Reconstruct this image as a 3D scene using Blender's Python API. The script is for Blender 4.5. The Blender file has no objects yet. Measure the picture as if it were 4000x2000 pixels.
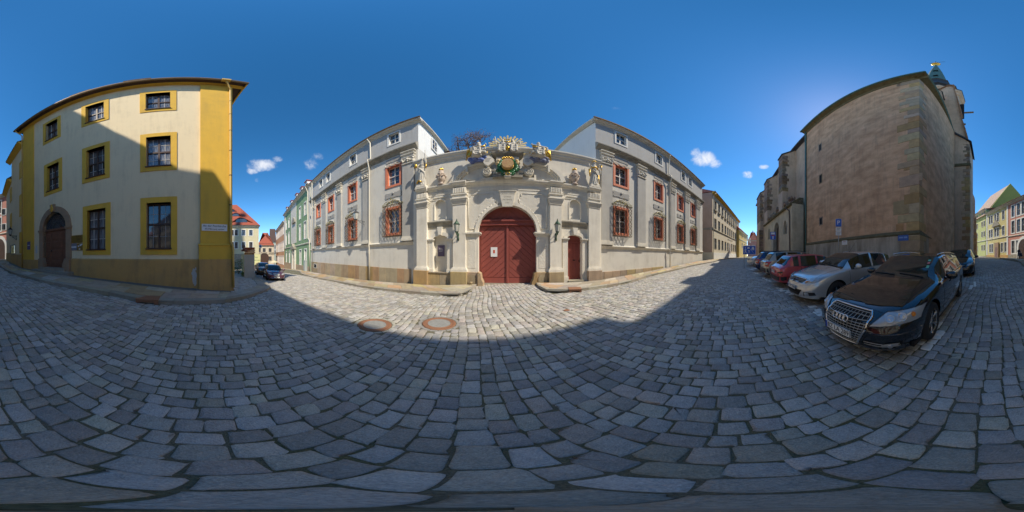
import bpy, bmesh, math, random
import numpy as np
from mathutils import Vector, Matrix, noise
from mathutils.geometry import tessellate_polygon
from mathutils.bvhtree import BVHTree
S = bpy.context.scene
C = S.collection
R = math.radians
sin, cos, tan, pi = math.sin, math.cos, math.tan, math.pi
EH = 1.5                        # height of the tripod head above the street
random.seed(7)
# ------------------------------------------------------------------ camera
cd = bpy.data.cameras.new('camera'); cam = bpy.data.objects.new('camera', cd); C.objects.link(cam)
cd.type = 'PANO'; cd.panorama_type = 'EQUIRECTANGULAR'
cd.clip_start = 0.05; cd.clip_end = 3000
cam.location = (0, 0, EH); cam.rotation_euler = (R(90), 0, 0)
S.camera = cam
# ------------------------------------------------------------------ light
SUN_AZ, SUN_EL = 113.3, 47.6
W = bpy.data.worlds.new('World'); S.world = W; W.use_nodes = True
nt = W.node_tree; nt.nodes.clear()
def N(t, typ, **kw):
    n = t.nodes.new(typ)
    for k, v in kw.items():
        if k.startswith('i_'):
            key = k[2:]
            n.inputs[int(key) if key.isdigit() else key.replace('_', ' ')].default_value = v
        else: setattr(n, k, v)
    return n
sky = N(nt, 'ShaderNodeTexSky', sky_type='NISHITA', sun_disc=False)
sky.sun_elevation = R(SUN_EL); sky.sun_rotation = R(SUN_AZ); sky.air_density = 0.7; sky.dust_density = 0.06; sky.ozone_density = 3.6; sky.altitude = 300
bg = N(nt, 'ShaderNodeBackground', i_Strength=0.137)
out = N(nt, 'ShaderNodeOutputWorld')
tc = N(nt, 'ShaderNodeTexCoord')
# clouds: a few small cumulus, each a soft blob round its direction broken up by noise
CLOUDS = [(1025, 645, 6.2, 2.7, 1.0), (985, 668, 2.6, 1.5, .8), (1085, 622, 2.6, 1.4, .7), (1212, 640, 3.2, 2.6, .55), (1240, 610, 3.0, 1.6, .4),
          (1005, 704, 1.2, 1.2, .5), (2748, 622, 5.0, 3.6, 1.15), (2790, 640, 3.2, 2.0, .9), (2720, 600, 2.6, 2.4, .7), (2920, 683, 2.6, 1.7, 1.0), (2983, 652, 2.2, 1.1, .95), (2400, 425, 3.0, .8, .2), (2832, 582, 2.0, 1.4, .25), (1110, 735, 2.2, 1.2, .2)]
nz = N(nt, 'ShaderNodeTexNoise', i_Scale=17.0, i_Detail=12.0, i_Roughness=0.66, i_Distortion=0.5)
nt.links.new(tc.outputs['Generated'], nz.inputs['Vector'])
sep = N(nt, 'ShaderNodeSeparateXYZ'); nt.links.new(tc.outputs['Generated'], sep.inputs[0])
def M_(t, op, a, b=None, c=None, clamp=False):
    n = N(t, 'ShaderNodeMath', operation=op, use_clamp=clamp)
    for i, v in enumerate((a, b, c)):
        if v is None: continue
        if isinstance(v, (int, float)): n.inputs[i].default_value = v
        else: t.links.new(v, n.inputs[i])
    return n.outputs[0]
az_ = M_(nt, 'ARCTAN2', sep.outputs[0], sep.outputs[1]); el_ = M_(nt, 'ARCSINE', sep.outputs[2])
tot = None
for (px_, py_, ra, re_, st) in CLOUDS:
    a0 = R((px_ - 2000) * .09); e0 = R((1000 - py_) * .09)
    dx = M_(nt, 'MULTIPLY', M_(nt, 'SUBTRACT', az_, a0), 1 / R(ra)); dy = M_(nt, 'MULTIPLY', M_(nt, 'SUBTRACT', el_, e0), 1 / R(re_))
    r2 = M_(nt, 'ADD', M_(nt, 'MULTIPLY', dx, dx), M_(nt, 'MULTIPLY', dy, dy))
    g = M_(nt, 'MULTIPLY', M_(nt, 'MAXIMUM', M_(nt, 'SUBTRACT', 1.0, r2), 0.0), st)
    tot = g if tot is None else M_(nt, 'MAXIMUM', tot, g)
dens = M_(nt, 'ADD', tot, M_(nt, 'MULTIPLY', M_(nt, 'SUBTRACT', nz.outputs['Fac'], 0.5), 2.6))
has = M_(nt, 'GREATER_THAN', tot, 0.001)
mr = N(nt, 'ShaderNodeMapRange', interpolation_type='SMOOTHSTEP', i_1=0.1, i_2=1.55)
nt.links.new(dens, mr.inputs[0])
fac = M_(nt, 'MULTIPLY', M_(nt, 'MULTIPLY', mr.outputs[0], has), M_(nt, 'MULTIPLY', tot, 2.2, clamp=True), clamp=True)
mixc = N(nt, 'ShaderNodeMix', data_type='RGBA'); mixc.inputs['B'].default_value = (2.9, 3.0, 3.25, 1)
nt.links.new(fac, mixc.inputs['Factor'])
hs = N(nt, 'ShaderNodeHueSaturation', i_Saturation=1.28, i_Value=1.0); nt.links.new(sky.outputs[0], hs.inputs['Color'])
tint = N(nt, 'ShaderNodeMix', data_type='RGBA', blend_type='MULTIPLY'); tint.inputs['Factor'].default_value = 1; tint.inputs['B'].default_value = (1.10, .90, .76, 1); nt.links.new(hs.outputs[0], tint.inputs['A']); nt.links.new(tint.outputs['Result'], mixc.inputs['A']); nt.links.new(mixc.outputs['Result'], bg.inputs['Color'])
nt.links.new(bg.outputs[0], out.inputs['Surface'])
sl = bpy.data.lights.new('sun', 'SUN'); sl.energy = 2.4; sl.angle = R(0.6); sl.color = (1.0, .90, .74)
so = bpy.data.objects.new('sun', sl); C.objects.link(so)
SD = Vector((sin(R(SUN_AZ)) * cos(R(SUN_EL)), cos(R(SUN_AZ)) * cos(R(SUN_EL)), sin(R(SUN_EL))))
so.rotation_euler = SD.to_track_quat('Z', 'Y').to_euler(); so.location = (0, 0, 60)
S.view_settings.view_transform = 'Standard'; S.view_settings.look = 'None'; S.view_settings.exposure = 1.2; S.view_settings.gamma = 1
S.cycles.max_bounces = 8; S.cycles.diffuse_bounces = 4; S.cycles.glossy_bounces = 3; S.cycles.caustics_reflective = False; S.cycles.caustics_refractive = False
try: S.cycles.use_denoising = True
except Exception: pass

# ------------------------------------------------------------------ measuring
def ang(x): return R((x - 2000) * .09)
def ele(y): return R((1000 - y) * .09)
class Fr:
    """vertical plane: n = azimuth of its normal seen from the camera (deg), D = distance. (u, w, z): u right, w towards the camera, z world."""
    def __init__(s, n, D, u0=0, zb=0):
        s.n = R(n); s.D = D; s.u0 = u0; s.zb = zb
        s.ud = Vector((cos(s.n), -sin(s.n), 0)); s.nd = Vector((sin(s.n), cos(s.n), 0))
    def uz(s, x, y=1000, w=0.0):
        d = ang(x) - s.n; D = s.D - w
        return D * tan(d), EH + D / cos(d) * tan(ele(y))
    def u(s, x, w=0.0): return s.uz(x, 1000, w)[0]
    def z(s, x, y, w=0.0): return s.uz(x, y, w)[1]
    def P(s, u, w, z): return s.nd * (s.D - w) + s.ud * u + Vector((0, 0, z))
    def L(s, u, w, z): return (u - s.u0, -w, z - s.zb)
    def world_uw(s, x, y):
        v = Vector((x, y, 0)); return v.dot(s.ud), s.D - v.dot(s.nd)
class Flat:
    """plain local frame: u, w(-y), z as they are"""
    u0 = 0; zb = 0
    def L(s, u, w, z): return (u, -w, z)
LOC = Flat()
class World_:
    def L(s, x, y, z): return (x, y, z)
WF = World_()

# ------------------------------------------------------------------ materials
MATS = {}
def mat(name, col, rough=.8, var=.12, scale=1.5, bump=0, bscale=40, metal=0, spec=.5, coat=0, col2=None, blend=.5, rnd=0, attr=False, streak=None, band=None, emit=0, sat=0, grime=0, speck=0, gcol=(.16, .12, .08)):
    if name in MATS: return MATS[name]
    m = bpy.data.materials.new(name); m.use_nodes = True; t = m.node_tree; b = t.nodes['Principled BSDF']
    b.inputs['Roughness'].default_value = rough; b.inputs['Metallic'].default_value = metal
    b.inputs['Specular IOR Level'].default_value = spec
    if coat: b.inputs['Coat Weight'].default_value = coat; b.inputs['Coat Roughness'].default_value = .03
    tc = N(t, 'ShaderNodeTexCoord'); vec = tc.outputs['Object']
    if streak:
        mp = N(t, 'ShaderNodeMapping'); mp.inputs['Scale'].default_value = streak; t.links.new(vec, mp.inputs[0]); vec2 = mp.outputs[0]
    else: vec2 = vec
    n1 = N(t, 'ShaderNodeTexNoise', i_Scale=scale, i_Detail=8.0, i_Roughness=.62); t.links.new(vec2, n1.inputs['Vector'])
    c2 = col2 or tuple(c * .62 for c in col)
    mr = N(t, 'ShaderNodeMapRange', i_1=.5 - .22, i_2=.5 + .22); mr.inputs[3].default_value = 0; mr.inputs[4].default_value = 1
    t.links.new(n1.outputs['Fac'], mr.inputs[0])
    f = M_(t, 'MULTIPLY', mr.outputs[0], var if not col2 else blend * 2, clamp=True)
    mx = N(t, 'ShaderNodeMix', data_type='RGBA'); mx.inputs['A'].default_value = (*col, 1); mx.inputs['B'].default_value = (*c2, 1)
    t.links.new(f, mx.inputs['Factor']); cur = mx.outputs['Result']
    if grime:   # stains running down the wall and blotches
        mp2 = N(t, 'ShaderNodeMapping'); mp2.inputs['Scale'].default_value = (2.2, 2.2, .22); t.links.new(vec, mp2.inputs[0])
        g1_ = N(t, 'ShaderNodeTexNoise', i_Scale=1.6, i_Detail=7.0, i_Roughness=.7); t.links.new(mp2.outputs[0], g1_.inputs['Vector'])
        g2_ = N(t, 'ShaderNodeTexNoise', i_Scale=.7, i_Detail=9.0, i_Roughness=.72); t.links.new(vec, g2_.inputs['Vector'])
        gm = M_(t, 'MULTIPLY', g1_.outputs['Fac'], g2_.outputs['Fac']); gr_ = N(t, 'ShaderNodeMapRange', i_1=.24, i_2=.42); t.links.new(gm, gr_.inputs[0])
        mg = N(t, 'ShaderNodeMix', data_type='RGBA'); t.links.new(M_(t, 'MULTIPLY', gr_.outputs[0], grime), mg.inputs['Factor']); t.links.new(cur, mg.inputs['A']); mg.inputs['B'].default_value = (*gcol, 1); cur = mg.outputs['Result']
    if speck:   # mineral grain
        s1_ = N(t, 'ShaderNodeTexNoise', i_Scale=95.0, i_Detail=3.0, i_Roughness=.8); t.links.new(vec, s1_.inputs['Vector'])
        v0 = M_(t, 'ADD', M_(t, 'MULTIPLY', M_(t, 'SUBTRACT', s1_.outputs['Fac'], .5), speck * 4), 1.0); hs0 = N(t, 'ShaderNodeHueSaturation'); t.links.new(v0, hs0.inputs['Value']); t.links.new(cur, hs0.inputs['Color']); cur = hs0.outputs[0]
    if rnd or attr:
        hsv = N(t, 'ShaderNodeHueSaturation'); t.links.new(cur, hsv.inputs['Color'])
        oi = N(t, 'ShaderNodeObjectInfo'); src = oi.outputs['Random']
        if attr:
            at = N(t, 'ShaderNodeAttribute', attribute_name='rnd'); src = M_(t, 'FRACT', M_(t, 'ADD', src, at.outputs['Fac']))
        v = M_(t, 'ADD', M_(t, 'MULTIPLY', src, 2 * rnd), 1 - rnd); t.links.new(v, hsv.inputs['Value'])
        s2 = M_(t, 'FRACT', M_(t, 'MULTIPLY', src, 7.31))
        v2 = M_(t, 'ADD', M_(t, 'MULTIPLY', s2, sat * 2), 1 - sat); t.links.new(v2, hsv.inputs['Saturation'])
        h = M_(t, 'ADD', M_(t, 'MULTIPLY', M_(t, 'FRACT', M_(t, 'MULTIPLY', src, 13.7)), sat * .12), .5 - sat * .06); t.links.new(h, hsv.inputs['Hue'])
        cur = hsv.outputs[0]
    t.links.new(cur, b.inputs['Base Color'])
    if bump:
        n2 = N(t, 'ShaderNodeTexNoise', i_Scale=bscale, i_Detail=6.0, i_Roughness=.6); t.links.new(vec, n2.inputs['Vector'])
        bp = N(t, 'ShaderNodeBump', i_Strength=min(1, bump), i_Distance=.02); t.links.new(n2.outputs['Fac'], bp.inputs['Height']); t.links.new(bp.outputs[0], b.inputs['Normal'])
    if emit: b.inputs['Emission Color'].default_value = (*col, 1); b.inputs['Emission Strength'].default_value = emit
    MATS[name] = m; return m
def plain(name, col, rough=.5, metal=0, coat=0, spec=.5): return mat(name, col, rough, .06, 3, metal=metal, coat=coat, spec=spec)
def glassmat(name, col=(.03, .035, .04), rough=.04, spec=.9):
    return mat(name, col, rough, .35, .7, spec=spec, bump=0, rnd=.75 if 'window' in name else 0)

# ------------------------------------------------------------------ mesh builder
class MB:
    def __init__(s, fr=LOC): s.v = []; s.f = []; s.fr = fr; s.sm = []
    def add(s, vs, fs, smooth=False):
        n = len(s.v); s.v += [s.fr.L(*p) for p in vs]; s.f += [tuple(i + n for i in f) for f in fs]; s.sm += [smooth] * len(fs); return s
    def box(s, u0, u1, w0, w1, z0, z1, ch=0):
        if u0 > u1: u0, u1 = u1, u0
        if w0 > w1: w0, w1 = w1, w0
        if z0 > z1: z0, z1 = z1, z0
        if ch:
            vs = [(u0, w0, z0), (u1, w0, z0), (u1, w0, z1), (u0, w0, z1), (u0, w1 - ch, z0), (u1, w1 - ch, z0), (u1, w1 - ch, z1), (u0, w1 - ch, z1),
                  (u0 + ch, w1, z0 + ch), (u1 - ch, w1, z0 + ch), (u1 - ch, w1, z1 - ch), (u0 + ch, w1, z1 - ch)]
            fs = [(0, 3, 2, 1)] + [(i, (i + 1) % 4, (i + 1) % 4 + 4, i + 4) for i in range(4)] + [(i + 4, (i + 1) % 4 + 4, (i + 1) % 4 + 8, i + 8) for i in range(4)] + [(8, 9, 10, 11)]
            return s.add(vs, fs)
        vs = [(u0, w0, z0), (u1, w0, z0), (u1, w1, z0), (u0, w1, z0), (u0, w0, z1), (u1, w0, z1), (u1, w1, z1), (u0, w1, z1)]
        return s.add(vs, [(0, 1, 2, 3), (4, 7, 6, 5), (0, 4, 5, 1), (1, 5, 6, 2), (2, 6, 7, 3), (3, 7, 4, 0)])
    def hexa(s, p):   # 8 points, bottom 4 then top 4
        return s.add(p, [(0, 3, 2, 1), (4, 5, 6, 7), (0, 1, 5, 4), (1, 2, 6, 5), (2, 3, 7, 6), (3, 0, 4, 7)])
    def prism(s, poly, w0, w1, holes=()):    # polygon in (u,z), extruded along w
        loops = [list(poly)] + [list(h) for h in holes]
        tri = tessellate_polygon([[Vector((a, b, 0)) for a, b in lp] for lp in loops])
        pts = [p for lp in loops for p in lp]; n = len(pts)
        s.add([(a, w1, b) for a, b in pts] + [(a, w0, b) for a, b in pts], [tuple(t) for t in tri] + [tuple(i + n for i in reversed(t)) for t in tri])
        for lp in loops:
            m = len(lp); s.add([(a, w1, b) for a, b in lp] + [(a, w0, b) for a, b in lp], [(i, (i + 1) % m, (i + 1) % m + m, i + m) for i in range(m)])
        return s
    def wall(s, u0, u1, z0, z1, w, holes=(), depth=0):   # front face with rectangular holes; reveals of given depth
        us = sorted({u0, u1, *[h[0] for h in holes], *[h[1] for h in holes]}); zs = sorted({z0, z1, *[h[2] for h in holes], *[h[3] for h in holes]})
        us = [a for a in us if u0 <= a <= u1]; zs = [a for a in zs if z0 <= a <= z1]
        for a, b in zip(us, us[1:]):
            for c, d in zip(zs, zs[1:]):
                m, q = (a + b) / 2, (c + d) / 2
                if any(h[0] < m < h[1] and h[2] < q < h[3] for h in holes): continue
                s.add([(a, w, c), (b, w, c), (b, w, d), (a, w, d)], [(0, 1, 2, 3)])
        if depth:
            for h in holes:
                a, b, c, d = h
                s.add([(a, w, c), (b, w, c), (b, w, d), (a, w, d), (a, w - depth, c), (b, w - depth, c), (b, w - depth, d), (a, w - depth, d)], [(0, 1, 5, 4), (1, 2, 6, 5), (2, 3, 7, 6), (3, 0, 4, 7)])
        return s
    def tube(s, pts, r, n=8, cap=True, smooth=True):
        pts = [Vector(p) for p in pts]; rs = r if isinstance(r, (list, tuple)) else [r] * len(pts); vs = []; fs = []
        up = Vector((0, 0, 1))
        for i, p in enumerate(pts):
            d = (pts[min(i + 1, len(pts) - 1)] - pts[max(i - 1, 0)]).normalized()
            a = d.cross(up if abs(d.z) < .95 else Vector((1, 0, 0))).normalized(); b = d.cross(a)
            for k in range(n):
                t = 2 * pi * k / n; vs.append(tuple(p + (a * cos(t) + b * sin(t)) * rs[i]))
        for i in range(len(pts) - 1):
            for k in range(n): fs.append((i * n + k, i * n + (k + 1) % n, (i + 1) * n + (k + 1) % n, (i + 1) * n + k))
        if cap: fs.append(tuple(range(n))); fs.append(tuple(reversed(range((len(pts) - 1) * n, len(pts) * n))))
        return s.add(vs, fs, smooth)
    def lathe(s, c, prof, n=16, smooth=True, sq=None):   # prof [(r,z)], centre (u,w)
        vs = []; fs = []
        for r, z in prof:
            for k in range(n):
                t = 2 * pi * k / n + (pi / n if sq else 0); vs.append((c[0] + r * cos(t), c[1] + r * sin(t), z + (c[2] if len(c) > 2 else 0)))
        m = len(prof)
        for i in range(m - 1):
            for k in range(n): fs.append((i * n + k, i * n + (k + 1) % n, (i + 1) * n + (k + 1) % n, (i + 1) * n + k))
        fs.append(tuple(reversed(range(n)))); fs.append(tuple(range((m - 1) * n, m * n)))
        return s.add(vs, fs, smooth)
    def ball(s, c, r, n=8, m=6):
        rx, ry, rz = r if isinstance(r, (tuple, list)) else (r, r, r); vs = [(c[0], c[1], c[2] - rz)]; fs = []
        for i in range(1, m):
            t = -pi / 2 + pi * i / m
            for k in range(n): vs.append((c[0] + rx * cos(t) * cos(2 * pi * k / n), c[1] + ry * cos(t) * sin(2 * pi * k / n), c[2] + rz * sin(t)))
        vs.append((c[0], c[1], c[2] + rz)); e = len(vs) - 1
        for k in range(n):
            fs.append((0, 1 + (k + 1) % n, 1 + k)); fs.append((e, e - n + k, e - n + (k + 1) % n))
            for i in range(m - 2): a = 1 + i * n; fs.append((a + k, a + (k + 1) % n, a + n + (k + 1) % n, a + n + k))
        return s.add(vs, fs, True)
    def mould(s, u0, u1, z0, prof, w0=0, endcap=True):  # moulding run along u; prof [(w,z)] outline rising, relative
        vs = [(u0, w0 + a, z0 + b) for a, b in prof] + [(u1, w0 + a, z0 + b) for a, b in prof]; n = len(prof)
        fs = [(i, i + n, i + n + 1, i + 1) for i in range(n - 1)]
        s.add(vs, fs)
        if endcap:
            zt = prof[-1][1]; zb = prof[0][1]; wb = min(p[0] for p in prof) - .001
            for u in (u0, u1): s.add([(u, w0 + a, z0 + b) for a, b in prof] + [(u, w0 + wb, z0 + zt), (u, w0 + wb, z0 + zb)], [tuple(range(n + 2))])
        return s
    def mesh(s, name):
        me = bpy.data.meshes.new(name); me.from_pydata(s.v, [], s.f)
        me.polygons.foreach_set('use_smooth', s.sm)
        return me
    def build(s, name, m, parent=None, loc=None, fix=True):
        me = s.mesh(name)
        if fix:
            bm = bmesh.new(); bm.from_mesh(me); bmesh.ops.recalc_face_normals(bm, faces=bm.faces); bm.to_mesh(me); bm.free()
        me.materials.append(m)
        return link(name, me, parent, loc)
def link(name, me, parent=None, loc=None, rot=None):
    o = bpy.data.objects.new(name, me); C.objects.link(o)
    if parent: o.parent = parent
    if loc is not None: o.location = loc
    if rot is not None: o.rotation_euler = rot
    return o
def tag(o, label=None, cat=None, group=None, kind=None):
    if label: o['label'] = label
    if cat: o['category'] = cat
    if group: o['group'] = group
    if kind: o['kind'] = kind
    return o
def empty(name, loc, rz=0, label=None, cat=None, group=None):
    o = bpy.data.objects.new(name, None); C.objects.link(o); o.location = loc; o.rotation_euler = (0, 0, rz); o.empty_display_size = .3
    return tag(o, label, cat, group)
KIDS = {}
def children(o): return [c for c in C.objects if c.parent == o]
def copy_tree(o, parent=None, kids=None):
    if kids is None:
        kids = {}
        for c in C.objects:
            if c.parent: kids.setdefault(c.parent.name, []).append(c)
    c = o.copy(); C.objects.link(c)
    if parent: c.parent = parent
    for ch in kids.get(o.name, []): copy_tree(ch, c, kids)
    return c
def building(name, fr, label, cat='building', group=None):
    return empty(name, fr.P(fr.u0, 0, fr.zb), -fr.n, label, cat, group)
def text_mesh(s, size=.1, depth=.002, align='CENTER'):
    cu = bpy.data.curves.new('t', 'FONT'); cu.body = s; cu.size = size; cu.extrude = depth; cu.align_x = align; cu.align_y = 'CENTER'; cu.resolution_u = 2
    o = bpy.data.objects.new('t', cu); C.objects.link(o); bpy.context.view_layer.update()
    me = bpy.data.meshes.new_from_object(o.evaluated_get(bpy.context.evaluated_depsgraph_get())); bpy.data.objects.remove(o); return me
def text_on(fr, s, u, w, z, size, m, parent, name='lettering', rotx=pi / 2):
    me = text_mesh(s, size); me.materials.clear(); me.materials.append(m)
    return link(name, me, parent, fr.L(u, w, z), (rotx, 0, 0))

# ------------------------------------------------------------------ ground surface (thin plate spline through surveyed points)
def base_pt(n, D, x, y, dz):
    f = Fr(n, D); u, z = f.uz(x, y); p = f.P(u, 0, 0); return (p.x, p.y, z - EH + dz)
NW, DW = -2.0, 8.9
NY, DY = -114.9, 6.8
NG, DG = -1.4, 8.6
NF, DF = -.8, 9.0
NGR, DGR = -.25, 8.8
GP = [(0, 0, -1.5), base_pt(NW, DW, 1217, 1060, -.12), base_pt(NW, DW, 1607, 1104, -.12), base_pt(NW, DW, 2346, 1087, -.12), base_pt(NW, DW, 2737, 1017, -.12),
      base_pt(NG, DG, 2000, 1110, 0), base_pt(NY, DY, 905, 1130, -.12), base_pt(NY, DY, 581, 1105, -.12), base_pt(NY, DY, 276, 1070, -.12), base_pt(NY, DY, 93, 1045.5, -.12),
      base_pt(NGR, DGR, 1111, 1048, -.12), base_pt(NF, DF, 2783, 1012.5, -.12), base_pt(NF, DF, 2887, 1004.7, -.1),
      (3.2, -8.6, -1.12), (2.13, -4.97, -1.34), (3.3, -31.8, -.4), (6.9, -30, -.35), (-1.1, -15.5, -.75), (-13.6, -.7, -1.95), (-14.4, 1.9, -2.15), (-40, -5, -3.2), (17, -4, -.98), (5.2, -6.9, -1.2),
      (11, 2, -1.16), (6, 1, -1.33), (30, 0, -.6), (60, 2, -.35), (-75, 5, -4.9), (-80, -30, -4), (0, -60, .3), (60, -60, .3), (0, 50, -1.5), (60, 50, -.6), (-60, 50, -4), (-50, -50, -2.5)]
GP = np.array(GP, float)
def _phi(r2): return np.where(r2 > 1e-12, r2 * np.log(r2 + 1e-12) * .5, 0)
_n = len(GP); _K = _phi(((GP[:, None, :2] - GP[None, :, :2]) ** 2).sum(-1)) + np.eye(_n) * 2.0
_Pm = np.c_[np.ones(_n), GP[:, :2]]; _A = np.zeros((_n + 3, _n + 3)); _A[:_n, :_n] = _K; _A[:_n, _n:] = _Pm; _A[_n:, :_n] = _Pm.T
_w = np.linalg.solve(_A, np.r_[GP[:, 2], 0, 0, 0])
def gzv(X, Y):
    X = np.asarray(X, float); Y = np.asarray(Y, float); sh = X.shape; X = np.clip(X.ravel(), -85, 70); Y = np.clip(Y.ravel(), -60, 55)
    Q = np.c_[X, Y]; r2 = ((Q[:, None, :] - GP[None, :, :2]) ** 2).sum(-1)
    return (EH + _phi(r2) @ _w[:_n] + _w[_n] + Q @ _w[_n + 1:]).reshape(sh)
def gz(x, y): return float(gzv(np.array([x]), np.array([y]))[0])
def G(x, y, dz=0):   # the street point seen at photo pixel (x, y)
    a, t = ang(x), tan(-ele(y)); d = EH / t
    for _ in range(25):
        z = gz(d * sin(a), d * cos(a)) + dz; d = d * .4 + .6 * max(.3, (EH - z) / t)
    return Vector((d * sin(a), d * cos(a), gz(d * sin(a), d * cos(a))))
def at(azd, d): return Vector((d * sin(R(azd)), d * cos(R(azd)), gz(d * sin(R(azd)), d * cos(R(azd)))))
E_ = Vector((sin(R(76.7)), cos(R(76.7)), 0)); P_ = Vector((sin(R(166.7)), cos(R(166.7)), 0))
# ------------------------------------------------------------------ materials of the place
m_joint = mat('joint_bed', (.19, .165, .13), .95, 1, 1.6, bump=1, bscale=70, col2=(.10, .105, .04), blend=.5, speck=.6)
m_cob = mat('cobble', (.45, .425, .385), .66, .8, 11, bump=1.0, bscale=38, speck=.38, rnd=.27, attr=True, sat=.6, col2=(.32, .30, .265), blend=.5)
m_cobw = mat('painted_cobble', (.85, .84, .78), .6, 1, 25, bump=.3, bscale=60, col2=(.5, .5, .47), blend=.15)
m_slab = mat('sandstone_slab', (.46, .375, .25), .85, .8, 3, grime=.45, speck=.12, bump=.5, bscale=45, rnd=.22, sat=.45, col2=(.33, .27, .2), blend=.3)
m_kerb = mat('kerb_stone', (.38, .34, .27), .85, .8, 5, bump=.4, bscale=40, rnd=.15, sat=.3)
m_mos = mat('small_paving', (.2, .19, .17), .9, 1, 22, bump=.9, bscale=30, col2=(.1, .1, .09), blend=.4)
m_iron = mat('rusty_iron', (.33, .16, .09), .75, 1, 14, bump=.5, bscale=60, metal=.3, col2=(.28, .15, .09), blend=.4)
m_conc = mat('concrete', (.3, .3, .28), .9, 1, 12, bump=.6, bscale=50, col2=(.18, .18, .17), blend=.4)
m_earth = mat('ground_earth', (.14, .135, .12), .95, 1, 6, bump=.5)
# ------------------------------------------------------------------ ground sheet to the horizon
def grid_sheet(name, xs, ys, dz, m, kind='structure'):
    X, Y = np.meshgrid(xs, ys); Z = gzv(X, Y) + dz; nx, ny = len(xs), len(ys)
    v = np.c_[X.ravel(), Y.ravel(), Z.ravel()]; idx = np.arange(nx * ny).reshape(ny, nx)
    f = np.c_[idx[:-1, :-1].ravel(), idx[:-1, 1:].ravel(), idx[1:, 1:].ravel(), idx[1:, :-1].ravel()]
    me = bpy.data.meshes.new(name); me.from_pydata(v.tolist(), [], f.tolist()); me.polygons.foreach_set('use_smooth', [True] * len(f)); me.materials.append(m)
    o = link(name, me); return tag(o, kind=kind)
xs = np.concatenate([np.linspace(-900, -100, 9), np.linspace(-90, -22, 35), np.linspace(-20, 20, 81), np.linspace(22, 80, 30), np.linspace(100, 900, 9)])
ys = np.concatenate([np.linspace(-900, -80, 9), np.linspace(-70, -22, 25), np.linspace(-20, 20, 81), np.linspace(22, 60, 20), np.linspace(100, 900, 9)])
ground = grid_sheet('ground', xs, ys, -.0115, m_joint)
# ------------------------------------------------------------------ kerb lines
def V2(p): return (p[0], p[1])
gate_f = Fr(NG, DG); wing_f = Fr(NW, DW); yel_f = Fr(NY, DY)
KL = [(-80, 7.6), (-52, 6.9), (-34, 6.75), (-24, 6.55)] + [V2(G(*q)) for q in [(1180, 1074), (1310, 1102), (1454, 1130), (1550, 1141.5), (1695, 1154), (1780, 1159)]]
KLc = [V2(G(1812, 1156)), V2(G(1838, 1140)), V2(G(1862, 1117))]
WL = [(-80, 9.6), (-52, 8.55), (-34, 8.6), (-24, 8.05)] + [V2(wing_f.P(u, .02, 0)) for u in (-19, -12.5, -8, -6.4)] + [V2(gate_f.P(-4.5, .33, 0)), V2(gate_f.P(-2.2, .33, 0))]
KR = [V2(G(*q)) for q in [(2125, 1140), (2167, 1147), (2272, 1137), (2450, 1108), (2533, 1081), (2700, 1041), (2795, 1023)]] + [(24, 7.7), (40, 7.9), (58, 8.1)]
WR = [V2(gate_f.P(1.7, .33, 0)), V2(gate_f.P(2.6, .33, 0)), V2(gate_f.P(4.6, .33, 0)), V2(wing_f.P(7.2, .02, 0)), V2(wing_f.P(10.5, .02, 0)), V2(wing_f.P(16, .02, 0)), V2(wing_f.P(20, .02, 0)), (25, 9.3), (40, 9.55), (58, 9.75)]
KY = [V2(G(*q)) for q in [(3905, 1010), (3962, 1015.5), (3985, 1027), (0, 1041.6), (42.7, 1069), (93, 1084), (194, 1111), (310, 1133), (388, 1146), (500, 1168), (581, 1187), (682, 1190), (783, 1188), (880, 1183)]]
KY2 = [V2(G(*q)) for q in [(880, 1183), (940, 1173), (985, 1159), (1030, 1143), (1060, 1130), (1050, 1114), (1029, 1101), (1001, 1078)]] + [(-22, -.6), (-40, -1.5)]
WY = [(4, -32.2), (2.5, -29), (-.8, -22), (-1.35, -17.5), (-1.11, -15.4), (-1.75, -12.3)] + [V2(yel_f.P(yel_f.u(q), .03, 0)) for q in (150, 300, 400, 500, 590, 690, 790, 903)]
def resample(pl, n):
    pl = [Vector((p[0], p[1])) for p in pl]; L = [0]
    for a, b in zip(pl, pl[1:]): L.append(L[-1] + (b - a).length)
    o = []
    for i in range(n):
        t = L[-1] * i / (n - 1); k = max(0, min(len(pl) - 2, next((j for j in range(len(L) - 1) if L[j + 1] >= t), len(pl) - 2)))
        o.append(pl[k].lerp(pl[k + 1], (t - L[k]) / max(1e-6, L[k + 1] - L[k])))
    return o, L[-1]
def slab_obj(name, c4, z4, m, parent, h=.14, top=.0):
    c = sum(c4, Vector((0, 0))) / 4; zc = sum(z4) / 4; g = .006; ch = .012
    vs = []
    for q, z in zip(c4, z4):
        d = (c - q).normalized(); a = q + d * g; b = q + d * (g + ch)
        vs.append([(a.x - c.x, a.y - c.y, z - h - zc), (a.x - c.x, a.y - c.y, z - .008 + top - zc), (b.x - c.x, b.y - c.y, z + top - zc)])
    v = [q[k] for k in range(3) for q in vs]
    f = [(k * 4 + i, k * 4 + (i + 1) % 4, k * 4 + 4 + (i + 1) % 4, k * 4 + 4 + i) for k in range(2) for i in range(4)] + [(8, 9, 10, 11)]
    me = bpy.data.meshes.new(name); me.from_pydata(v, [], f); me.materials.append(m)
    return link(name, me, parent, (c.x, c.y, zc))
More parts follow.
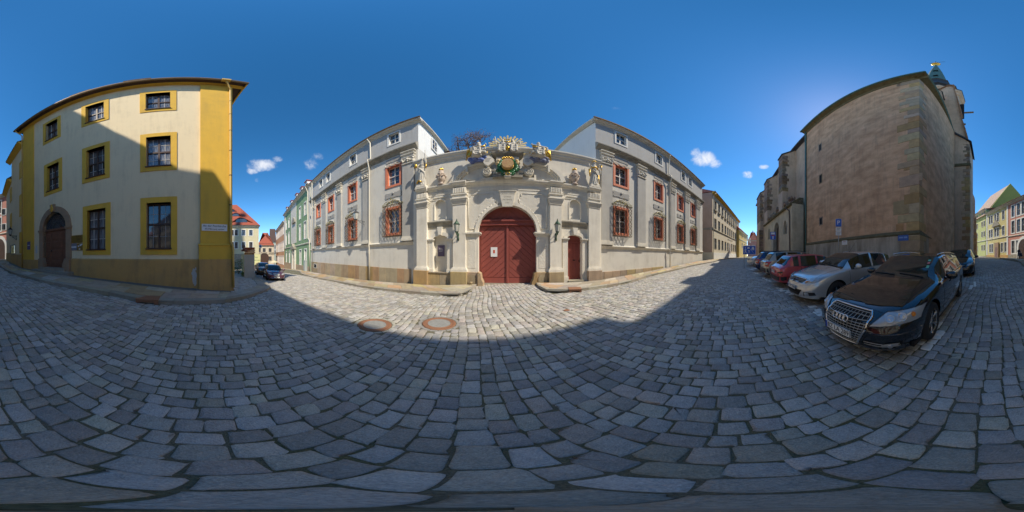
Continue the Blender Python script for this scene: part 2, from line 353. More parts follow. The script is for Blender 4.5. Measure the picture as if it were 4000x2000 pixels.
def pavement(name, K, Wl, rows, seglen, mosaic_from, parent=None, curve_match=True, light=None):
    """kerb line K, wall line Wl; rows = fractions of the width; slabs are separate stones"""
    n = max(2, int(resample(K, 2)[1] / .5)); k, L = resample(K, n); w, _ = resample(Wl, n)
    b = MB(WF)
    for i in range(n):
        for q in (k[i], w[i]): b.v.append((q.x, q.y, gz(q.x, q.y) + .085))
    b.f = [(2 * i, 2 * i + 2, 2 * i + 3, 2 * i + 1) for i in range(n - 1)]; b.sm = [False] * (n - 1)
    root = b.build(name, m_mos); tag(root, kind='structure')
    def pt(t, f):
        x = t * (n - 1); i = min(n - 2, int(x)); fr = x - i
        return k[i].lerp(k[i + 1], fr).lerp(w[i].lerp(w[i + 1], fr), f)
    for ri, (f0, f1) in enumerate(rows):
        t = 0
        while t < 1:
            q = pt(min(t, .999), 0); dist = q.length
            s = (seglen if ri else seglen * 1.15) * random.uniform(.75, 1.35) * (1 if dist < 22 else 2)
            t2 = min(1, t + s / L)
            if 1 - t2 < .3 * s / L: t2 = 1
            c4 = [pt(t, f0), pt(t2, f0), pt(t2, f1), pt(t, f1)]; dz = random.uniform(-.004, .004)
            z4 = [gz(p.x, p.y) + .12 + dz for p in c4]
            slab_obj('kerb_stone' if ri == 0 else 'paving_slab', c4, z4, m_kerb if ri == 0 else m_slab, root, .2 if ri == 0 else .05)
            t = t2
    return root
pavement('pavement', KL + KLc, WL + [V2(gate_f.P(-1.95, .35, 0))], [(0, .14), (.145, .5), (.505, .86)], .85, .86)
pavement('pavement', [V2(G(2094, 1112)), V2(G(2105, 1128))] + KR, [V2(gate_f.P(1.45, .3, 0))] + WR, [(0, .12), (.125, .48), (.485, .86)], .85, .86)
pavement('pavement', KY, WY, [(0, .14), (.145, .48), (.485, .72)], .9, .7)
# ribbon of granite slabs round the corner into the left street
k2, L2 = resample(KY2, 34); inn = []
for i, q in enumerate(k2):
    d = (k2[min(i + 1, 33)] - k2[max(i - 1, 0)]).normalized(); nn = Vector((d.y, -d.x));
    if nn.dot(Vector((-8.6, -1.0)) - q) < 0: nn = -nn
    inn.append(q + nn * .75)
b = MB(WF)
for a, c in zip(k2, inn):
    for q in (a, c): b.v.append((q.x, q.y, gz(q.x, q.y) + .08))
b.f = [(2 * i, 2 * i + 2, 2 * i + 3, 2 * i + 1) for i in range(33)]; b.sm = [False] * 33
crn = tag(b.build('pavement', m_mos), kind='structure')
for i in range(33):
    for f0, f1 in ((0, .3), (.31, 1)):
        c4 = [k2[i].lerp(inn[i], f0), k2[i + 1].lerp(inn[i + 1], f0), k2[i + 1].lerp(inn[i + 1], f1), k2[i].lerp(inn[i], f1)]
        slab_obj('kerb_stone' if f0 == 0 else 'paving_slab', c4, [gz(p.x, p.y) + .115 for p in c4], m_kerb, crn, .2)
# ------------------------------------------------------------------ cobbles
def inpoly(X, Y, poly):
    r = np.zeros(X.shape, bool); n = len(poly)
    for i in range(n):
        x1, y1 = poly[i]; x2, y2 = poly[(i + 1) % n]
        c = ((y1 > Y) != (y2 > Y)) & (X < (x2 - x1) * (Y - y1) / (y2 - y1 + 1e-12) + x1); r ^= c
    return r
polyL = KL + KLc + [V2(gate_f.P(-1.9, .3, 0)), V2(gate_f.P(-6, -.5, 0)), (-80, 10.5)]
polyR = [V2(G(2094, 1112))] + KR + [(58, 10.5), V2(gate_f.P(5, -.5, 0)), V2(gate_f.P(1.5, .0, 0))]
polyY = KY + [(-6.95, -1.0), (-3, -16), (-3, -34)]
alley_in = [(q.x, q.y) for q in inn]
polyRib = [(q.x, q.y) for q in k2] + alley_in[::-1]
polyAl = alley_in + [(-40, -9), (-20, -8), (-7.0, -1.05)]
MANH = [G(1464, 1269), G(1715.5, 1263)]
LINES = [((3043, 1125), (3094, 1149)), ((3066, 1134), (3112, 1128)), ((3176, 1197), (3222, 1226)), ((2982, 1085), (3007, 1099)), ((2995, 1091), (3040, 1087)),
         ((2947, 1063), (2965, 1070)), ((2955, 1066), (2985, 1061)), ((2929, 1050), (2940, 1054)), ((2934, 1051), (2958, 1048)), ((3548, 1334), (3634, 1342)), ((3640, 1325), (3672, 1256)), ((3790, 1130), (3812, 1100))]
LINES = [(G(*a), G(*b)) for a, b in LINES]
rng = np.random.default_rng(5)
def stones(s0, s1, t0, t1):
    cs = []; s = s0; i = 0
    while s < s1:
        w = rng.uniform(.13, .185); n = int((t1 - t0) / .16) + 5
        ln = rng.uniform(.13, .245, n); t = t0 + rng.uniform(0, .2) + np.cumsum(ln)
        cs.append(np.c_[np.full(n, s + w / 2), t - ln / 2, np.full(n, w / 2), ln / 2]); s += w
    return np.concatenate(cs)
A = stones(-78, 48, -9.5, 34)
Sx, Tx = A[:, 0], A[:, 1]
A[:, 0] += .10 * np.sin(Tx * .55 + 1) + .05 * np.sin(Tx * 1.7 + Sx * .2); A[:, 1] += .14 * np.sin(Sx * .5) + .05 * np.sin(Sx * 1.9)
X = A[:, 0] * E_.x + A[:, 1] * P_.x; Y = A[:, 0] * E_.y + A[:, 1] * P_.y; Dd = np.hypot(X, Y)
nY = np.array([sin(R(NY)), cos(R(NY))]); nS = np.array([sin(R(-24.9)), cos(R(-24.9))])
behindY = (X * nY[0] + Y * nY[1] > DY - .05) & ((X + 6.95) * nS[0] + (Y + 1.0) * nS[1] < 0.1)
behindY |= (Y < -11) & (X < -1.4 + (Y + 15) * -.05)
church = (X * sin(R(166.8)) + Y * cos(R(166.8)) > 8.3) & (X * sin(R(73)) + Y * cos(R(73)) > 2.6)
wall_ = Y > np.where(X < -22, 9.6, 8.9 + X * .035 + .1)
keep = ~behindY & ~church & ~wall_ & ((Dd < 50) | ((X < 0) & (Dd < 78) & (Y > -6))) & ~inpoly(X, Y, polyL) & ~inpoly(X, Y, polyR) & ~inpoly(X, Y, polyRib)
keep &= ~inpoly(X, Y, KY + [(-6.95, -1.0), (-3, -16), (-3, -34)])
keep &= ~((Y < -9) & (X > 9) & (Y > -16)) & ~((X < -12) & (Y < -6)) & (X < 46)
for mh in MANH: keep &= np.hypot(X - mh.x, Y - mh.y) > .47
A, X, Y, Dd = A[keep], X[keep], Y[keep], Dd[keep]
al = inpoly(X, Y, polyAl); n = len(A); Z = gzv(X, Y) + np.where(al, .085, 0) + rng.uniform(-.006, .006, n)
eps = .05; gxs = (gzv(X + eps, Y) - gzv(X - eps, Y)) / (2 * eps) + rng.normal(0, .012, n); gys = (gzv(X, Y + eps) - gzv(X, Y - eps)) / (2 * eps) + rng.normal(0, .012, n)
painted = np.zeros(n, bool)
for a, b_ in LINES:
    ab = np.array([b_.x - a.x, b_.y - a.y]); L = np.hypot(*ab); t = ((X - a.x) * ab[0] + (Y - a.y) * ab[1]) / L
    dist = np.abs((X - a.x) * ab[1] - (Y - a.y) * ab[0]) / L; painted |= (t > -.05) & (t < L + .05) & (dist < .095)
rotj = rng.normal(0, .028, n); rnd = rng.random(n)
K8 = np.array([(1, .72), (.93, .92), (.74, 1), (-.74, 1), (-.93, .92), (-1, .72), (-1, -.72), (-.93, -.92), (-.74, -1), (.74, -1), (.93, -.92), (1, -.72)])
K4 = np.array([(1, 1), (-1, 1), (-1, -1), (1, -1)])
def stone_rings(idx, K, inset, levels):
    m = len(K); a = A[idx, 2] - .005; b = A[idx, 3] - .005; out = []
    jit = rng.normal(0, .0078, (len(idx), m, 2)) * (.72 if m == 12 else .6)
    base = np.stack([K[None, :, 0] * a[:, None], K[None, :, 1] * b[:, None]], -1) + jit
    for ins, z in levels:
        sc = np.stack([1 - ins / a, 1 - ins / b], -1)[:, None, :]; q = base * sc
        c, s = np.cos(rotj[idx])[:, None], np.sin(rotj[idx])[:, None]
        s_, t_ = q[..., 0] * c - q[..., 1] * s, q[..., 0] * s + q[..., 1] * c
        dx = s_ * E_.x + t_ * P_.x; dy = s_ * E_.y + t_ * P_.y
        out.append(np.stack([dx, dy, z + gxs[idx][:, None] * dx + gys[idx][:, None] * dy], -1))
    return np.stack(out, 1)      # (n, levels, m, 3)
def ring_faces(m, lv):
    f = []
    for l in range(lv - 1):
        for i in range(m): f.append((l * m + i, l * m + (i + 1) % m, (l + 1) * m + (i + 1) % m, (l + 1) * m + i))
    f.append(tuple(range((lv - 1) * m, lv * m))); return f
road = tag(empty('road', (0, 0, 0)), kind='structure')
order = np.argsort(Dd); near = order[:300]
LV8 = [(-.001, -.045), (.0, -.009), (.006, -.003), (.024, .0015)]
rr = stone_rings(near, K8, 0, LV8); F8 = ring_faces(12, 4)
for j, i in enumerate(near):
    me = bpy.data.meshes.new('cobblestone'); me.from_pydata(rr[j].reshape(-1, 3).tolist(), [], F8); me.polygons.foreach_set('use_smooth', [True] * 37)
    me.materials.append(m_cobw if painted[i] else m_cob); link('cobblestone', me, road, (X[i], Y[i], Z[i]))
def stone_mesh(name, idx, K, levels, m, smooth):
    if not len(idx): return
    r = stone_rings(idx, K, 0, levels) + np.stack([X[idx], Y[idx], Z[idx]], -1)[:, None, None, :]
    k = len(K); lv = len(levels); nv = k * lv; vs = r.reshape(-1, 3); Fq = np.array([f for f in ring_faces(k, lv) if len(f) == 4 and not (f[0] >= (lv - 1) * k and k == 4)])
    ni = len(idx); off = (np.arange(ni) * nv)
    side = (Fq[None] + off[:, None, None]).reshape(-1, 4); top = (np.arange(k)[None] + (lv - 1) * k + off[:, None])
    me = bpy.data.meshes.new(name); nl = side.size + top.size; nf = len(side) + len(top)
    me.vertices.add(len(vs)); me.vertices.foreach_set('co', vs.ravel()); me.loops.add(nl); me.loops.foreach_set('vertex_index', np.concatenate([side.ravel(), top.ravel()]).astype(np.int32))
    st = np.concatenate([np.arange(len(side)) * 4, side.size + np.arange(len(top)) * k]).astype(np.int32); me.polygons.add(nf); me.polygons.foreach_set('loop_start', st)
    me.polygons.foreach_set('loop_total', np.concatenate([np.full(len(side), 4), np.full(len(top), k)]).astype(np.int32)); me.update(calc_edges=True)
    at_ = me.attributes.new('rnd', 'FLOAT', 'POINT'); at_.data.foreach_set('value', np.repeat(rnd[idx], nv).astype(np.float32))
    me.polygons.foreach_set('use_smooth', [smooth] * nf); me.materials.append(m)
    return tag(link(name, me, road), kind='stuff')
rest = order[300:]; mid = rest[Dd[rest] < 10]; far = rest[Dd[rest] >= 10]
stone_mesh('cobbles', mid[~painted[mid]], K8, LV8, m_cob, True)
stone_mesh('cobbles', far[~painted[far]], K4, [(0, -.04), (0, -.008), (.014, .001)], m_cob, False)
pp = rest[painted[rest]]; stone_mesh('parking_marking', pp, K8, LV8, m_cobw, True)
print('stones', n, 'mid', len(mid), 'far', len(far))
# manhole covers
for k, mh in enumerate(MANH):
    r = empty('manhole_cover', (mh.x, mh.y, mh.z), 0, ['round rusty manhole cover with concrete centre, half in the shadow line', 'round rusty manhole cover with concrete centre in the sun before the gate'][k], 'manhole cover', 'manhole covers in the road')
    MB().lathe((0, 0), [(.36, -.03), (.37, .004), (.355, .012), (.30, .012), (.295, .006), (.28, .006), (.275, .012), (.255, .012), (.25, .0), (.1, .0)], 40, False).build('ring', m_iron, r)
    b = MB()
    for i in range(40):
        t = 2 * pi * i / 40; b.box(-.018, .018, -.008, .008, .012, .019); 
        for q in range(len(b.v) - 8, len(b.v)): x, y, z = b.v[q]; x += .328; b.v[q] = (x * cos(t) - y * sin(t), x * sin(t) + y * cos(t), z)
    tag(b.build('ring_studs', m_iron, r), kind='stuff'); MB().lathe((0, 0), [(.25, -.02), (.25, .008), (.0, .01)], 32, False).build('cover_plate', m_conc, r)
    b = MB()
    for i in range(16):
        t0 = 2 * pi * i / 16 + .02; t1 = 2 * pi * (i + 1) / 16 - .02
        b.add([(q * cos(t), q * sin(t), z) for z in (-.03, .004) for q, t in ((.39, t0), (.46, t0), (.46, t1), (.39, t1))], [(0, 1, 2, 3), (4, 7, 6, 5), (0, 4, 5, 1), (1, 5, 6, 2), (2, 6, 7, 3), (3, 7, 4, 0)])
    tag(b.build('setts', m_cob, r), kind='stuff')
mc = G(2214, 1212); sc = MB().lathe((0, 0), [(.08, -.02), (.08, .008), (.0, .009)], 16, False).build('valve_cover', m_iron); sc.location = mc; tag(sc, 'small round iron valve cap in the sunlit cobbles', 'valve cover')
# kerb drain boxes
def drain(px, py, w, rz, lab):
    p = G(px, py); r = empty('kerb_drain', (p.x, p.y, p.z), rz, lab, 'street drain', 'iron drain boxes in the kerb')
    MB().prism([(-w / 2, -.02), (-w / 2, .115), (w / 2, .115), (w / 2, -.02), (w * .36, -.02), (w * .3, .055), (-w * .3, .055), (-w * .36, -.02)], -.5, .012).build('box', m_iron, r)
    MB().box(-w / 2 - .02, w / 2 + .02, -.5, .02, .118, .134).build('lid', m_iron, r)
    MB().box(-w * .36, w * .36, -.2, -.19, -.02, .06).build('opening', plain('dark_void', (.01, .01, .01), .9), r)
drain(2248, 1142, .5, -R(16), 'rusty iron drain box in the kerb right of the gate')
drain(573, 1187, .62, R(117) + 0, 'rusty iron drain box in the kerb before the cream and yellow house')
# ------------------------------------------------------------------ building materials
m_cream = mat('cream_render', (.86, .72, .47), .9, .35, .5, grime=0.22, bump=.25, bscale=30, col2=(.78, .66, .44), blend=.28)
m_ochre = mat('ochre_render', (.80, .49, .06), .88, .5, .8, grime=0.2, bump=.2, bscale=30, col2=(.60, .37, .06), blend=.3)
m_ochre2 = mat('ochre_plinth', (.60, .35, .11), .9, 1, 1.1, grime=0.5, bump=.4, bscale=24, col2=(.46, .30, .13), blend=.4)
m_white = mat('white_render', (.80, .80, .77), .9, .3, .8, grime=0.14, bump=.2, bscale=30, col2=(.74, .74, .71), blend=.2)
m_wing = mat('pale_grey_render', (.70, .675, .61), .9, .4, .7, grime=0.22, bump=.25, bscale=30, col2=(.52, .51, .475), blend=.28)
m_field = mat('dark_plaster_field', (.40, .39, .37), .9, .4, 1.2, bump=.25, bscale=30)
m_pil = mat('grey_pilaster', (.50, .485, .45), .9, .4, 1.2, grime=0.2, bump=.25, bscale=30, col2=(.34, .335, .32), blend=.3)
m_attic = mat('attic_grey_render', (.47, .47, .46), .9, .4, .8, grime=0.18, bump=.2, bscale=30, col2=(.42, .42, .41), blend=.3)
m_trim = mat('trim_render', (.74, .70, .61), .85, .4, 2, grime=0.3, bump=.25, bscale=40, col2=(.46, .44, .38), blend=.25)
m_gate = mat('gate_render', (.80, .755, .66), .88, .5, 1.0, grime=0.26, bump=.3, bscale=36, col2=(.70, .66, .57), blend=.3)
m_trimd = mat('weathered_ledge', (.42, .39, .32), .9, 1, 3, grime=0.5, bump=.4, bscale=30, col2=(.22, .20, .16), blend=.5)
m_rough = mat('rough_panel', (.78, .74, .65), .95, .5, 3, grime=0.2, bump=1, bscale=22, col2=(.66, .62, .54), blend=.4)
m_stone = mat('base_stone', (.46, .34, .20), .9, .9, 1.6, grime=0.5, bump=.5, bscale=26, rnd=.16, sat=.3, col2=(.28, .22, .15), blend=.4)
m_stoned = mat('portal_stone', (.40, .27, .17), .85, .8, 4, grime=0.3, bump=.35, bscale=40, col2=(.28, .19, .12), blend=.35)
m_salmon = mat('salmon_paint', (.72, .235, .13), .75, .4, 3, bump=.1, col2=(.6, .2, .12), blend=.25)
m_reddoor = mat('red_door_paint', (.30, .072, .055), .55, .5, 3, grime=0.15, bump=.12, bscale=60, col2=(.25, .06, .05), blend=.3, rnd=.05)
m_brown = mat('brown_wood', (.07, .035, .022), .5, .5, 6)
m_doorb = mat('door_wood', (.24, .105, .06), .45, .6, 5, bump=.1, col2=(.15, .065, .04), blend=.4)
m_whitew = plain('white_woodwork', (.70, .69, .65), .5)
m_greyw = plain('grey_woodwork', (.42, .42, .42), .5)
m_glass = glassmat('window_glass', (.06, .07, .085), .05, 1.0)
m_glassc = mat('curtained_glass', (.30, .31, .33), .12, .8, 3, spec=1.0, col2=(.06, .07, .09), blend=.6, streak=(8, 1, 1))
m_ironw = plain('wrought_iron', (.022, .024, .024), .5, .6)
m_grille = mat('grille_iron', (.06, .07, .035), .6, 1, 8, metal=.4, col2=(.2, .06, .03), blend=.35)
m_gold = mat('gilding', (.80, .50, .10), .35, .4, 10, metal=.85, bump=.3, col2=(.5, .3, .05), blend=.3)
m_red_tile = mat('red_roof_tiles', (.36, .085, .045), .85, 1, 3, bump=.7, bscale=30, col2=(.22, .06, .04), blend=.4)
m_dark_tile = mat('dark_roof_tiles', (.085, .05, .04), .85, 1, 4, bump=.5)
m_gutter = mat('copper_gutter', (.25, .16, .08), .6, 1, 4, metal=.4, col2=(.16, .1, .05), blend=.4)
m_zinc = plain('zinc', (.45, .44, .40), .5, .5)
m_pipec = plain('cream_pipe', (.66, .62, .52), .5)
m_pipey = plain('ochre_pipe', (.60, .40, .10), .5)
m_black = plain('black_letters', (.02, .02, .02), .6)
m_whites = plain('sign_white', (.8, .8, .8), .5)

# ------------------------------------------------------------------ windows
WP = {}
def wproto(key, w, h, band=.15, proud=.03, depth=.18, bm=None, sm=None, pm=None, cols=(2, 2), rows=(2, 2), fb=.045, mw=.06, bar=.018, sill=False, barm=None, extra=None, panes=True):
    if key in WP: return WP[key]
    b = MB()
    if band:
        for a in ((-w / 2 - band, -w / 2, -h / 2 - band, h / 2 + band), (w / 2, w / 2 + band, -h / 2 - band, h / 2 + band), (-w / 2, w / 2, h / 2, h / 2 + band), (-w / 2, w / 2, -h / 2 - band, -h / 2)):
            b.box(a[0], a[1], -.01, proud, a[2], a[3])
    b.add([(x * w / 2, w_, z * h / 2) for w_ in (proud - .002, -depth) for x, z in ((-1, -1), (1, -1), (1, 1), (-1, 1))], [(0, 1, 5, 4), (1, 2, 6, 5), (2, 3, 7, 6), (3, 0, 4, 7)])
    if sill: b.box(-w / 2 - .04, w / 2 + .04, -depth, proud + .05, -h / 2 - .045, -h / 2 + .012)
    me = b.mesh('window'); me.materials.append(bm); ch = []
    s = MB(); t = []; q = -depth
    s.box(-w / 2, w / 2, q, q + .05, -h / 2, -h / 2 + fb).box(-w / 2, w / 2, q, q + .05, h / 2 - fb, h / 2).box(-w / 2, -w / 2 + fb, q, q + .05, -h / 2 + fb, h / 2 - fb).box(w / 2 - fb, w / 2, q, q + .05, -h / 2 + fb, h / 2 - fb)
    iw = w - 2 * fb; ih = h - 2 * fb; nc = len(cols); nr = len(rows)
    rw = rows if isinstance(rows[0], tuple) else [(1, r) for r in rows]   # (relative height, count)
    tot = sum(a for a, _ in rw); gw = (iw - mw * (nc - 1)) / nc; pl = []
    x = -iw / 2; colx = []
    for i, c in enumerate(cols):
        for k in range(c):
            colx.append((x + gw * k / c + (bar / 2 if k else 0), x + gw * (k + 1) / c - (bar / 2 if k < c - 1 else 0)))
            if k: t.append(('v', x + gw * k / c))
        x += gw
        if i < nc - 1: s.box(x, x + mw, q, q + .062, -ih / 2, ih / 2); x += mw
    z = ih / 2; rowz = []; gh = ih - mw * (nr - 1)
    for i, (rel, c) in enumerate(rw):
        hh = gh * rel / tot
        for k in range(c):
            rowz.append((z - hh * (k + 1) / c + (bar / 2 if k < c - 1 else 0), z - hh * k / c - (bar / 2 if k else 0)))
            if k: t.append(('h', z - hh * k / c))
        z -= hh
        if i < nr - 1: s.box(-iw / 2, iw / 2, q, q + .07, z - mw, z); z -= mw
    sme = s.mesh('sash'); sme.materials.append(sm); ch.append(('sash', sme, (0, 0, 0)))
    bmv = MB().box(-bar / 2, bar / 2, q + .012, q + .035, -ih / 2, ih / 2).mesh('glazing_bar'); bmh = MB().box(-iw / 2, iw / 2, q + .014, q + .033, -bar / 2, bar / 2).mesh('glazing_bar')
    for mm_ in (bmv, bmh): mm_.materials.append(barm or sm)
    for k_, v_ in t: ch.append(('glazing_bar', bmv if k_ == 'v' else bmh, (v_, 0, 0) if k_ == 'v' else (0, 0, v_)))
    if panes:
        cache = {}
        for (a0, a1) in colx:
            for (b0, b1) in rowz:
                k = (round(a1 - a0, 3), round(b1 - b0, 3))
                if k not in cache:
                    p = MB().add([(-k[0] / 2, q + .015, -k[1] / 2), (k[0] / 2, q + .015, -k[1] / 2), (k[0] / 2, q + .015, k[1] / 2), (-k[0] / 2, q + .015, k[1] / 2)], [(0, 1, 2, 3)])
                    pm_ = p.mesh('pane'); pm_.materials.append(pm); cache[k] = pm_
                ch.append(('pane', cache[k], ((a0 + a1) / 2, 0, (b0 + b1) / 2)))
    else:
        p = MB().add([(-iw / 2, q + .015, -ih / 2), (iw / 2, q + .015, -ih / 2), (iw / 2, q + .015, ih / 2), (-iw / 2, q + .015, ih / 2)], [(0, 1, 2, 3)]).mesh('pane'); p.materials.append(pm); ch.append(('pane', p, (0, 0, 0)))
    if extra: ch += extra
    WP[key] = (me, ch, w, h); return WP[key]
def put_window(proto, fr, parent, u, w, z):
    me, ch, _, _ = proto; r = link('window', me, parent, fr.L(u, w, z))
    for nm, m, loc in ch: link(nm, m, r, loc)
    return r
def arch(cx, z0, r, rz=None, n=14, a0=0, a1=pi):
    rz = rz or r; return [(cx + r * cos(a0 + (a1 - a0) * i / n), z0 + rz * sin(a0 + (a1 - a0) * i / n)) for i in range(n + 1)]
def lettering_board(): pass

# =================================================================== THE CREAM AND YELLOW SCHOOL
f = Fr(NY, DY); f.u0 = f.u(500); f.zb = gz(*V2(f.P(f.u0, 0, 0))) + .1
SB = building('school_building', f, 'cream building with ochre corner strips and three rows of barred-pane windows above a brown plinth', 'building')
zt = f.z(778, 333); zp = f.z(769, 1013, .06); zped = f.z(800, 957, .15)
uL, uR = f.u(93), f.u(905)
def rect_px(fr, x0, x1, xt, yt, yb, w=0): return fr.u(x0, w), fr.u(x1, w), fr.z(xt, yb, w), fr.z(xt, yt, w)
YO = {'t3': (569, 665.5, 665.5, 361, 424.5), 't2': (334, 408, 408, 397, 462), 't1': (181, 223, 223, 466, 528), 'm3': (571, 667, 667, 526, 647), 'm2': (338, 410, 410, 566, 679), 'm1': (187, 226.5, 226.5, 641, 735),
      'b3': (573.5, 666.4, 666.4, 789.7, 970.6), 'b2': (341.6, 412, 412, 812.6, 973.7)}
zz = {k: [f.z(YO[k][2], YO[k][4]), f.z(YO[k][2], YO[k][3])] for k in YO}
zr = {r: [np.mean([zz[k][i] for k in YO if k[0] == r]) for i in (0, 1)] for r in 'tmb'}
ww = f.u(YO['m3'][1]) - f.u(YO['m3'][0]); holes = []; wins = []
for k, v in YO.items():
    uc = (f.u(v[0]) + f.u(v[1])) / 2; z0, z1 = zr[k[0]]; wins.append((k, uc, (z0 + z1) / 2)); holes.append((uc - ww / 2, uc + ww / 2, z0, z1))
# portal
du0, du1 = f.u(171), f.u(261); dz0 = f.z(246, 1045.5, -.2); zspr = f.z(262, 884); uc_ = (du0 + du1) / 2; dr = (du1 - du0) / 2
zarch = zspr + dr
wallb = MB(f)
hl = [(a, c) for a, b_, c, d in []]
ob = [(uL, f.zb - 1), (uL, zt), (uR, zt), (uR, f.zb - 1)]
dhole = [(du0, dz0 - .9), (du1, dz0 - .9)] + arch(uc_, zspr, dr)
wallb.prism(ob, -.3, 0, [[(a, c), (b_, c), (b_, d), (a, d)] for a, b_, c, d in holes] + [dhole[:]])
wallb.build('wall', m_cream, SB)
MB(f).box(uL, uR, -9, -.31, f.zb - 1, zt).build('core_wall', m_cream, SB)
pad = .02
for (a, c_, x0, x1, nm) in ((0, 0, 276, 769, 'plinth'),):
    MB(f).box(f.u(277), f.u(905), 0, .07, f.zb - 1, zp - .04, 0).mould(f.u(277), f.u(905), zp - .04, [(.07, 0), (.02, .05), (0, .05)]).build('plinth', m_ochre2, SB)
    MB(f).box(uL, f.u(150), 0, .07, f.zb - 1, f.z(110, 1014)).build('plinth', m_ochre2, SB)
MB(f).box(f.u(782), uR, 0, .10, zped, zt - .01).build('corner_pilaster', m_ochre, SB)
MB(f).box(f.u(776), uR + .02, .075, .2, f.zb - 1, zp).build('pilaster_plinth', m_ochre2, SB)
MB(f).box(f.u(776), uR + .02, .0, .18, zp + .002, zped - .03).mould(f.u(776) - .03, uR + .03, zped - .03, [(.18, 0), (.22, .02), (.2, .05), (.1, .09)]).build('pilaster_pedestal', m_ochre, SB)
MB(f).box(uL, f.u(134), 0, .07, f.z(110, 1014) + .002, zt - .01).build('corner_pilaster', m_ochre, SB)
for k, uc, zc in wins:
    h = zr[k[0]][1] - zr[k[0]][0]
    rows = {'t': (1, 1), 'm': (2, 2), 'b': ((1, 2), (1.15, 2))}[k[0]]
    pr = wproto('y' + k[0] + ('c' if k in ('t2', 't3', 'b2', 'm3') else ''), ww, h, band=.26, proud=.035, depth=.26, bm=m_ochre, sm=m_brown, pm=m_glassc if k in ('t2', 't3', 'b2', 'm3') else m_glass, cols=(2, 2), rows=rows, barm=m_whitew if k[0] != 'b' or k == 'b2' else m_greyw, mw=.09)
    put_window(pr, f, SB, uc, 0, zc)
    MB(f).box(uc - ww / 2, uc + ww / 2, -.29, -.28, zc - h / 2, zc + h / 2)
    b = MB(f).box(uc - ww / 2 - .03, uc + ww / 2 + .03, -.2, .09, zc - h / 2 - .04, zc - h / 2 + .012); b.build('window_sill', m_brown, SB)
# portal surround
fo = .36
outer = [(du0 - fo, dz0 - .3), (du0 - fo, zspr)] + arch(uc_, zspr, dr + fo, dr + fo)[::-1] + [(du1 + fo, dz0 - .3), (du1, dz0 - .3)] + arch(uc_, zspr, dr) + [(du0, dz0 - .3)]
MB(f).prism(outer, -.25, .10).build('portal_surround', m_stoned, SB)
for s_ in (-1, 1):
    x = uc_ + s_ * (dr + fo / 2); b = MB(f); b.box(x - fo / 2 - .04, x + fo / 2 + .04, -.1, .17, zspr - .1, zspr + .0).box(x - fo / 2 - .02, x + fo / 2 + .02, -.1, .14, zspr - .16, zspr - .1); b.build('impost', m_stoned, SB)
    b = MB(f); x2 = uc_ + s_ * (dr - .02); b.prism([(x2 - s_ * .16, dz0 - .25), (x2 - s_ * .16, dz0 + .22), (x2, dz0 + .55), (x2 + s_ * (fo), dz0 + .5), (x2 + s_ * fo, dz0 - .25)], -.1, .2); b.build('wheel_guard', m_stoned, SB)
b = MB(f); b.prism([(uc_ - .14, zarch - .02), (uc_ - .2, zarch + .48), (uc_ + .2, zarch + .48), (uc_ + .14, zarch - .02)], .1, .22); b.build('keystone', m_stoned, SB)
b = MB(f)
for (a, c, r_) in ((0, .14, .12), (0, .30, .10), (-.08, .22, .07), (.08, .22, .07), (0, .04, .07), (0, .42, .07), (-.1, .1, .05), (.1, .1, .05)): b.ball((uc_ + a, .24, zarch + c), (r_, .05, r_))
b.build('gilded_crest', m_gold, SB)
# door leaves and fanlight
dl = MB(f); dl.box(du0, du1, -.24, -.18, dz0, zspr - .12).build('door_frame', m_doorb, SB)
span = du1 - du0; cuts = [du0 + .04, du0 + span * .3, du0 + span * .78, du1 - .04]
for a, c in zip(cuts, cuts[1:]):
    dv = MB(f).box(a + .01, c - .01, -.179, -.14, dz0 + .03, zspr - .2); o = dv.build('door_leaf', m_doorb, SB)
    hh = zspr - .2 - dz0
    for q0, q1 in ((.06, .2), (.25, .5), (.53, .74), (.77, .97)):
        pz0, pz1 = dz0 + hh * q0, dz0 + hh * q1; p = MB(f); p.box(a + .06, c - .06, -.141, -.115, pz0 + .03, pz1 - .03, .02); p.build('door_panel', m_doorb, o)
MB(f).lathe((du0 + span * .3 + .03, -.1, dz0 + 1.0), [(.02, -.05), (.035, 0), (.02, .05)], 8).build('handle', m_ironw, SB)
MB(f).box(du0, du1, -.24, -.10, zspr - .12, zspr + .02, .01).build('transom', m_doorb, SB)
MB(f).prism([(du0 + .01, zspr + .02)] + [(du1 - .01, zspr + .02)] + arch(uc_, zspr + .02, dr - .01)[1:-1], -.24, -.22).build('fanlight_glass', m_glass, SB)
b = MB(f); random.seed(3)
def scroll(b, c, r, turns, w, a0=0, sgn=1, tr=.012, n=4, shrink=.12, steps=None):
    st = steps or int(10 * turns); b.tube([(c[0] + r * (1 - (1 - shrink) * i / st) * cos(a0 + sgn * 2 * pi * turns * i / st), w, c[1] + r * (1 - (1 - shrink) * i / st) * sin(a0 + sgn * 2 * pi * turns * i / st)) for i in range(st + 1)], tr, n, cap=False)
for i in range(9):
    t = pi * (i + .5) / 9
    for rr_, q in ((.72, .17), (.36, .13)):
        scroll(b, (uc_ + dr * rr_ * cos(t), zspr + .04 + dr * rr_ * sin(t)), q, 1.3, -.17, t + (i % 2) * 2, 1 if i % 2 else -1, .014)
b.tube([(x, -.17, z) for x, z in arch(uc_, zspr + .05, dr - .04)], .016, 4)
b.build('fanlight_ironwork', plain('pale_ironwork', (.16, .17, .18), .5, .5), SB)
# steps
MB(f).box(du0 - .05, du1 + .05, -.2, .3, dz0 - .16, dz0 - .0).build('step', m_kerb, SB); MB(f).box(du0 - .6, du1 + .55, -.1, .55, dz0 - .45, dz0 - .16).build('step', m_kerb, SB)
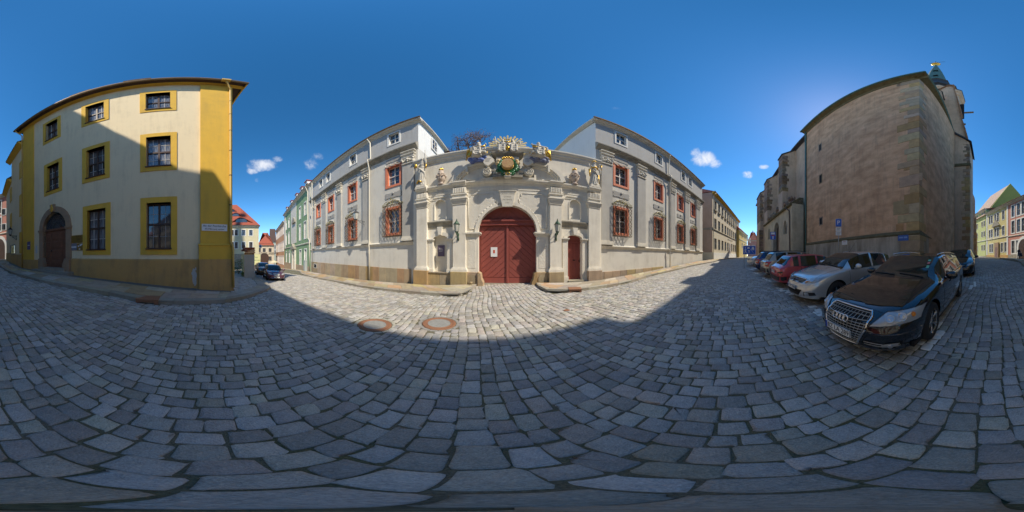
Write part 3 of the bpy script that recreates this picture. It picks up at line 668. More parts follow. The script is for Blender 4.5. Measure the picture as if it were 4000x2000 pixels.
# boards
def board(par, fr, x0, x1, yt, yb, m, nm, w=.0, th=.03):
    xm = (x0 + x1) / 2; u0, u1 = fr.u(x0), fr.u(x1); z1, z0 = fr.z(xm, yt), fr.z(xm, yb)
    MB(fr).box(u0, u1, w, w + th, z0, z1).build(nm, m, par); return u0, u1, z0, z1
m_brass = mat('brass_board', (.40, .27, .07), .35, .8, 4, metal=.6, col2=(.3, .2, .06), blend=.4)
u0, u1, z0, z1 = board(SB, f, 279, 326, 919, 949, m_brass, 'brass_board'); cx = (u0 + u1) / 2
for i, s_ in enumerate(('Evangelisches', 'Schulzentrum', 'Bautzen')): text_on(f, s_, cx + .12, .035, z1 - .08 - .08 * i, .065, m_black, SB)
u0, u1, z0, z1 = board(SB, f, 279, 301, 951, 978, plain('grey_board', (.22, .23, .27), .4), 'notice_board'); MB(f).box(u0 + .03, u1 - .03, .03, .034, (z0 + z1) / 2 - .04, (z0 + z1) / 2 + .02).build('notice_strip', m_whites, SB)
u0, u1, z0, z1 = board(SB, f, 302, 326, 951, 978, m_brass, 'brass_board')
for a, c, s_ in ((.15, .62, .07), (.45, .75, .09), (.3, .2, .08), (.7, .85, .06)): MB(f).box(u0 + (u1 - u0) * a, u0 + (u1 - u0) * a + s_ * 1.2, .03, .034, z0 + (z1 - z0) * c - s_ / 2, z0 + (z1 - z0) * c + s_ / 2).build('sticker', m_whites, SB)
m_violet = plain('faded_violet_sign', (.13, .11, .22), .5)
u0, u1, z0, z1 = board(SB, f, 110, 122, 944, 975, m_violet, 'information_sign', .072, .02); MB(f).box(u0 + .05, u1 - .05, .092, .095, (z0 + z1) / 2, (z0 + z1) / 2 + .04).build('sign_text', m_whites, SB)
u0, u1, z0, z1 = board(SB, f, 140.5, 146, 960, 990, plain('bell_panel', (.6, .6, .6), .3), 'doorbell_panel', .01, .03)
u0, u1 = f.u(787), f.u(885); zc = f.z(836, 889); MB(f).box(u0, u1, .10, .125, zc - .16, zc + .13).build('street_name_sign', m_whites, SB)
text_on(f, 'An der Petrikirche', (u0 + u1) / 2, .127, zc + .045, .13, m_black, SB); text_on(f, 'Při Pětrowej cyrkwi', (u0 + u1) / 2, .127, zc - .09, .1, m_black, SB)
# flaking patches in the plinth
b = MB(f); 
for (x, y, r_) in ((757, 1060, .13), (760, 1075, .17), (758, 1092, .15), (762, 1105, .1), (751, 1068, .07), (764, 1050, .06)): b.prism([(f.u(x) + r_ * .6 * cos(t) * random.uniform(.7, 1.1), f.z(x, y) + r_ * 1.2 * sin(t) * random.uniform(.7, 1.1)) for t in [2 * pi * i / 9 for i in range(9)]], .06, .0745 + r_ * .01)
b.build('bare_plaster_patch', plain('bare_plaster', (.5, .49, .46), .9), SB)
# cornice, gutter, roof
zg = f.z(778, 303, .62)
co = [(0, 0), (.06, .03), (.1, .1), (.28, .2), (.34, .24), (.5, .27), (.56, zg - zt - .18)]
MB(f).mould(uL - .45, uR + .5, zt, co).build('cornice', m_ochre, SB)
b = MB(f); b.mould(uL - .5, uR + .56, zg - .18, [(.54, 0), (.62, .02), (.66, .1), (.66, .16), (.60, .16)]); b.build('gutter', m_gutter, SB)
# return cornice round the corner
b = MB(f); b.box(uR, uR + .5, -8, .0, zt + .2, zg - .02).box(uR + .5, uR + .56, -8, .5, zg - .18, zg - .03); b.build('cornice_return', m_ochre, SB)
dpt = 9; b = MB(f); b.hexa([(uL - .5, .6, zg - .04), (uR + .56, .6, zg - .04), (uR + .56, -dpt, zg - .04), (uL - .5, -dpt, zg - .04), (uL + 3.2, -3.4, zg + 3.2), (uR - 3.2, -3.4, zg + 3.2), (uR - 3.2, -5.2, zg + 3.2), (uL + 3.2, -5.2, zg + 3.2)]); b.build('roof', m_dark_tile, SB)
def dormer(x0, x1, dz=.62, fw=.15):
    a, c = f.u(x0, .6), f.u(x1, .6); MB(f).box(a + .12, c - .12, -2.2, fw - .1, zg, zg + dz - .1).build('dormer', m_trim, SB); MB(f).hexa([(a, fw + .1, zg + dz - .12), (c, fw + .1, zg + dz - .12), (c, -2.6, zg + dz + .8), (a, -2.6, zg + dz + .8), (a, fw + .1, zg + dz), (c, fw + .1, zg + dz), (c, -2.6, zg + dz + .9), (a, -2.6, zg + dz + .9)]).build('dormer_roof', m_dark_tile, SB)
dormer(150, 345, .42, .32); dormer(262, 345, .6, .3); dormer(345, 470, .38, .3); dormer(474, 585, .66, .3); dormer(585, 778, .42, .32)
# downpipes
def pipe(fr, par, pts, r, m, nm='downpipe', n=8): return MB(fr).tube(pts, r, n).build(nm, m, par)
ue = f.u(896); pipe(f, SB, [(ue - .3, .6, zg - .12), (ue - .28, .58, zg - .3), (ue - .02, .2, zg - .75), (ue, .17, zg - 1.0), (ue, .17, zped + .15), (ue + .08, .27, zped - .1), (ue + .1, .27, f.zb - .2)], .055, m_pipey)
MB(f).box(ue - .48, ue - .12, .5, .72, zg - .2, zg - .02).build('rainwater_head', m_pipey, SB)
for k in range(1, 7): zq = zped + .3 + (zg - 1.2 - zped) * k / 7; MB(f).lathe((ue, .17, zq), [(.056, -.03), (.066, -.02), (.066, .02), (.056, .03)], 8).build('pipe_clip', m_gutter, SB)
ul = f.u(93) + .1; pipe(f, SB, [(uL - .25, .62, zg - .15), (uL - .2, .5, zg - .4), (uL - .06, .12, zg - .8), (uL - .06, .12, f.zb - .2)], .05, m_pipey)

# ---- set back sections of the same range further up the street
def seg_frame(p, q):   # vertical plane through two world xy points, seen from the camera
    d = Vector((q[0] - p[0], q[1] - p[1])).normalized(); n = Vector((d.y, -d.x)); D = n.dot(Vector(p[:2]))
    if D < 0: n = -n; D = -D
    return Fr(math.degrees(math.atan2(n.x, n.y)), D)
cornB = (-1.78, -12.3); cornC = (-1.11, -15.6); endC = (-.77, -19.6)
def annex(name, label, p, q, eave_z, holes_px, plinth_h=.9, oh=.5):
    g = seg_frame(p, q); up, uq = g.world_uw(*p)[0], g.world_uw(*q)[0]; a, c = min(up, uq), max(up, uq); g.u0 = (a + c) / 2; g.zb = gz(*V2(g.P(g.u0, 0, 0))) + .1
    B = building(name, g, label); MB(g).box(a, c, -6, 0, g.zb - 1, eave_z).build('wall', m_cream, B)
    MB(g).box(a, c, 0, .05, g.zb - 1, g.zb + plinth_h).build('plinth', m_ochre2, B)
    MB(g).mould(a - oh, c, eave_z, [(0, 0), (.1, .05), (.35, .25), (.45, .28), (.45, .4)]).build('cornice', m_ochre, B)
    MB(g).hexa([(a - oh, .5, eave_z + .4), (c, .5, eave_z + .4), (c, -6, eave_z + .4), (a - oh, -6, eave_z + .4), (a + .5, -2.5, eave_z + 2.6), (c, -2.5, eave_z + 2.6), (c, -3, eave_z + 2.6), (a + .5, -3, eave_z + 2.6)]).build('roof', m_dark_tile, B)
    return g, B, a, c
g1, B1, a, c = annex('school_wing', 'narrow cream house section behind the school corner with a lantern on its wall', cornB, cornC, EH + 10.0, [])
for (y0, y1) in ((620, 685), (752, 838), (903, 990)):
    zz0, zz1 = g1.z(91, y1), g1.z(91, y0); MB(g1).box(c - .9, c - .15, .0, .05, zz0, zz1).build('window_surround', m_ochre, B1)
zz0, zz1 = g1.z(50, 994), g1.z(50, 956); MB(g1).box(g1.u(41), g1.u(60), 0, .03, zz0, zz1).build('window_surround', m_trimd, B1)
MB(g1).box(g1.u(46), g1.u(59.5), .03, .04, zz0 + .1, zz1 - .1).build('pane', m_glass, B1)
for i in range(3): MB(g1).box(g1.u(46) + (g1.u(59.5) - g1.u(46)) * (i + 1) / 4 - .015, g1.u(46) + (g1.u(59.5) - g1.u(46)) * (i + 1) / 4 + .015, .04, .06, zz0 + .1, zz1 - .1).build('window_bar', m_ironw, B1)
g2, B2, a, c = annex('school_wing', 'low cream house section beyond the lantern wall with ochre cornice', cornC, endC, EH + 7.6, [])
for (y0, y1) in ((737, 788), (836, 892)):
    zz0, zz1 = g2.z(43, y1), g2.z(43, y0); MB(g2).box(g2.u(40), g2.u(46), 0, .05, zz0, zz1).build('window_surround', m_ochre, B2)
# =================================================================== lanterns
m_lampg = plain('lantern_glass', (.55, .55, .5), .15, spec=.8)
m_green = mat('green_patina', (.06, .11, .07), .55, .6, 10, metal=.3, col2=(.03, .06, .04), blend=.4)
def lantern(name, loc, rz, label, arm, h=.75, r=.17, m=m_ironw, n=6, scr=True, group='wall lanterns', tall=1.0):
    """arm: length out from the wall; origin at the wall where the bracket is fixed; -y is away from the wall"""
    t = empty(name, loc, rz, label, 'lantern', group)
    b = MB(); b.tube([(0, 0, 0), (0, arm * .5, .03), (0, arm, .0)], .018, 6); b.tube([(0, 0, -.32), (0, arm * .35, -.22), (0, arm * .8, .0)], .014, 6); b.lathe((0, 0.0, -.15), [(.05, -.22), (.06, -.1), (.03, 0), (.06, .1), (.04, .2)], 8)
    if scr:
        for q in (.3, .6): b.tube([(0, arm * q + .09 * cos(i * .8) * (1 - i * .06), -.1 + .09 * sin(i * .8) * (1 - i * .06)) for i in range(11)], .01, 5, cap=False)
    b.build('bracket', m, t)
    z0 = .08; g = MB().lathe((0, arm), [(r * .55, z0), (r, z0 + h * .55 * tall)], n, False, sq=True); g.build('glass', m_lampg, t)
    c = MB(); c.lathe((0, arm), [(.03, z0 - .12), (.06, z0 - .06), (r * .6, z0 - .02), (r * .62, z0 + .02)], n, False, sq=True); zt_ = z0 + h * .55 * tall
    for k in range(n):
        t_ = 2 * pi * k / n + pi / n; c.tube([(r * .57 * cos(t_), arm + r * .57 * sin(t_), z0), (r * 1.02 * cos(t_), arm + r * 1.02 * sin(t_), zt_)], .009, 4)
    c.build('frame', m, t)
    MB().lathe((0, arm), [(r * 1.12, zt_ - .01), (r * 1.15, zt_ + .02), (r * .95, zt_ + .05), (r * .55, zt_ + .15), (r * .3, zt_ + .18), (r * .28, zt_ + .22), (.02, zt_ + .25), (.03, zt_ + .28), (.0, zt_ + .33)], n, False, sq=True).build('cap', m, t)
    return t
lp = g1.P(g1.u(64), 0, g1.z(64, 922)); lantern('wall_lantern', lp, -g1.n, 'black scrolled wall lantern on the narrow cream wall at the far left', .55, .8, .2)

# =================================================================== CONVENT WINGS
ornu = {}
def capital(b, u0, u1, z, s=1.0):
    """stack of mouldings with foliage below them; z = underside of the foliage"""
    w = u1 - u0; c = (u0 + u1) / 2
    b.box(u0 - .03, u1 + .03, 0, .20, z - .07, z)
    for i in range(5):
        x = u0 + w * (.1 + .2 * i)
        b.ball((x, .2, z + .17 + (.05 if i % 2 else 0)), (.08 * s, .07, .12), 6, 5)
    for x in (u0 + .02, u1 - .02): b.ball((x, .22, z + .32), (.09, .08, .1), 6, 5)
    b.ball((c, .22, z + .3), (.13, .09, .11), 6, 5)
    b.box(u0 + .03, u1 - .03, 0, .15, z, z + .42)
    for k, (e, h0, h1) in enumerate(((.02, .42, .50), (.05, .50, .55), (.0, .55, .72), (.04, .72, .78), (.08, .78, .84), (.0, .84, 1.0), (.05, 1.0, 1.06), (.10, 1.06, 1.13))): b.box(u0 - e, u1 + e, 0, .17 + e, z + h0, z + h1)
def make_grille(w, h, key):
    b = MB(); W, H, D = w / 2 + .06, h / 2 + .08, .30
    nv = 9
    def bar(p, q, r=.015): b.tube([p, q], r, 4, cap=False, smooth=False)
    st = 2 * W / 5
    for s_ in (1, -1):
        for i in range(-9, 10):
            # diagonal x = i*st + s*z*.62
            pts = []
            for z in (-H, H):
                pts.append((i * st + s_ * z * .62, z))
            (x0, z0), (x1, z1) = pts
            def clip(x0, z0, x1, z1):
                t0, t1 = 0, 1
                for lo, hi, a, d in ((-W, W, x0, x1 - x0),):
                    if abs(d) < 1e-9: continue
                    ta, tb = (lo - a) / d, (hi - a) / d; t0 = max(t0, min(ta, tb)); t1 = min(t1, max(ta, tb))
                return None if t0 >= t1 else (x0 + (x1 - x0) * t0, z0 + (z1 - z0) * t0, x0 + (x1 - x0) * t1, z0 + (z1 - z0) * t1)
            c = clip(x0, z0, x1, z1)
            if c: bar((c[0], D, c[1]), (c[2], D, c[3]))
    n = int(2 * H / .24)
    for sx in (-1, 1):
        for i in range(n):
            a = -H + 2 * H * i / n; c = a + 2 * H / n; bar((sx * W, 0, a), (sx * W, D, c), .014); bar((sx * W, D, a), (sx * W, 0, c), .014)
    m = int(2 * W / .24)
    for z in (-H, H):
        for i in range(m):
            a = -W + 2 * W * i / m; c = a + 2 * W / m; bar((a, 0, z), (c, D, z), .012); bar((a, D, z), (c, 0, z), .012)
    for z in (-H, H): bar((-W, D, z), (W, D, z), .017); bar((-W, .02, z), (-W, D, z), .014); bar((W, .02, z), (W, D, z), .014)
    for x in (-W, W): bar((x, D, -H), (x, D, H), .017)
    me = b.mesh('grille'); me.materials.append(m_grille)
    c = MB()
    for sx in (-1, 1):
        scroll(c, (sx * W * .55, H + .12), .17, 1.4, D, pi * .5, sx, .017); scroll(c, (sx * W * .95, H + .08), .11, 1.2, D, pi * .3, sx, .014); scroll(c, (sx * W * .25, H + .2), .14, 1.3, D, pi, -sx, .016); scroll(c, (sx * W * 1.15, H + .02), .09, 1.1, D * .5, 0, sx, .014)
        c.tube([(sx * W * 1.1, D, H), (sx * W * .6, D, H + .3), (0, D, H + .42)], .014, 4); c.tube([(sx * W, D, H), (sx * W, .03, H + .2)], .014, 4)
    c.tube([(0, D, H), (0, D, H + .58)], .017, 4); c.ball((0, D, H + .48), .05, 6, 4)
    for i in range(7): c.ball((random.uniform(-W, W) * .8, D, H + random.uniform(.05, .3)), (.04, .02, .05), 5, 4)
    ce = c.mesh('grille_crest'); ce.materials.append(mat('gilded_green_iron', (.10, .13, .05), .5, 1, 9, metal=.5, col2=(.6, .42, .12), blend=.3))
    return me, ce
def swag_mesh(w):
    b = MB(); 
    for k in range(3):
        x0 = -w / 2 + w * k / 3; b.tube([(x0 + w / 3 * i / 6, .05, -.10 * sin(pi * i / 6)) for i in range(7)], [.02, .03, .045, .05, .045, .03, .02], 6)
    for k in range(4): b.ball((-w / 2 + w * k / 3, .06, .02), (.05, .04, .06), 6, 5)
    b.tube([(-w / 2, .04, .08), (-w / 4, .04, .13), (0, .04, .08), (w / 4, .04, .13), (w / 2, .04, .08)], .022, 5)
    me = b.mesh('swag'); me.materials.append(m_trim); return me
fl = Fr(NW, DW)
UZ = [fl.z(1538, 730), fl.z(1538, 644)]; LZ = [fl.z(1538, 919), fl.z(1538, 808)]; AZ = [fl.z(1538, 563.5), fl.z(1538, 516)]
UW = fl.u(1569) - fl.u(1507); LW = fl.u(1568) - fl.u(1508); AW = fl.u(1563.6) - fl.u(1512)
bnd = .17
pU = wproto('wing_upper', UW - 2 * bnd, UZ[1] - UZ[0] - 2 * bnd, band=bnd, proud=.05, depth=.24, bm=m_salmon, sm=m_whitew, pm=m_glass, cols=(1, 1), rows=(2, 2), mw=.075, extra=[('swag', swag_mesh(UW), (0, 0, (UZ[1] - UZ[0]) / 2 + .02))])
gm, gc = make_grille(LW, LZ[1] - LZ[0], 0)
pL = wproto('wing_lower', LW - 2 * bnd, LZ[1] - LZ[0] - 2 * bnd, band=bnd, proud=.05, depth=.24, bm=m_salmon, sm=m_whitew, pm=m_glass, cols=(1, 1), rows=(2, 2), mw=.075, extra=[('grille', gm, (0, 0, 0)), ('grille_crest', gc, (0, 0, 0))])
pA = wproto('wing_attic', AW - .28, AZ[1] - AZ[0] - .28, band=.14, proud=.04, depth=.2, bm=m_white, sm=m_whitew, pm=m_glass, cols=(1, 1), rows=(1, 1), mw=.07)
def wavy_panel(b, u, w, z0, z1, th=.035, orn=True):
    n = 24; p = []
    for i in range(n): x = -w / 2 + w * i / (n - 1); p.append((u + x, z0 + .05 * abs(sin(x * 5))))
    for i in range(6): z = z0 + (z1 - z0) * (i + 1) / 7; p.append((u + w / 2 + .05 * sin(i * 2.1), z))
    for i in range(n): x = w / 2 - w * i / (n - 1); p.append((u + x, z1 - .05 * abs(sin(x * 5))))
    for i in range(6): z = z1 - (z1 - z0) * (i + 1) / 7; p.append((u - w / 2 - .05 * sin(i * 2.1), z))
    b.prism(p, 0, th)
    if orn: b.ball((u, .05, (z0 + z1) / 2 + .12), (.1, .05, .09), 8, 5)
ZC = EH + 8.15; ZE = EH + 11.3
def wing(name, label, u0, u1, ledge_px, wx, ax, pils, base_pts, ret_u, ret_dir, ret_len, pipes, stonex):
    g = Fr(NW, DW); g.u0 = (u0 + u1) / 2; g.zb = gz(*V2(g.P(g.u0, 0, 0)))
    B = building(name, g, label, 'building', 'convent wings either side of the gate'); zl = g.z(*ledge_px, .1); ucs = [(g.u(a) + g.u(b_)) / 2 for a, b_ in wx]; acs = [(g.u(a) + g.u(b_)) / 2 for a, b_ in ax]
    lo = min(gz(*V2(g.P(u0, 0, 0))), gz(*V2(g.P(u1, 0, 0)))) - .8
    iu, iz = (UW - 2 * bnd) / 2, (UZ[1] - UZ[0]) / 2 - bnd; lz_ = (LZ[1] - LZ[0]) / 2 - bnd; UM, LM, AM = sum(UZ) / 2, sum(LZ) / 2, sum(AZ) / 2
    hs_ = [(c - iu, c + iu, UM - iz, UM + iz) for c in ucs] + [(c - (LW / 2 - bnd), c + (LW / 2 - bnd), LM - lz_, LM + lz_) for c in ucs]
    b = MB(g).wall(u0, u1, lo, ZC, 0, hs_); b.add([(u0, 0, lo), (u0, -8, lo), (u0, -8, ZC), (u0, 0, ZC)], [(0, 1, 2, 3)]); b.add([(u1, 0, lo), (u1, -8, lo), (u1, -8, ZC), (u1, 0, ZC)], [(0, 1, 2, 3)]); b.build('wall', m_wing, B)
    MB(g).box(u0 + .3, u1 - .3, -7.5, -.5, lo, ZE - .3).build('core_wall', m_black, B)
    au0, au1 = u0, u1
    ha = [(c - AW / 2 + .14, c + AW / 2 - .14, AZ[0] + .14, AZ[1] - .14) for c in acs]
    MB(g).wall(au0, au1, ZC, ZE, -.05, ha).build('attic_wall', m_attic, B)
    # returns towards the garden (white, canted)
    for uu, dr_, ln in ((ret_u, ret_dir, ret_len),):
        m = MB(g); m.add([(uu, 0 - .05, lo), (uu + dr_, -ln, lo), (uu + dr_, -ln, ZE), (uu, -.05, ZE)], [(0, 1, 2, 3)]); m.build('side_wall', m_white, B)
        other = u0 if uu == u1 else u1
        m = MB(g); m.add([(other, -.05, lo), (other, -ln - 3, lo), (other, -ln - 3, ZE), (other, -.05, ZE)], [(0, 1, 2, 3)]); m.build('side_wall', m_attic, B)
    for c in ucs: put_window(pU, g, B, c, 0, UM); put_window(pL, g, B, c, 0, LM)
    for c in acs: put_window(pA, g, B, c, -.05, AM)
    # ornament fields
    for c in ucs:
        b = MB(g); wavy_panel(b, c, UW * 1.02, LZ[1] + .72, UZ[0] - .42); b.build('plaster_field', m_field, B)
        b = MB(g); wavy_panel(b, c, UW * .9, UZ[1] + .28, UZ[1] + .72, orn=False); b.build('plaster_field', m_field, B)
        b = MB(g); b.tube([(c - UW * .5, .04, LZ[1] + .1), (c - UW * .35, .04, LZ[1] + .42), (c, .05, LZ[1] + .55), (c + UW * .35, .04, LZ[1] + .42), (c + UW * .5, .04, LZ[1] + .1)], .03, 6); b.build('window_hood', m_trim, B)
    # ledge and cornice
    MB(g).mould(u0, u1, zl - .1, [(0, 0), (.05, .02), (.09, .1), (.13, .14), (.13, .19), (.04, .24), (0, .26)]).build('ledge', m_trim, B)
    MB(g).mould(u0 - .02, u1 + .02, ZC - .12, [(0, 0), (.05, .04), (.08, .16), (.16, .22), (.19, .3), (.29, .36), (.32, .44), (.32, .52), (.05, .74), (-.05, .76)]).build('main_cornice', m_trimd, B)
    ee = [(-.05, -.16), (.03, -.1), (.07, 0), (.2, .04), (.23, .12), (.27, .14), (.29, .22)]
    MB(g).mould(u0 - .3, u1 + .3, ZE, ee).build('eave', m_trim, B); MB(g).mould(u0 - .35, u1 + .35, ZE + .16, [(.27, 0), (.34, .01), (.36, .1), (.3, .1)]).build('gutter', m_gutter, B)
    # side eave + roof
    sgn = 1 if ret_u == u1 else -1
    m = MB(g); q = ret_u + sgn * .3; m.hexa([(ret_u, .28, ZE), (q, .28, ZE + .1), (q + ret_dir, -ret_len - .3, ZE + .1), (ret_u + ret_dir, -ret_len - .3, ZE), (ret_u, .28, ZE + .22), (q, .28, ZE + .22), (q + ret_dir, -ret_len - .3, ZE + .22), (ret_u + ret_dir, -ret_len - .3, ZE + .22)]); m.build('side_eave', m_trim, B)
    far_u = u0 if sgn > 0 else u1; r0 = ret_u + sgn * .28
    m = MB(g); m.hexa([(far_u - sgn * .4, .3, ZE + .225), (r0, .3, ZE + .225), (r0 + ret_dir, -ret_len - 2, ZE + .225), (far_u - sgn * .4, -ret_len - 3, ZE + .225), (far_u + sgn * 1, -3.4, ZE + 1.6), (ret_u - sgn * 3, -3.4, ZE + 1.6), (ret_u - sgn * 3 + ret_dir, -4.4, ZE + 1.6), (far_u + sgn * 1, -4.4, ZE + 1.6)]); m.build('roof', m_red_tile, B)
    for (x0, x1) in pils:
        a, c = g.u(x0, .14), g.u(x1, .14); zt_ = ZC - .3
        MB(g).box(a, c, 0, .14, zl + .18, zt_ - .9).build('pilaster', m_pil, B)
        b = MB(g); b.box(a - .08, c + .08, 0, .22, zl + .16, zl + .3).box(a - .05, c + .05, 0, .19, zl + .3, zl + .38).box(a - .02, c + .02, 0, .16, zl + .38, zl + .46); b.build('pilaster_base', m_trim, B)
        b = MB(g); capital(b, a, c, ZC - 1.3); b.build('capital', m_trim, B)
        MB(g).box(a - .04, c + .04, 0, .16, ZC - .17, ZC - .12).build('pilaster_top', m_pil, B)
    # stone plinth of separate slabs
    xs_ = stonex; zb_top = base_pts
    for (a, c) in zip(xs_, xs_[1:]):
        ua, uc2 = g.u(a), g.u(c); um = (ua + uc2) / 2; zt2 = zb_top(um); o = MB(g).box(ua + .006, uc2 - .006, -.02, .06 + random.uniform(0, .012), lo + .3, zt2, .012).build('plinth_stone', m_stone, B)
    for x, top, bend in pipes:
        u = g.u(x, .2); MB(g).tube([(u - .15, .3, ZE + .1), (u - .12, .26, ZE - .05), (u, .12, ZE - .45), (u, .08, ZC + .75), (u, .38, ZC + .5), (u, .38, ZC + .2), (u, .26, ZC - .35), (u, .22, ZC - .6), (u, .22, zl + .35), (u, .26, zl), (u, .22, zl - .25), (u, .2, gz(*V2(g.P(u, .2, 0))) + .1)], .055, 8).build('downpipe', m_pipec, B)
    return g, B
gl = Fr(NW, DW); lbt = lambda u: gl.z(1607, 1053) + (u - gl.u(1607)) * .0
def left_top(u):   # top line of the stone plinth, descending to the left
    uA, zA = gl.uz(1604, 1051); uB, zB = gl.uz(1217, 1022); return zA + (u - uA) * (zB - zA) / (uB - uA)
def right_top(u):
    uA, zA = gl.uz(2352, 1062); uB, zB = gl.uz(2592, 1040); return zA + (u - uA) * (zB - zA) / (uB - uA)
gW, BW = wing('convent_wing', 'pale grey convent wing left of the gate with salmon windows and iron baskets', gl.u(1214), gl.u(1632), (1430, 960),
     [(1507, 1569), (1360, 1396), (1281.5, 1306), (1236, 1253)], [(1512, 1563.6), (1363, 1392.5), (1272, 1290), (1245.5, 1259.7)],
     [(1571, 1616), (1415.5, 1439), (1316, 1331.7), (1258, 1272), (1218.5, 1229)], left_top, gl.u(1632), -.2, 5.0, [(1443, 0, 0)], [1217, 1242, 1255, 1272, 1290, 1310, 1335, 1362, 1388, 1404, 1430, 1457, 1482, 1509, 1553, 1580, 1606])
MB(gW).box(gW.u(1227), gW.u(1240), .06, .085, gW.z(1233, 1047), gW.z(1233, 1030)).build('cellar_window', m_trim, BW); MB(gW).box(gW.u(1228.5), gW.u(1238.5), .085, .09, gW.z(1233, 1045), gW.z(1233, 1032)).build('pane', m_glass, BW)
u = gW.u(1219, .25); MB(gW).tube([(u, .25, ZE), (u, .25, gz(*V2(gW.P(u, .2, 0))) + .05)], .06, 8).build('downpipe', m_pipec, BW)
gR, BR = wing('convent_wing', 'pale grey convent wing right of the gate with salmon windows and iron baskets', gl.u(2328), gl.u(2744), (2540, 973),
     [(2395, 2456), (2554, 2590), (2646, 2669), (2698, 2714.7)], [(2403, 2452), (2562, 2589), (2663, 2677), (2691, 2703)],
     [(2350, 2393), (2492, 2522.5), (2621.5, 2638), (2677, 2693), (2720.5, 2734)], right_top, gl.u(2328), -.9, 6.0, [(2617, 0, 0)], [2347, 2358, 2392, 2421, 2447, 2480, 2510, 2545, 2590])
# window of the white return wall of the west wing
def side_window(g, B, uu, dr_, ln, x0, x1, xm, yt, yb, flip):
    # find depth along the return for two photo columns
    def hit(x):
        a = ang(x); best = None
        for i in range(401):
            t = i / 400; p = g.P(uu + dr_ * t, -ln * t, 0); d = abs(math.atan2(p.x, p.y) - a)
            if best is None or d < best[0]: best = (d, t, math.hypot(p.x, p.y))
        return best[1], best[2]
    t0, d0 = hit(x0); t1, d1 = hit(x1); tm, dm = hit(xm); z1, z0 = EH + dm * tan(ele(yt)), EH + dm * tan(ele(yb)); tm = (t0 + t1) / 2; wid = abs(t1 - t0) * ln
    pr = wproto('ret%d' % x0, wid - .24, z1 - z0 - .24, band=.12, proud=.04, depth=.02, bm=m_white, sm=m_whitew, pm=m_glass, cols=(1, 1), rows=(1, 1), mw=.06)
    o = put_window(pr, g, B, uu + dr_ * tm, -ln * tm, (z0 + z1) / 2); o.rotation_euler = (0, 0, flip); return o
o_ = side_window(gW, BW, gl.u(1632), -.2, 5.0, 1683, 1706, 1694, 548, 592, R(90) + .04); o_.location.x += .05
lp = gW.P(gW.u(1424, .14), .0, gW.z(1424, 868)); lantern('wall_lantern', lp + gW.ud * 0, -gW.n, 'grey iron lantern on a long bracket beside the lower windows of the left wing', 1.05, .95, .24, plain('dark_zinc', (.12, .12, .12), .5, .5), n=4, group='wall lanterns')
# =================================================================== THE BAROQUE GATE
g = Fr(NG, DG)
def q(X, Y=0): return 1550 + X / 1.718, 450 + Y / 1.718
def gu(X, w=0): return g.u(q(X)[0], w)
def gzz(X, Y, w=0): return g.z(*q(X, Y), w)
g.u0 = 0; g.zb = gz(*V2(g.P(0, 0, 0)))
GT = building('convent_gate', g, 'baroque white convent gateway with tall round arch, blind niches and stepped piers', 'gateway')
uA, uB = gu(112), gu(1372)
zc_ = g.z(2000, 698, .25)                    # top of the main cornice
zat = gzz(300, 268, -.15)                    # top of the attic wall
lo = g.zb - 1.2
ad0, ad1 = gu(545), gu(940); zsp = gzz(545, 790); ztop = gzz(742, 603); ar = (ad1 - ad0) / 2; ac = (ad0 + ad1) / 2
n1 = (gu(255), gu(330)); n2 = (gu(1158), gu(1235)); nz0, nz1 = gzz(290, 700), gzz(290, 568)
bd = (gu(247), gu(342)); bz0, bz1 = gzz(300, 1055), gzz(300, 808)
rd = (gu(1143), gu(1240)); rz0, rz1 = gzz(1190, 1100, -.1), gzz(1190, 806)
def archhole(a, b, z0, z1, rise=None):
    r = (b - a) / 2; rr = rise or r; return [(a, z0), (b, z0)] + arch((a + b) / 2, z1 - rr, r, rr, 12)
H_arch = [(ad0, lo), (ad1, lo)] + arch(ac, zsp, ar, ztop - zsp, 24)
holes = [H_arch[:], archhole(*n1, nz0, nz1), archhole(*n2, nz0, nz1), archhole(*bd, bz0, bz1, .16), [(rd[0], lo), (rd[1], lo)] + arch((rd[0] + rd[1]) / 2, rz1 - .17, (rd[1] - rd[0]) / 2, .17, 10)]
# arch and door reach the bottom: keep them as notches
def notch(u_from, u_to, prof): return prof
outl = [(uA, lo), (ad0, lo)] + arch(ac, zsp, ar, ztop - zsp, 24)[::-1] + [(ad1, lo), (rd[0], lo)] + arch((rd[0] + rd[1]) / 2, rz1 - .17, (rd[1] - rd[0]) / 2, .17, 10)[::-1] + [(rd[1], lo), (uB, lo), (uB, zc_ + .01), (uA, zc_ + .01)]
MB(g).prism(outl, -.35, 0, holes[1:4]).build('wall', m_gate, GT)
MB(g).box(uA, uB, -.7, -.2, zc_ + .01, zat - .3).build('attic_wall', m_gate, GT)
for a in (n1, n2): MB(g).box(a[0] - .1, a[1] + .1, -.3, -.13, nz0 - .1, nz1 + .1).build('niche_back', m_gate, GT)
MB(g).box(bd[0] - .1, bd[1] + .1, -.34, -.2, bz0 - .1, bz1 + .1).build('niche_back', m_gate, GT)
# attic top cornice
MB(g).mould(uA, uB, zat - .52, [(0, -.02), (.05, 0), (.05, .08), (.12, .14), (.12, .24), (.2, .32), (.24, .42), (.24, .5), (-.3, .54)], -.2).build('attic_cornice', m_gate, GT)
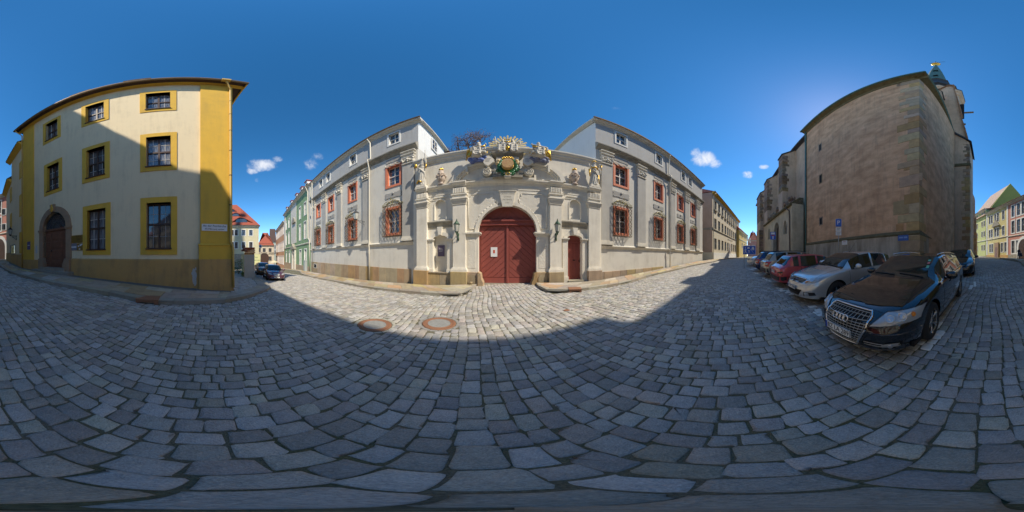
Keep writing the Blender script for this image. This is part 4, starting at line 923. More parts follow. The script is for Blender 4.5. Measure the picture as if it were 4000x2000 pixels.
# piers
PIER = [(133, 200, .22, 117, 200, 1040), (375, 460, .22, 365, 462, 1050), (1030, 1106, .22, 1020, 1115, 1052), (1290, 1362, .22, 1282, 1370, 1042)]
PU = []
for (x0, x1, w, bx0, bx1, by) in PIER:
    a, c = gu(x0, w), gu(x1, w); xm = (x0 + x1) / 2; ba, bc = gu(bx0, w), gu(bx1, w); zb = gzz(xm, by, w); PU.append((a, c, w))
    zcap = gzz(xm, 598 if 300 < x0 < 1200 else 622, w)
    MB(g).box(a, c, 0, w, zb, zcap).build('pier', m_gate, GT)
    bb = MB(g).box(a + .0, c - .0, 0, w + .012, zb + .02, zb + .03); 
    b = MB(g)
    for e, h0, h1 in ((.10, .0, .12), (.07, .12, .17), (.035, .17, .22)): b.box(a - e, c + e, 0, w + e, zb + h0, zb + h1)
    b.build('pier_base', m_gate, GT)
    b = MB(g)   # capital
    hc = (zc_ - .34) - zcap
    for e, h0, h1 in ((.03, .0, .05), (.05, .07, .12), (.07, .13, .19), (.10, .2, .27), (.13, .28, .33), (.03, .33, .5), (.05, .5, .54), (.08, .54, .6), (.015, .6, .97)): b.box(a - e, c + e, 0, w + e, zcap + hc * h0, zcap + hc * h1)
    b.build('pier_capital', m_gate, GT)
    nf = 7; fw = (c - a) / nf
    for k in range(nf): MB(g).box(a + fw * (k + .2), a + fw * (k + .8), w + .02, w + .06, zcap + hc * .66, zcap + hc * .94, .012).build('flute', m_gate, GT)
    o = MB(g).box(min(a - .1, ba), max(c + .1, bc), 0, w + .14, lo, zb, .02).build('base_stone', m_stone, GT)
# side bay base stones
for (x0, x1, y) in ((202, 285, 1060), (287, 364, 1060)): MB(g).box(gu(x0, .2), gu(x1, .2), -.1, .2, lo, gzz(283, y, .2), .012).build('base_stone', m_stone, GT)
MB(g).box(gu(200, .2), gu(364, .2), -.1, .24, gzz(283, 1060, .2) + .002, gzz(283, 1060, .2) + .06).build('base_ledge', m_stone, GT)
# main entablature
co = [(0, -.62), (.04, -.62), (.04, -.50), (.07, -.48), (.07, -.44), (.02, -.42), (.02, -.30), (.1, -.26), (.12, -.2), (.3, -.14), (.34, -.1), (.4, -.07), (.4, 0), (.0, .03)]
cuts = [uA]
def ent(a, c, w, m=m_gate): MB(g).mould(a, c, zc_, [(p[0] * (.42 if w > .1 else .5), p[1]) for p in (co if w < .1 else co[6:])], w).build('entablature', m, GT)
bays = [(PU[0][1], PU[1][0]), (PU[1][1], PU[2][0]), (PU[2][1], PU[3][0])]
for a, c in bays: ent(a - .02, c + .02, 0)
for a, c, w in PU: ent(a - .04, c + .04, w, m_gate)
for a, c in (bays[0], bays[2]):   # triglyph ribs and small panels of the side bays
    mid = (a + c) / 2
    for k in range(5): MB(g).box(mid - .2 + .085 * k, mid - .15 + .085 * k, .02, .06, zc_ - .42, zc_ - .26, .01).build('flute', m_gate, GT)
    MB(g).box(mid - .45, mid + .45, 0, .05, zc_ - .78, zc_ - .73).box(a, c, 0, .03, zc_ - .92, zc_ - .88).build('bay_string', m_gate, GT)
# niche frames, ledges and keystones
for (n_, dd, dz1, xk) in ((n1, bd, bz1, 288), (n2, rd, rz1, 1198)):
    pass
for (x0, x1, y0, y1) in ((197, 378, 752, 706), (1108, 1290, 756, 710)):
    a, c = gu(x0, .2), gu(x1, .2); xm = (x0 + x1) / 2; z0, z1 = gzz(xm, y0, .2), gzz(xm, y1, .2); h = z1 - z0
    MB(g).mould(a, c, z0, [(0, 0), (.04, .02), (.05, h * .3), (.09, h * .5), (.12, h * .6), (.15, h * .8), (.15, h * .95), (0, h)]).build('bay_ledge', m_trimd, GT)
for (xk, y0, y1, dd) in ((288, 803, 750, bd), (1198, 803, 756, rd)):
    c = gu(xk, .12); z0, z1 = gzz(xk, y0, .12), gzz(xk, y1, .12); MB(g).prism([(c - .08, z0), (c - .15, z1), (c + .15, z1), (c + .08, z0)], 0, .16).build('keystone', m_gate, GT)
for dd, z0, zt_, w in ((bd, bz0, bz1, .12), (rd, rz0, rz1, .12)):
    for s_, x in ((-1, dd[0]), (1, dd[1])):
        x0, x1 = (x - .30, x) if s_ < 0 else (x, x + .30); zi = zt_ - .22
        MB(g).box(x0, x1, 0, w, z0 - (.0 if dd is bd else .35), zi - .12).build('door_jamb', m_gate, GT)
        b = MB(g)
        for e, h0, h1 in ((.02, -.12, -.08), (.05, -.08, -.03), (.08, -.03, .03)): b.box(x0 - e, x1 + e, 0, w + e, zi + h0, zi + h1)
        b.build('impost', m_gate, GT); MB(g).box(x0 - .03, x1 + .03, 0, w + .03, z0 - (.0 if dd is bd else .35), z0 + .2).build('jamb_base', m_gate, GT)
    c = (dd[0] + dd[1]) / 2; r = (dd[1] - dd[0]) / 2
    rr = [(dd[0] - .22, zt_ - .19)] + arch(c, zt_ - .17, r + .22, .17 + .2, 12)[::-1] + [(dd[1] + .22, zt_ - .19), (dd[1], zt_ - .19)] + arch(c, zt_ - .17, r, .17, 10) + [(dd[0], zt_ - .19)]
    MB(g).prism(rr, 0, .07).build('arch_ring', m_gate, GT)
for n_ in (n1, n2):
    c = (n_[0] + n_[1]) / 2; r = (n_[1] - n_[0]) / 2; zs = nz1 - r
    rr = [(n_[0] - .05, nz0)] + arch(c, zs, r + .05, None, 12)[::-1] + [(n_[1] + .05, nz0), (n_[1], nz0)] + arch(c, zs, r, None, 12) + [(n_[0], nz0)]
    MB(g).prism(rr, 0, .025).build('niche_frame', m_gate, GT)
# spandrel panels of rough render with a smooth raised border
pa, pb = gu(482), gu(1004); pz = gzz(520, 534); ow = ar + .2
def span(side):
    s_ = -1 if side == 0 else 1; xo = pa if side == 0 else pb
    xi_top = ac + s_ * .62; zlow = gzz(520, 768) + .06
    a0 = math.acos(min(1, .62 / ow)); pts = [(xo, zlow), (xo, pz - .16), (xo - s_ * .0, pz - .1), (xo - s_ * .12, pz - .1), (xo - s_ * .12, pz), (xi_top + s_ * .12, pz), (xi_top + s_ * .1, pz - .22), (xi_top, pz - .3)]
    arc = [(ac + s_ * ow * cos(t), zsp + (ztop - zsp + .2) * sin(t)) for t in [a0 * 1.0 + (.04 - a0) * i / 10 for i in range(11)]]
    arc = [p for p in arc if p[1] > zlow]
    return pts + arc + [(ac + s_ * (ow), zlow)]
for sd in (0, 1):
    p = span(sd); MB(g).prism(p, 0, .018).build('rough_panel', m_rough, GT)
    b = MB(g); 
    for (x0, z0), (x1, z1) in zip(p, p[1:] + p[:1]): b.tube([(x0, .02, z0), (x1, .02, z1)], .022, 5)
    b.build('panel_border', m_gate, GT)
# archivolt
MB(g).prism([(ad0 - .17, zsp)] + arch(ac, zsp, ar + .17, ztop - zsp + .17, 24)[::-1] + [(ad1 + .17, zsp), (ad1, zsp)] + arch(ac, zsp, ar, ztop - zsp, 24) + [(ad0, zsp)], -.05, .06).build('archivolt', m_gate, GT)
kx = gu(742, .2); MB(g).prism([(kx - .26, gzz(742, 610, .2)), (kx - .42, gzz(742, 508, .2)), (kx + .42, gzz(742, 508, .2)), (kx + .26, gzz(742, 610, .2))], 0, .14).box(kx - .46, kx + .46, 0, .17, gzz(742, 508, .2), gzz(742, 503, .2)).build('inscribed_keystone', m_trim, GT)
MB(g).prism([(kx - .54, gzz(742, 600, .1)), (kx - .58, gzz(742, 515, .1)), (kx + .58, gzz(742, 515, .1)), (kx + .54, gzz(742, 600, .1))], 0, .06).build('keystone_backing', m_gate, GT)
zk0, zk1 = gzz(742, 595, .2), gzz(742, 515, .2)
for i, s_ in enumerate(('PORTAM HANC', 'COELIS', 'PATENTE', '1701')): text_on(g, s_, kx, .142, zk1 - (zk1 - zk0) * (i * .25 + .12), .115, plain('carved_letters', (.33, .3, .25), .9), GT)
# inner pilasters, imposts, stone base and wheel guards
for s_, x0, x1 in ((-1, 462, 547), (1, 938, 1016)):
    a, c = gu(x0, .1), gu(x1, .1); xm = (x0 + x1) / 2; zi = gzz(xm, 812, .1); zbs = gzz(xm, 1052, .1)
    MB(g).box(a, c, 0, .1, zbs, zi).build('arch_pilaster', m_gate, GT); MB(g).box(a + .13, c - .15, .1, .112, zbs + .2, zi - .15).build('rough_panel', m_rough, GT)
    b = MB(g)
    for e, h0, h1 in ((.03, 0, .06), (.08, .06, .13), (.13, .13, .2)): b.box(a - e, c + e, -.2, .1 + e, zi + h0, zi + h1)
    b.build('impost', m_gate, GT)
    MB(g).box(a - .03, c + (.03), 0, .2, lo, zbs, .02).build('base_stone', m_stone, GT)
    xin = c if s_ < 0 else a; b = MB(g); b.prism([(xin - s_ * .0, lo), (xin - s_ * .28, lo), (xin - s_ * .28, g.zb + .12), (xin - s_ * .18, g.zb + .32), (xin - s_ * .14, g.zb + .6), (xin, zbs + .02)], -.25, .3); b.build('wheel_guard', m_stone, GT)
    xo = (a + c) / 2; b = MB(g); b.prism([(xo - .18, zbs - .62), (xo - .24, zbs - .5), (xo - .24, zbs - .3), (xo - .15, zbs - .14), (xo + .15, zbs - .14), (xo + .24, zbs - .3), (xo + .24, zbs - .5), (xo + .18, zbs - .62)], .2, .23); b.build('carved_panel', m_stone, GT)
b = MB(g); ux = gu(500, .3); b.lathe((ux, .42, g.zb), [(.06, .0), (.07, .1), (.1, .14), (.1, .17)], 8); b.build('foot_scraper', m_stone, GT)
# ---- doors
def clip_half(poly, nx, nz, d):    # keep nx*x+nz*z <= d
    o = []
    for i in range(len(poly)):
        p, r = poly[i], poly[(i + 1) % len(poly)]; a, c = nx * p[0] + nz * p[1] - d, nx * r[0] + nz * r[1] - d
        if a <= 0: o.append(p)
        if a * c < 0: t = a / (a - c); o.append((p[0] + (r[0] - p[0]) * t, p[1] + (r[1] - p[1]) * t))
    return o
wd = -.34
def plank_poly(par, poly, w0, w1, m, nm='plank', ch=.012):
    cx = sum(p[0] for p in poly) / len(poly); cz = sum(p[1] for p in poly) / len(poly)
    def ins(p, k): dx, dz = cx - p[0], cz - p[1]; L = math.hypot(dx, dz) + 1e-6; return (p[0] + dx / L * k, p[1] + dz / L * k)
    n = len(poly); vs = [(x, w0, z) for x, z in poly] + [(x, w1 - ch, z) for x, z in poly] + [(ins(p, ch)[0], w1, ins(p, ch)[1]) for p in poly]
    fs = [(i + k * n, (i + 1) % n + k * n, (i + 1) % n + (k + 1) * n, i + (k + 1) * n) for k in (0, 1) for i in range(n)] + [tuple(range(2 * n, 3 * n))]
    return MB(g).add(vs, fs).build(nm, m, par)
zd0 = gz(*V2(g.P(0, -.3, 0))) + .03; zbeam = gzz(742, 712); zb2 = gzz(742, 700)
DOOR = []
for s_, a, c in ((-1, ad0 - .02, ac - .05), (1, ac + .06, ad1 + .02)):
    lf = MB(g).box(a, c, wd - .06, wd, zd0, zbeam - .12).build('gate_leaf', m_reddoor, GT)
    rect = [(a + .14 if s_ < 0 else a + .02, zd0 + .32), (c - .02 if s_ < 0 else c - .14, zd0 + .32), (c - .02 if s_ < 0 else c - .14, zbeam - .2), (a + .14 if s_ < 0 else a + .02, zbeam - .2)]
    k = -14; nx, nz = (-s_ * -.7, .7) if 0 else ((-.66, .75) if s_ < 0 else (.66, .75))
    ds = [nx * p[0] + nz * p[1] for p in rect]; d = min(ds); step = .245
    while d < max(ds):
        p = clip_half(clip_half(rect, nx, nz, d + step - .008), -nx, -nz, -(d + .008))
        if len(p) > 2: plank_poly(lf, p, wd, wd + .035, m_reddoor)
        d += step
    MB(g).box(a, c, wd, wd + .03, zd0, zd0 + .3).build('kick_board', m_reddoor, lf)
    if s_ < 0:
        pn = MB(g).box(gu(627), gu(672), wd + .04, wd + .06, gzz(650, 950), gzz(650, 884)).build('notice', m_whites, lf); MB(g).box(gu(643), gu(656), wd + .06, wd + .063, gzz(650, 926), gzz(650, 903)).build('notice_print', plain('notice_red', (.55, .1, .05), .6), lf)
MB(g).box(ac - .07, ac + .06, wd - .05, wd + .09, zd0, zbeam - .1, .02).build('centre_post', m_reddoor, GT)
b = MB(g); b.box(ad0, ad1, wd - .1, wd + .12, zbeam - .14, zb2 + .0).box(ad0, ad1, wd - .1, wd + .18, zb2 - .05, zb2 + .04).box(ad0, ad1, wd - .1, wd + .15, zbeam - .17, zbeam - .13); b.build('door_beam', m_reddoor, GT)
lun = [(ad0, zb2 + .04), (ad1, zb2 + .04)] + [p for p in arch(ac, zsp, ar, ztop - zsp, 24) if p[1] > zb2 + .06]
MB(g).prism(lun, wd - .08, wd - .02).build('lunette', m_reddoor, GT)
for s_ in (-1, 1):
    half = clip_half(lun, s_ * -1, 0, -s_ * ac)
    nx, nz = (.66 * -s_ * -1, .75) if 0 else ((-.66, .75) if s_ < 0 else (.66, .75)); ds = [nx * p[0] + nz * p[1] for p in half]; d = min(ds)
    while d < max(ds):
        p = clip_half(clip_half(half, nx, nz, d + .24), -nx, -nz, -(d + .01))
        if len(p) > 2: plank_poly(GT, p, wd - .02, wd + .0, m_reddoor, ch=.006)
        d += .25
MB(g).box(ad0 - .3, ad1 + .3, wd - .5, wd - .1, lo, ztop + .3).build('inner_dark', plain('dark_void', (.01, .01, .01), .9), GT)
MB(g).box(ad0, ad1, wd - .1, wd + .1, zd0 - .1, zd0 - .005).build('threshold', m_kerb, GT)
# small red door
a, c = rd; zd = rz0; wdd = -.22
MB(g).box(a, c, wdd - .06, wdd, zd - .3, rz1 + .02).build('side_door', m_reddoor, GT)
sdo = GT
zt_ = gzz(1190, 850); n = 9; pw = (c - a - .1) / n
for k in range(n): MB(g).box(a + .05 + pw * k + .008, a + .05 + pw * (k + 1) - .008, wdd, wdd + .02, zd + .12, zt_ - .05, .006).build('door_batten', m_reddoor, sdo)
MB(g).box(a, c, wdd, wdd + .06, zt_ - .04, zt_ + .03).build('door_beam', m_reddoor, sdo); MB(g).box(a, c, wdd, wdd + .035, zd - .02, zd + .12).build('kick_board', m_reddoor, sdo)
MB(g).box((a + c) / 2 - .02, (a + c) / 2 + .14, wdd + .02, wdd + .03, zd + (zt_ - zd) * .5, zd + (zt_ - zd) * .5 + .05).build('letter_slot', m_ironw, sdo); MB(g).box(c - .1, c - .06, wdd + .02, wdd + .06, zd + 1.0, zd + 1.12).build('handle', m_ironw, sdo)
MB(g).box(a, c, wdd, .3, zd - .4, zd - .02).build('threshold', m_kerb, GT)
# purple plaque in the blind door
z0, z1 = gzz(297, 947, -.15), gzz(297, 873, -.15); a, c = gu(275, -.15), gu(319, -.15)
MB(g).box(a, c, -.2, -.15, z0, z1).build('violet_plaque', plain('violet_plaque', (.13, .10, .17), .35), GT)
for i in range(3): MB(g).box(a + .08, c - .12 + .03 * (i % 2), -.15, -.147, z0 + (z1 - z0) * (.45 + .12 * i), z0 + (z1 - z0) * (.48 + .12 * i)).build('plaque_text', m_whites, GT)
# ---- crowning: half pediments, scrolls, cartouche pedestal
def ped(side):
    # outline measured on the left, mirrored about the keystone axis for the right
    O = [(355, 436), (372, 400), (400, 370), (440, 340), (465, 322), (520, 305), (560, 296), (590, 291)]
    I = [(582, 330), (540, 338), (500, 350), (470, 366), (440, 390), (418, 415), (408, 436)]
    if side: O = [(1141, 440), (1128, 405), (1100, 373), (1060, 345), (1028, 322), (985, 306), (940, 298), (905, 292)]; I = [(916, 334), (955, 342), (990, 352), (1025, 368), (1055, 392), (1075, 415), (1085, 438)]
    for w, k in ((.50, 0), (.42, .35), (.34, .6)):
        Ou = [(gu(x, .4), gzz(x, y, .4)) for x, y in O]; Iu = [(gu(x, .4), gzz(x, y, .4)) for x, y in I][::-1]
        Im = [resample(Iu, 8)[0][i] for i in range(8)]; low = [(Im[i][0] * (1 - k) + Ou[i][0] * k, Im[i][1] * (1 - k) + Ou[i][1] * k) for i in range(8)]
        lowx = [(Ou[i][0] * k + Im[i][0] * (1 - k), Ou[i][1] * k + Im[i][1] * (1 - k)) for i in range(8)]
        # band from outer edge inwards by fraction (1-k)
        inner = [(Ou[i][0] + (Im[i][0] - Ou[i][0]) * (1 - k * .75), Ou[i][1] + (Im[i][1] - Ou[i][1]) * (1 - k * .75)) for i in range(8)]
        wv = {0: .14, .35: .2, .6: .27}[k]
        MB(g).prism(Ou + inner[::-1], -.22, wv).build('half_pediment', m_gate, GT)
    X = [(408, 430), (418, 413), (440, 390), (470, 366), (500, 350), (540, 338), (582, 330), (590, 428)] if not side else [(1085, 432), (1075, 413), (1055, 392), (1025, 368), (990, 352), (955, 342), (916, 334), (928, 430)]
    MB(g).prism([(gu(x, .2), gzz(x, y, .2)) for x, y in X], -.22, .06).build('pediment_field', m_gate, GT)
    x = 463 if not side else 1027; MB(g).box(gu(x, .5) - .05, gu(x, .5) + .05, 0, .33, gzz(x, 370, .5), gzz(x, 322, .5)).build('pediment_break', m_gate, GT)
    # scroll
    cx, cz = (605, 372) if not side else (888, 372); c0 = (gu(cx, .45), gzz(cx, cz, .45)); s_ = -1 if side else 1
    b = MB(g); b.lathe((0, 0, 0), [(0.01, 0), (.01, 0.01)], 6) if 0 else None
    b.prism([(c0[0] + .26 * cos(t), c0[1] + .26 * sin(t)) for t in [2 * pi * i / 20 for i in range(20)]] , .1, .36); b.build('volute', m_trim, GT)
    b = MB(g); b.tube([(c0[0] + s_ * (.25 - .21 * i / 26) * cos(2.2 * 2 * pi * i / 26 + 1), .38, c0[1] + (.25 - .21 * i / 26) * sin(2.2 * 2 * pi * i / 26 + 1)) for i in range(27)], .026, 6)
    b.tube([(c0[0] + s_ * .24, .36, c0[1] + .08), (c0[0] + s_ * .42, .36, c0[1] + .02), (c0[0] + s_ * .55, .36, c0[1] + .2), (c0[0] + s_ * .6, .36, c0[1] + .5), (c0[0] + s_ * .55, .3, c0[1] + .8)], [.03, .06, .05, .05, .04], 6)
    for i in range(10): b.ball((c0[0] + s_ * random.uniform(.3, .58), .32, c0[1] + random.uniform(-.18, .35)), (.07, .07, .06), 6, 5)
    b.build('volute_relief', m_trim, GT)
    # white shield
    sx, sz = (612, 300) if not side else (880, 300); u, z = gu(sx, .5), gzz(sx, sz, .5)
    b = MB(g); b.prism([(u + .27 * cos(t) * (1 + .12 * cos(3 * t)), z + .33 * sin(t) * (1 + .1 * cos(4 * t))) for t in [2 * pi * i / 22 for i in range(22)]], .2, .46); b.build('white_shield', m_gate, GT)
    for i in range(3): MB(g).box(u - .14, u + .14 - .04 * i, .46, .465, z + .1 - .09 * i, z + .125 - .09 * i).build('shield_text', plain('shield_letters', (.2, .2, .2), .8), GT)
ped(0); ped(1)
px0, px1 = gu(665, .6), gu(822, .6); pz0, pz1 = gzz(742, 392, .6), gzz(742, 255, .6)
MB(g).box(px0, px1, -.2, .3, pz0, pz1).build('pedestal', m_gate, GT)
b = MB(g)
for e, h0, h1 in ((.03, -.08, .03), (.08, .03, .1), (.16, .1, .16), (.22, .16, .24), (.25, .24, .3)): b.box(px0 - e, px1 + e, -.3, .3 + e * .6, pz1 + h0, pz1 + h1)
for e, h0, h1 in ((.10, -.1, .05),): b.box(px0 - e - .1, px1 + e + .1, -.2, .3 + e, pz0 + h0, pz0 + h1)
b.build('pedestal_cornice', m_trimd, GT)
MB(g).box(gu(552, .5), gu(930, .5), -.1, .22, zc_ + .0, gzz(742, 398, .5) - .0).build('attic_step', m_gate, GT)
b = MB(g)
for e, h0, h1 in ((.0, .0, .06), (.03, .06, .1), (.0, .1, .2), (.04, .2, .26)): b.box(gu(722, .6) - e, gu(765, .6) + e, .2, .42 + e, zc_ + .02 + h0, zc_ + .02 + h1)
b.build('console', m_gate, GT)
# cartouche
ox, oz = gu(744, .75), gzz(744, 318, .75); m_cgreen = mat('green_enamel', (.02, .17, .055), .35, .6, 12, bump=.3, bscale=30, coat=.3); m_cred = mat('cartouche_relief', (.42, .16, .08), .6, 1, 22, bump=.8, bscale=30, col2=(.62, .48, .2), blend=.5)
b = MB(g)
for i in range(26):
    t = 2 * pi * i / 26; rx, rz_ = .44, .50
    if sin(t) > .75: continue
    b.ball((ox + rx * cos(t) * (1 - .12 * (sin(t) < -.5)), .38, oz - .02 + rz_ * sin(t)), (.12, .09, .12), 7, 5)
b.prism([(ox + .42 * cos(t), oz - .02 + .5 * sin(t)) for t in [2 * pi * i / 24 for i in range(24)]], .27, .38)
for s_ in (-1, 1): scroll(b, (ox + s_ * .48, oz - .28), .14, 1.2, .42, 0, s_, .035, 6); scroll(b, (ox + s_ * .25, oz - .55), .12, 1.2, .42, 0, s_, .035, 6)
b.build('green_cartouche', m_cgreen, GT)
MB(g).prism([(ox + .29 * cos(t), oz + .0 + .31 * sin(t)) for t in [2 * pi * i / 24 for i in range(24)]], .38, .74).build('oval_relief', m_cred, GT)
b = MB(g); b.tube([(ox + .29 * cos(2 * pi * i / 24), .46, oz + .31 * sin(2 * pi * i / 24)) for i in range(25)], .022, 6)
for i in range(18): b.ball((ox + random.uniform(-.2, .2), .465, oz + random.uniform(-.05, .22)), (.035, .02, .035), 5, 4)
b.tube([(ox + .1 * cos(2 * pi * i / 14), .48, oz - .56 + .1 * sin(2 * pi * i / 14)) for i in range(15)], .016, 5)
for i in range(9): b.ball((ox - .26 + .065 * i, .40, oz + .52 + .05 * (i % 2) + .06 * sin(pi * i / 8)), (.045, .06, .07), 6, 5)
b.box(ox - .3, ox + .3, .3, .42, oz + .44, oz + .5)
b.build('gilded_ornament', m_gold, GT)
b = MB(g)
for s_ in (-1, 1): b.ball((ox + s_ * .5, .38, oz + .2), (.13, .1, .15), 8, 6); b.ball((ox + s_ * .46, .42, oz + .36), (.09, .08, .1), 8, 6)
b.build('carved_heads', mat('gilded_cream', (.62, .5, .3), .6, 1, 14, col2=(.6, .4, .1), blend=.3), GT)
# wall lantern pair
lanl = [(412, 797, 'green iron lantern fixed left of the red gate'), (1068, 797, 'green iron lantern fixed right of the red gate')]
for (x, y, lab) in lanl:
    p = g.P(gu(x, .22), .22, gzz(x, y, .22)); t = lantern('gate_lantern', p, -g.n, lab, .26, .72, .155, m_green, 6, False, 'lanterns of the gate')
    MB().tube([(0, .26 + .1 * cos(k * .7 + pi) * (1 - k * .05), .0 + .1 * sin(k * .7 + pi) * (1 - k * .05)) for k in range(9)], .02, 6).build('scroll', m_green, t)

# =================================================================== statues
def fused(mb, name, m, parent=None, voxel=.03, loc=None, smooth=True):
    me = mb.mesh(name); o = bpy.data.objects.new('tmp', me); C.objects.link(o); md = o.modifiers.new('r', 'REMESH'); md.mode = 'VOXEL'; md.voxel_size = voxel
    s_ = o.modifiers.new('s', 'SMOOTH'); s_.iterations = 2; s_.factor = .5
    bpy.context.view_layer.update(); ev = bpy.data.meshes.new_from_object(o.evaluated_get(bpy.context.evaluated_depsgraph_get())); bpy.data.objects.remove(o)
    ev.materials.clear(); ev.materials.append(m); ev.polygons.foreach_set('use_smooth', [True] * len(ev.polygons)); ev.name = name
    return link(name, ev, parent, loc)
m_stat = mat('painted_stone_figure', (.62, .59, .52), .7, 1, 14, bump=.5, bscale=40, col2=(.38, .35, .29), blend=.35)
m_blue = mat('blue_clouds', (.055, .11, .42), .6, 1, 10, bump=.4, col2=(.3, .36, .55), blend=.3)
m_dblue = mat('dark_blue_clouds', (.10, .12, .24), .7, 1, 12, bump=.4, col2=(.3, .32, .4), blend=.4)
def robe(b, H, s=1, lean=0, seated=False, face=0, seed=0, arms=None, tw=0):
    rd_ = random.Random(seed)
    if not seated:
        prof = [(.00, .30, .24), (.12, .27, .21), (.3, .21, .17), (.5, .17, .13), (.60, .19, .13), (.72, .20, .13), (.80, .17, .11), (.84, .07, .07)]
        for z0, rx, ry in prof: b.ball((lean * z0 * H, 0, z0 * H + .02), (rx * s, ry * s, .10 * H), 10, 6)
        for k in range(13):
            t = 2 * pi * k / 13; b.tube([(lean * .0 + .27 * s * cos(t), .21 * s * sin(t), 0), (.2 * s * cos(t + tw * .5) + lean * .3 * H, .165 * s * sin(t + tw * .5), .3 * H), (.15 * s * cos(t + tw) + lean * .5 * H, .12 * s * sin(t + tw), .55 * H)], [.05 * s, .035 * s, .025 * s], 5)
        b.tube([(-.2 * s, .1 * s, .62 * H), (0, .17 * s, .52 * H), (.2 * s, .1 * s, .4 * H), (.26 * s, .02, .2 * H)], [.05 * s, .06 * s, .06 * s, .05 * s], 6)
        hz = .92 * H; b.ball((lean * H + .02 * face, .03, hz), (.085 * s, .1 * s, .125 * s), 10, 8); b.ball((lean * H + .02 * face, .12 * s, hz - .01), (.018, .02, .025), 5, 4); b.ball((lean * H, -.02, hz + .03), (.1 * s, .1 * s, .11 * s), 8, 6)
    else:
        for z0, rx, ry, yy in ((.0, .27, .2, .2), (.12, .25, .2, .2), (.25, .24, .22, .18), (.38, .25, .26, .1), (.45, .2, .17, 0), (.6, .18, .13, -.03), (.72, .2, .13, -.03), (.80, .15, .1, -.03)): b.ball((lean * z0 * H, yy * s, z0 * H), (rx * s, ry * s, .11 * H), 10, 6)
        for sx in (-1, 1): b.tube([(sx * .11 * s, .02, .42 * H), (sx * .13 * s, .32 * s, .42 * H), (sx * .14 * s, .36 * s, .02 * H)], [.1 * s, .095 * s, .07 * s], 7)
        for k in range(5): b.tube([(-.2 * s + .1 * k * s, .36 * s, 0), (-.18 * s + .09 * k * s, .35 * s, .38 * H)], .022 * s, 4)
        hz = .93 * H; b.ball((lean * H, .0, hz), (.085 * s, .1 * s, .12 * s), 10, 8); b.ball((lean * H, .09 * s, hz - .08 * s), (.06 * s, .05 * s, .08 * s), 6, 5); b.ball((lean * H, -.03, hz + .02), (.1 * s, .1 * s, .12 * s), 8, 6)
    for a in arms or []:
        b.tube([(a[0][0] * s, a[0][1] * s, a[0][2] * H), (a[1][0] * s, a[1][1] * s, a[1][2] * H), (a[2][0] * s, a[2][1] * s, a[2][2] * H)], [.075 * s, .06 * s, .038 * s], 7)
        e = a[2]; b.ball((e[0] * s, e[1] * s, e[2] * H), .05 * s, 6, 5)
        for f_ in range(3): b.tube([(e[0] * s, e[1] * s, e[2] * H), ((e[0] + .04 * (f_ - 1)) * s, (e[1] + .04) * s, e[2] * H + .08 * s)], .014 * s, 4)
        b.tube([(a[1][0] * s, a[1][1] * s, a[1][2] * H), (a[1][0] * s * 1.05, a[1][1] * s, a[1][2] * H - .25 * s)], [.07 * s, .04 * s], 5)
def sroot(nm, X, Y, w, label, group=None): u, z = gu(X, w), gzz(X, Y, w); return empty(nm, g.P(u, w, z), -g.n, label, 'statue', group)
def hgt(X, Y0, Y1, w): return gzz(X, Y1, w) - gzz(X, Y0, w)
# left saint
W1 = .12; base_z = zc_ + .03
def on_cornice(nm, X, w, label, group=None, cat='statue'): return empty(nm, g.P(gu(X, w), w, base_z), -g.n, label, cat, group)
t = on_cornice('saint_statue', 170, W1, 'white robed statue raising an arm on the far left pier, gilt details', 'statues of saints on the outer piers'); H = gzz(172, 285, W1) - base_z - .22
b = MB().box(-.34, .34, -.26, .26, 0, .08).box(-.29, .29, -.22, .22, .08, .2); b.build('plinth', m_gate, t)
b = MB(); robe(b, H, 1.0, .02, arms=[((.17, 0, .76), (.3, .1, .82), (.26, .12, 1.06)), ((-.17, 0, .76), (-.32, .12, .66), (-.28, .22, .7))], seed=1, tw=.6); o = fused(b, 'figure', m_stat, t, .019, (0, 0, .2))
b = MB(); b.lathe((-.32, .2, .2 + H * .62), [(.06, 0), (.09, .05), (.09, .2), (.06, .28)], 8); b.tube([(-.25, .22, .3), (-.1, .26, .5), (.1, .24, .35)], [.05, .06, .04], 6); b.tube([(.3, .1, .2 + H * .55), (.34, .1, .2 + H * .7)], .04, 6); b.build('gilt_attribute', m_gold, t)
b = MB(); b.tube([(.26, .12, .2 + H * 1.0), (.27, .12, .2 + H * 1.22)], [.03, .015], 6); b.ball((.265, .12, .2 + H * 1.22), .03, 6, 5); b.build('raised_staff', m_stat, t)
t = on_cornice('saint_statue', 1322, W1, 'gilt crowned robed statue on the far right pier', 'statues of saints on the outer piers'); H = gzz(1318, 312, W1) - base_z - .22
b = MB().box(-.34, .34, -.26, .26, 0, .08).box(-.29, .29, -.22, .22, .08, .2); b.build('plinth', m_gate, t)
b = MB(); robe(b, H, 1.05, 0, arms=[((.17, 0, .74), (.34, .1, .64), (.44, .12, .78)), ((-.17, 0, .76), (-.38, .08, .82), (-.3, .14, .62))], seed=2, tw=-.6); fused(b, 'figure', m_stat, t, .019, (0, 0, .2))
b = MB(); hz = .2 + H * .92
for k in range(8): a_ = 2 * pi * k / 8; b.tube([(.08 * cos(a_), .02 + .08 * sin(a_), hz + .08), (.13 * cos(a_), .02 + .13 * sin(a_), hz + .2)], [.03, .01], 5)
b.tube([(-.3, .15, .2 + H * .66), (0, .2, .2 + H * .72), (.2, .16, .2 + H * .66)], .05, 6); b.tube([(-.36, .12, .2 + H * .6), (-.34, .14, .2 + H * .3)], [.07, .03], 6); b.tube([(.45, .12, .2 + H * .68), (.47, .12, .2 + H * .9)], .045, 6); b.tube([(.2, .2, .2 + H * .4), (.26, .2, .3)], [.03, .03], 5); b.build('gilt_attribute', m_gold, t)
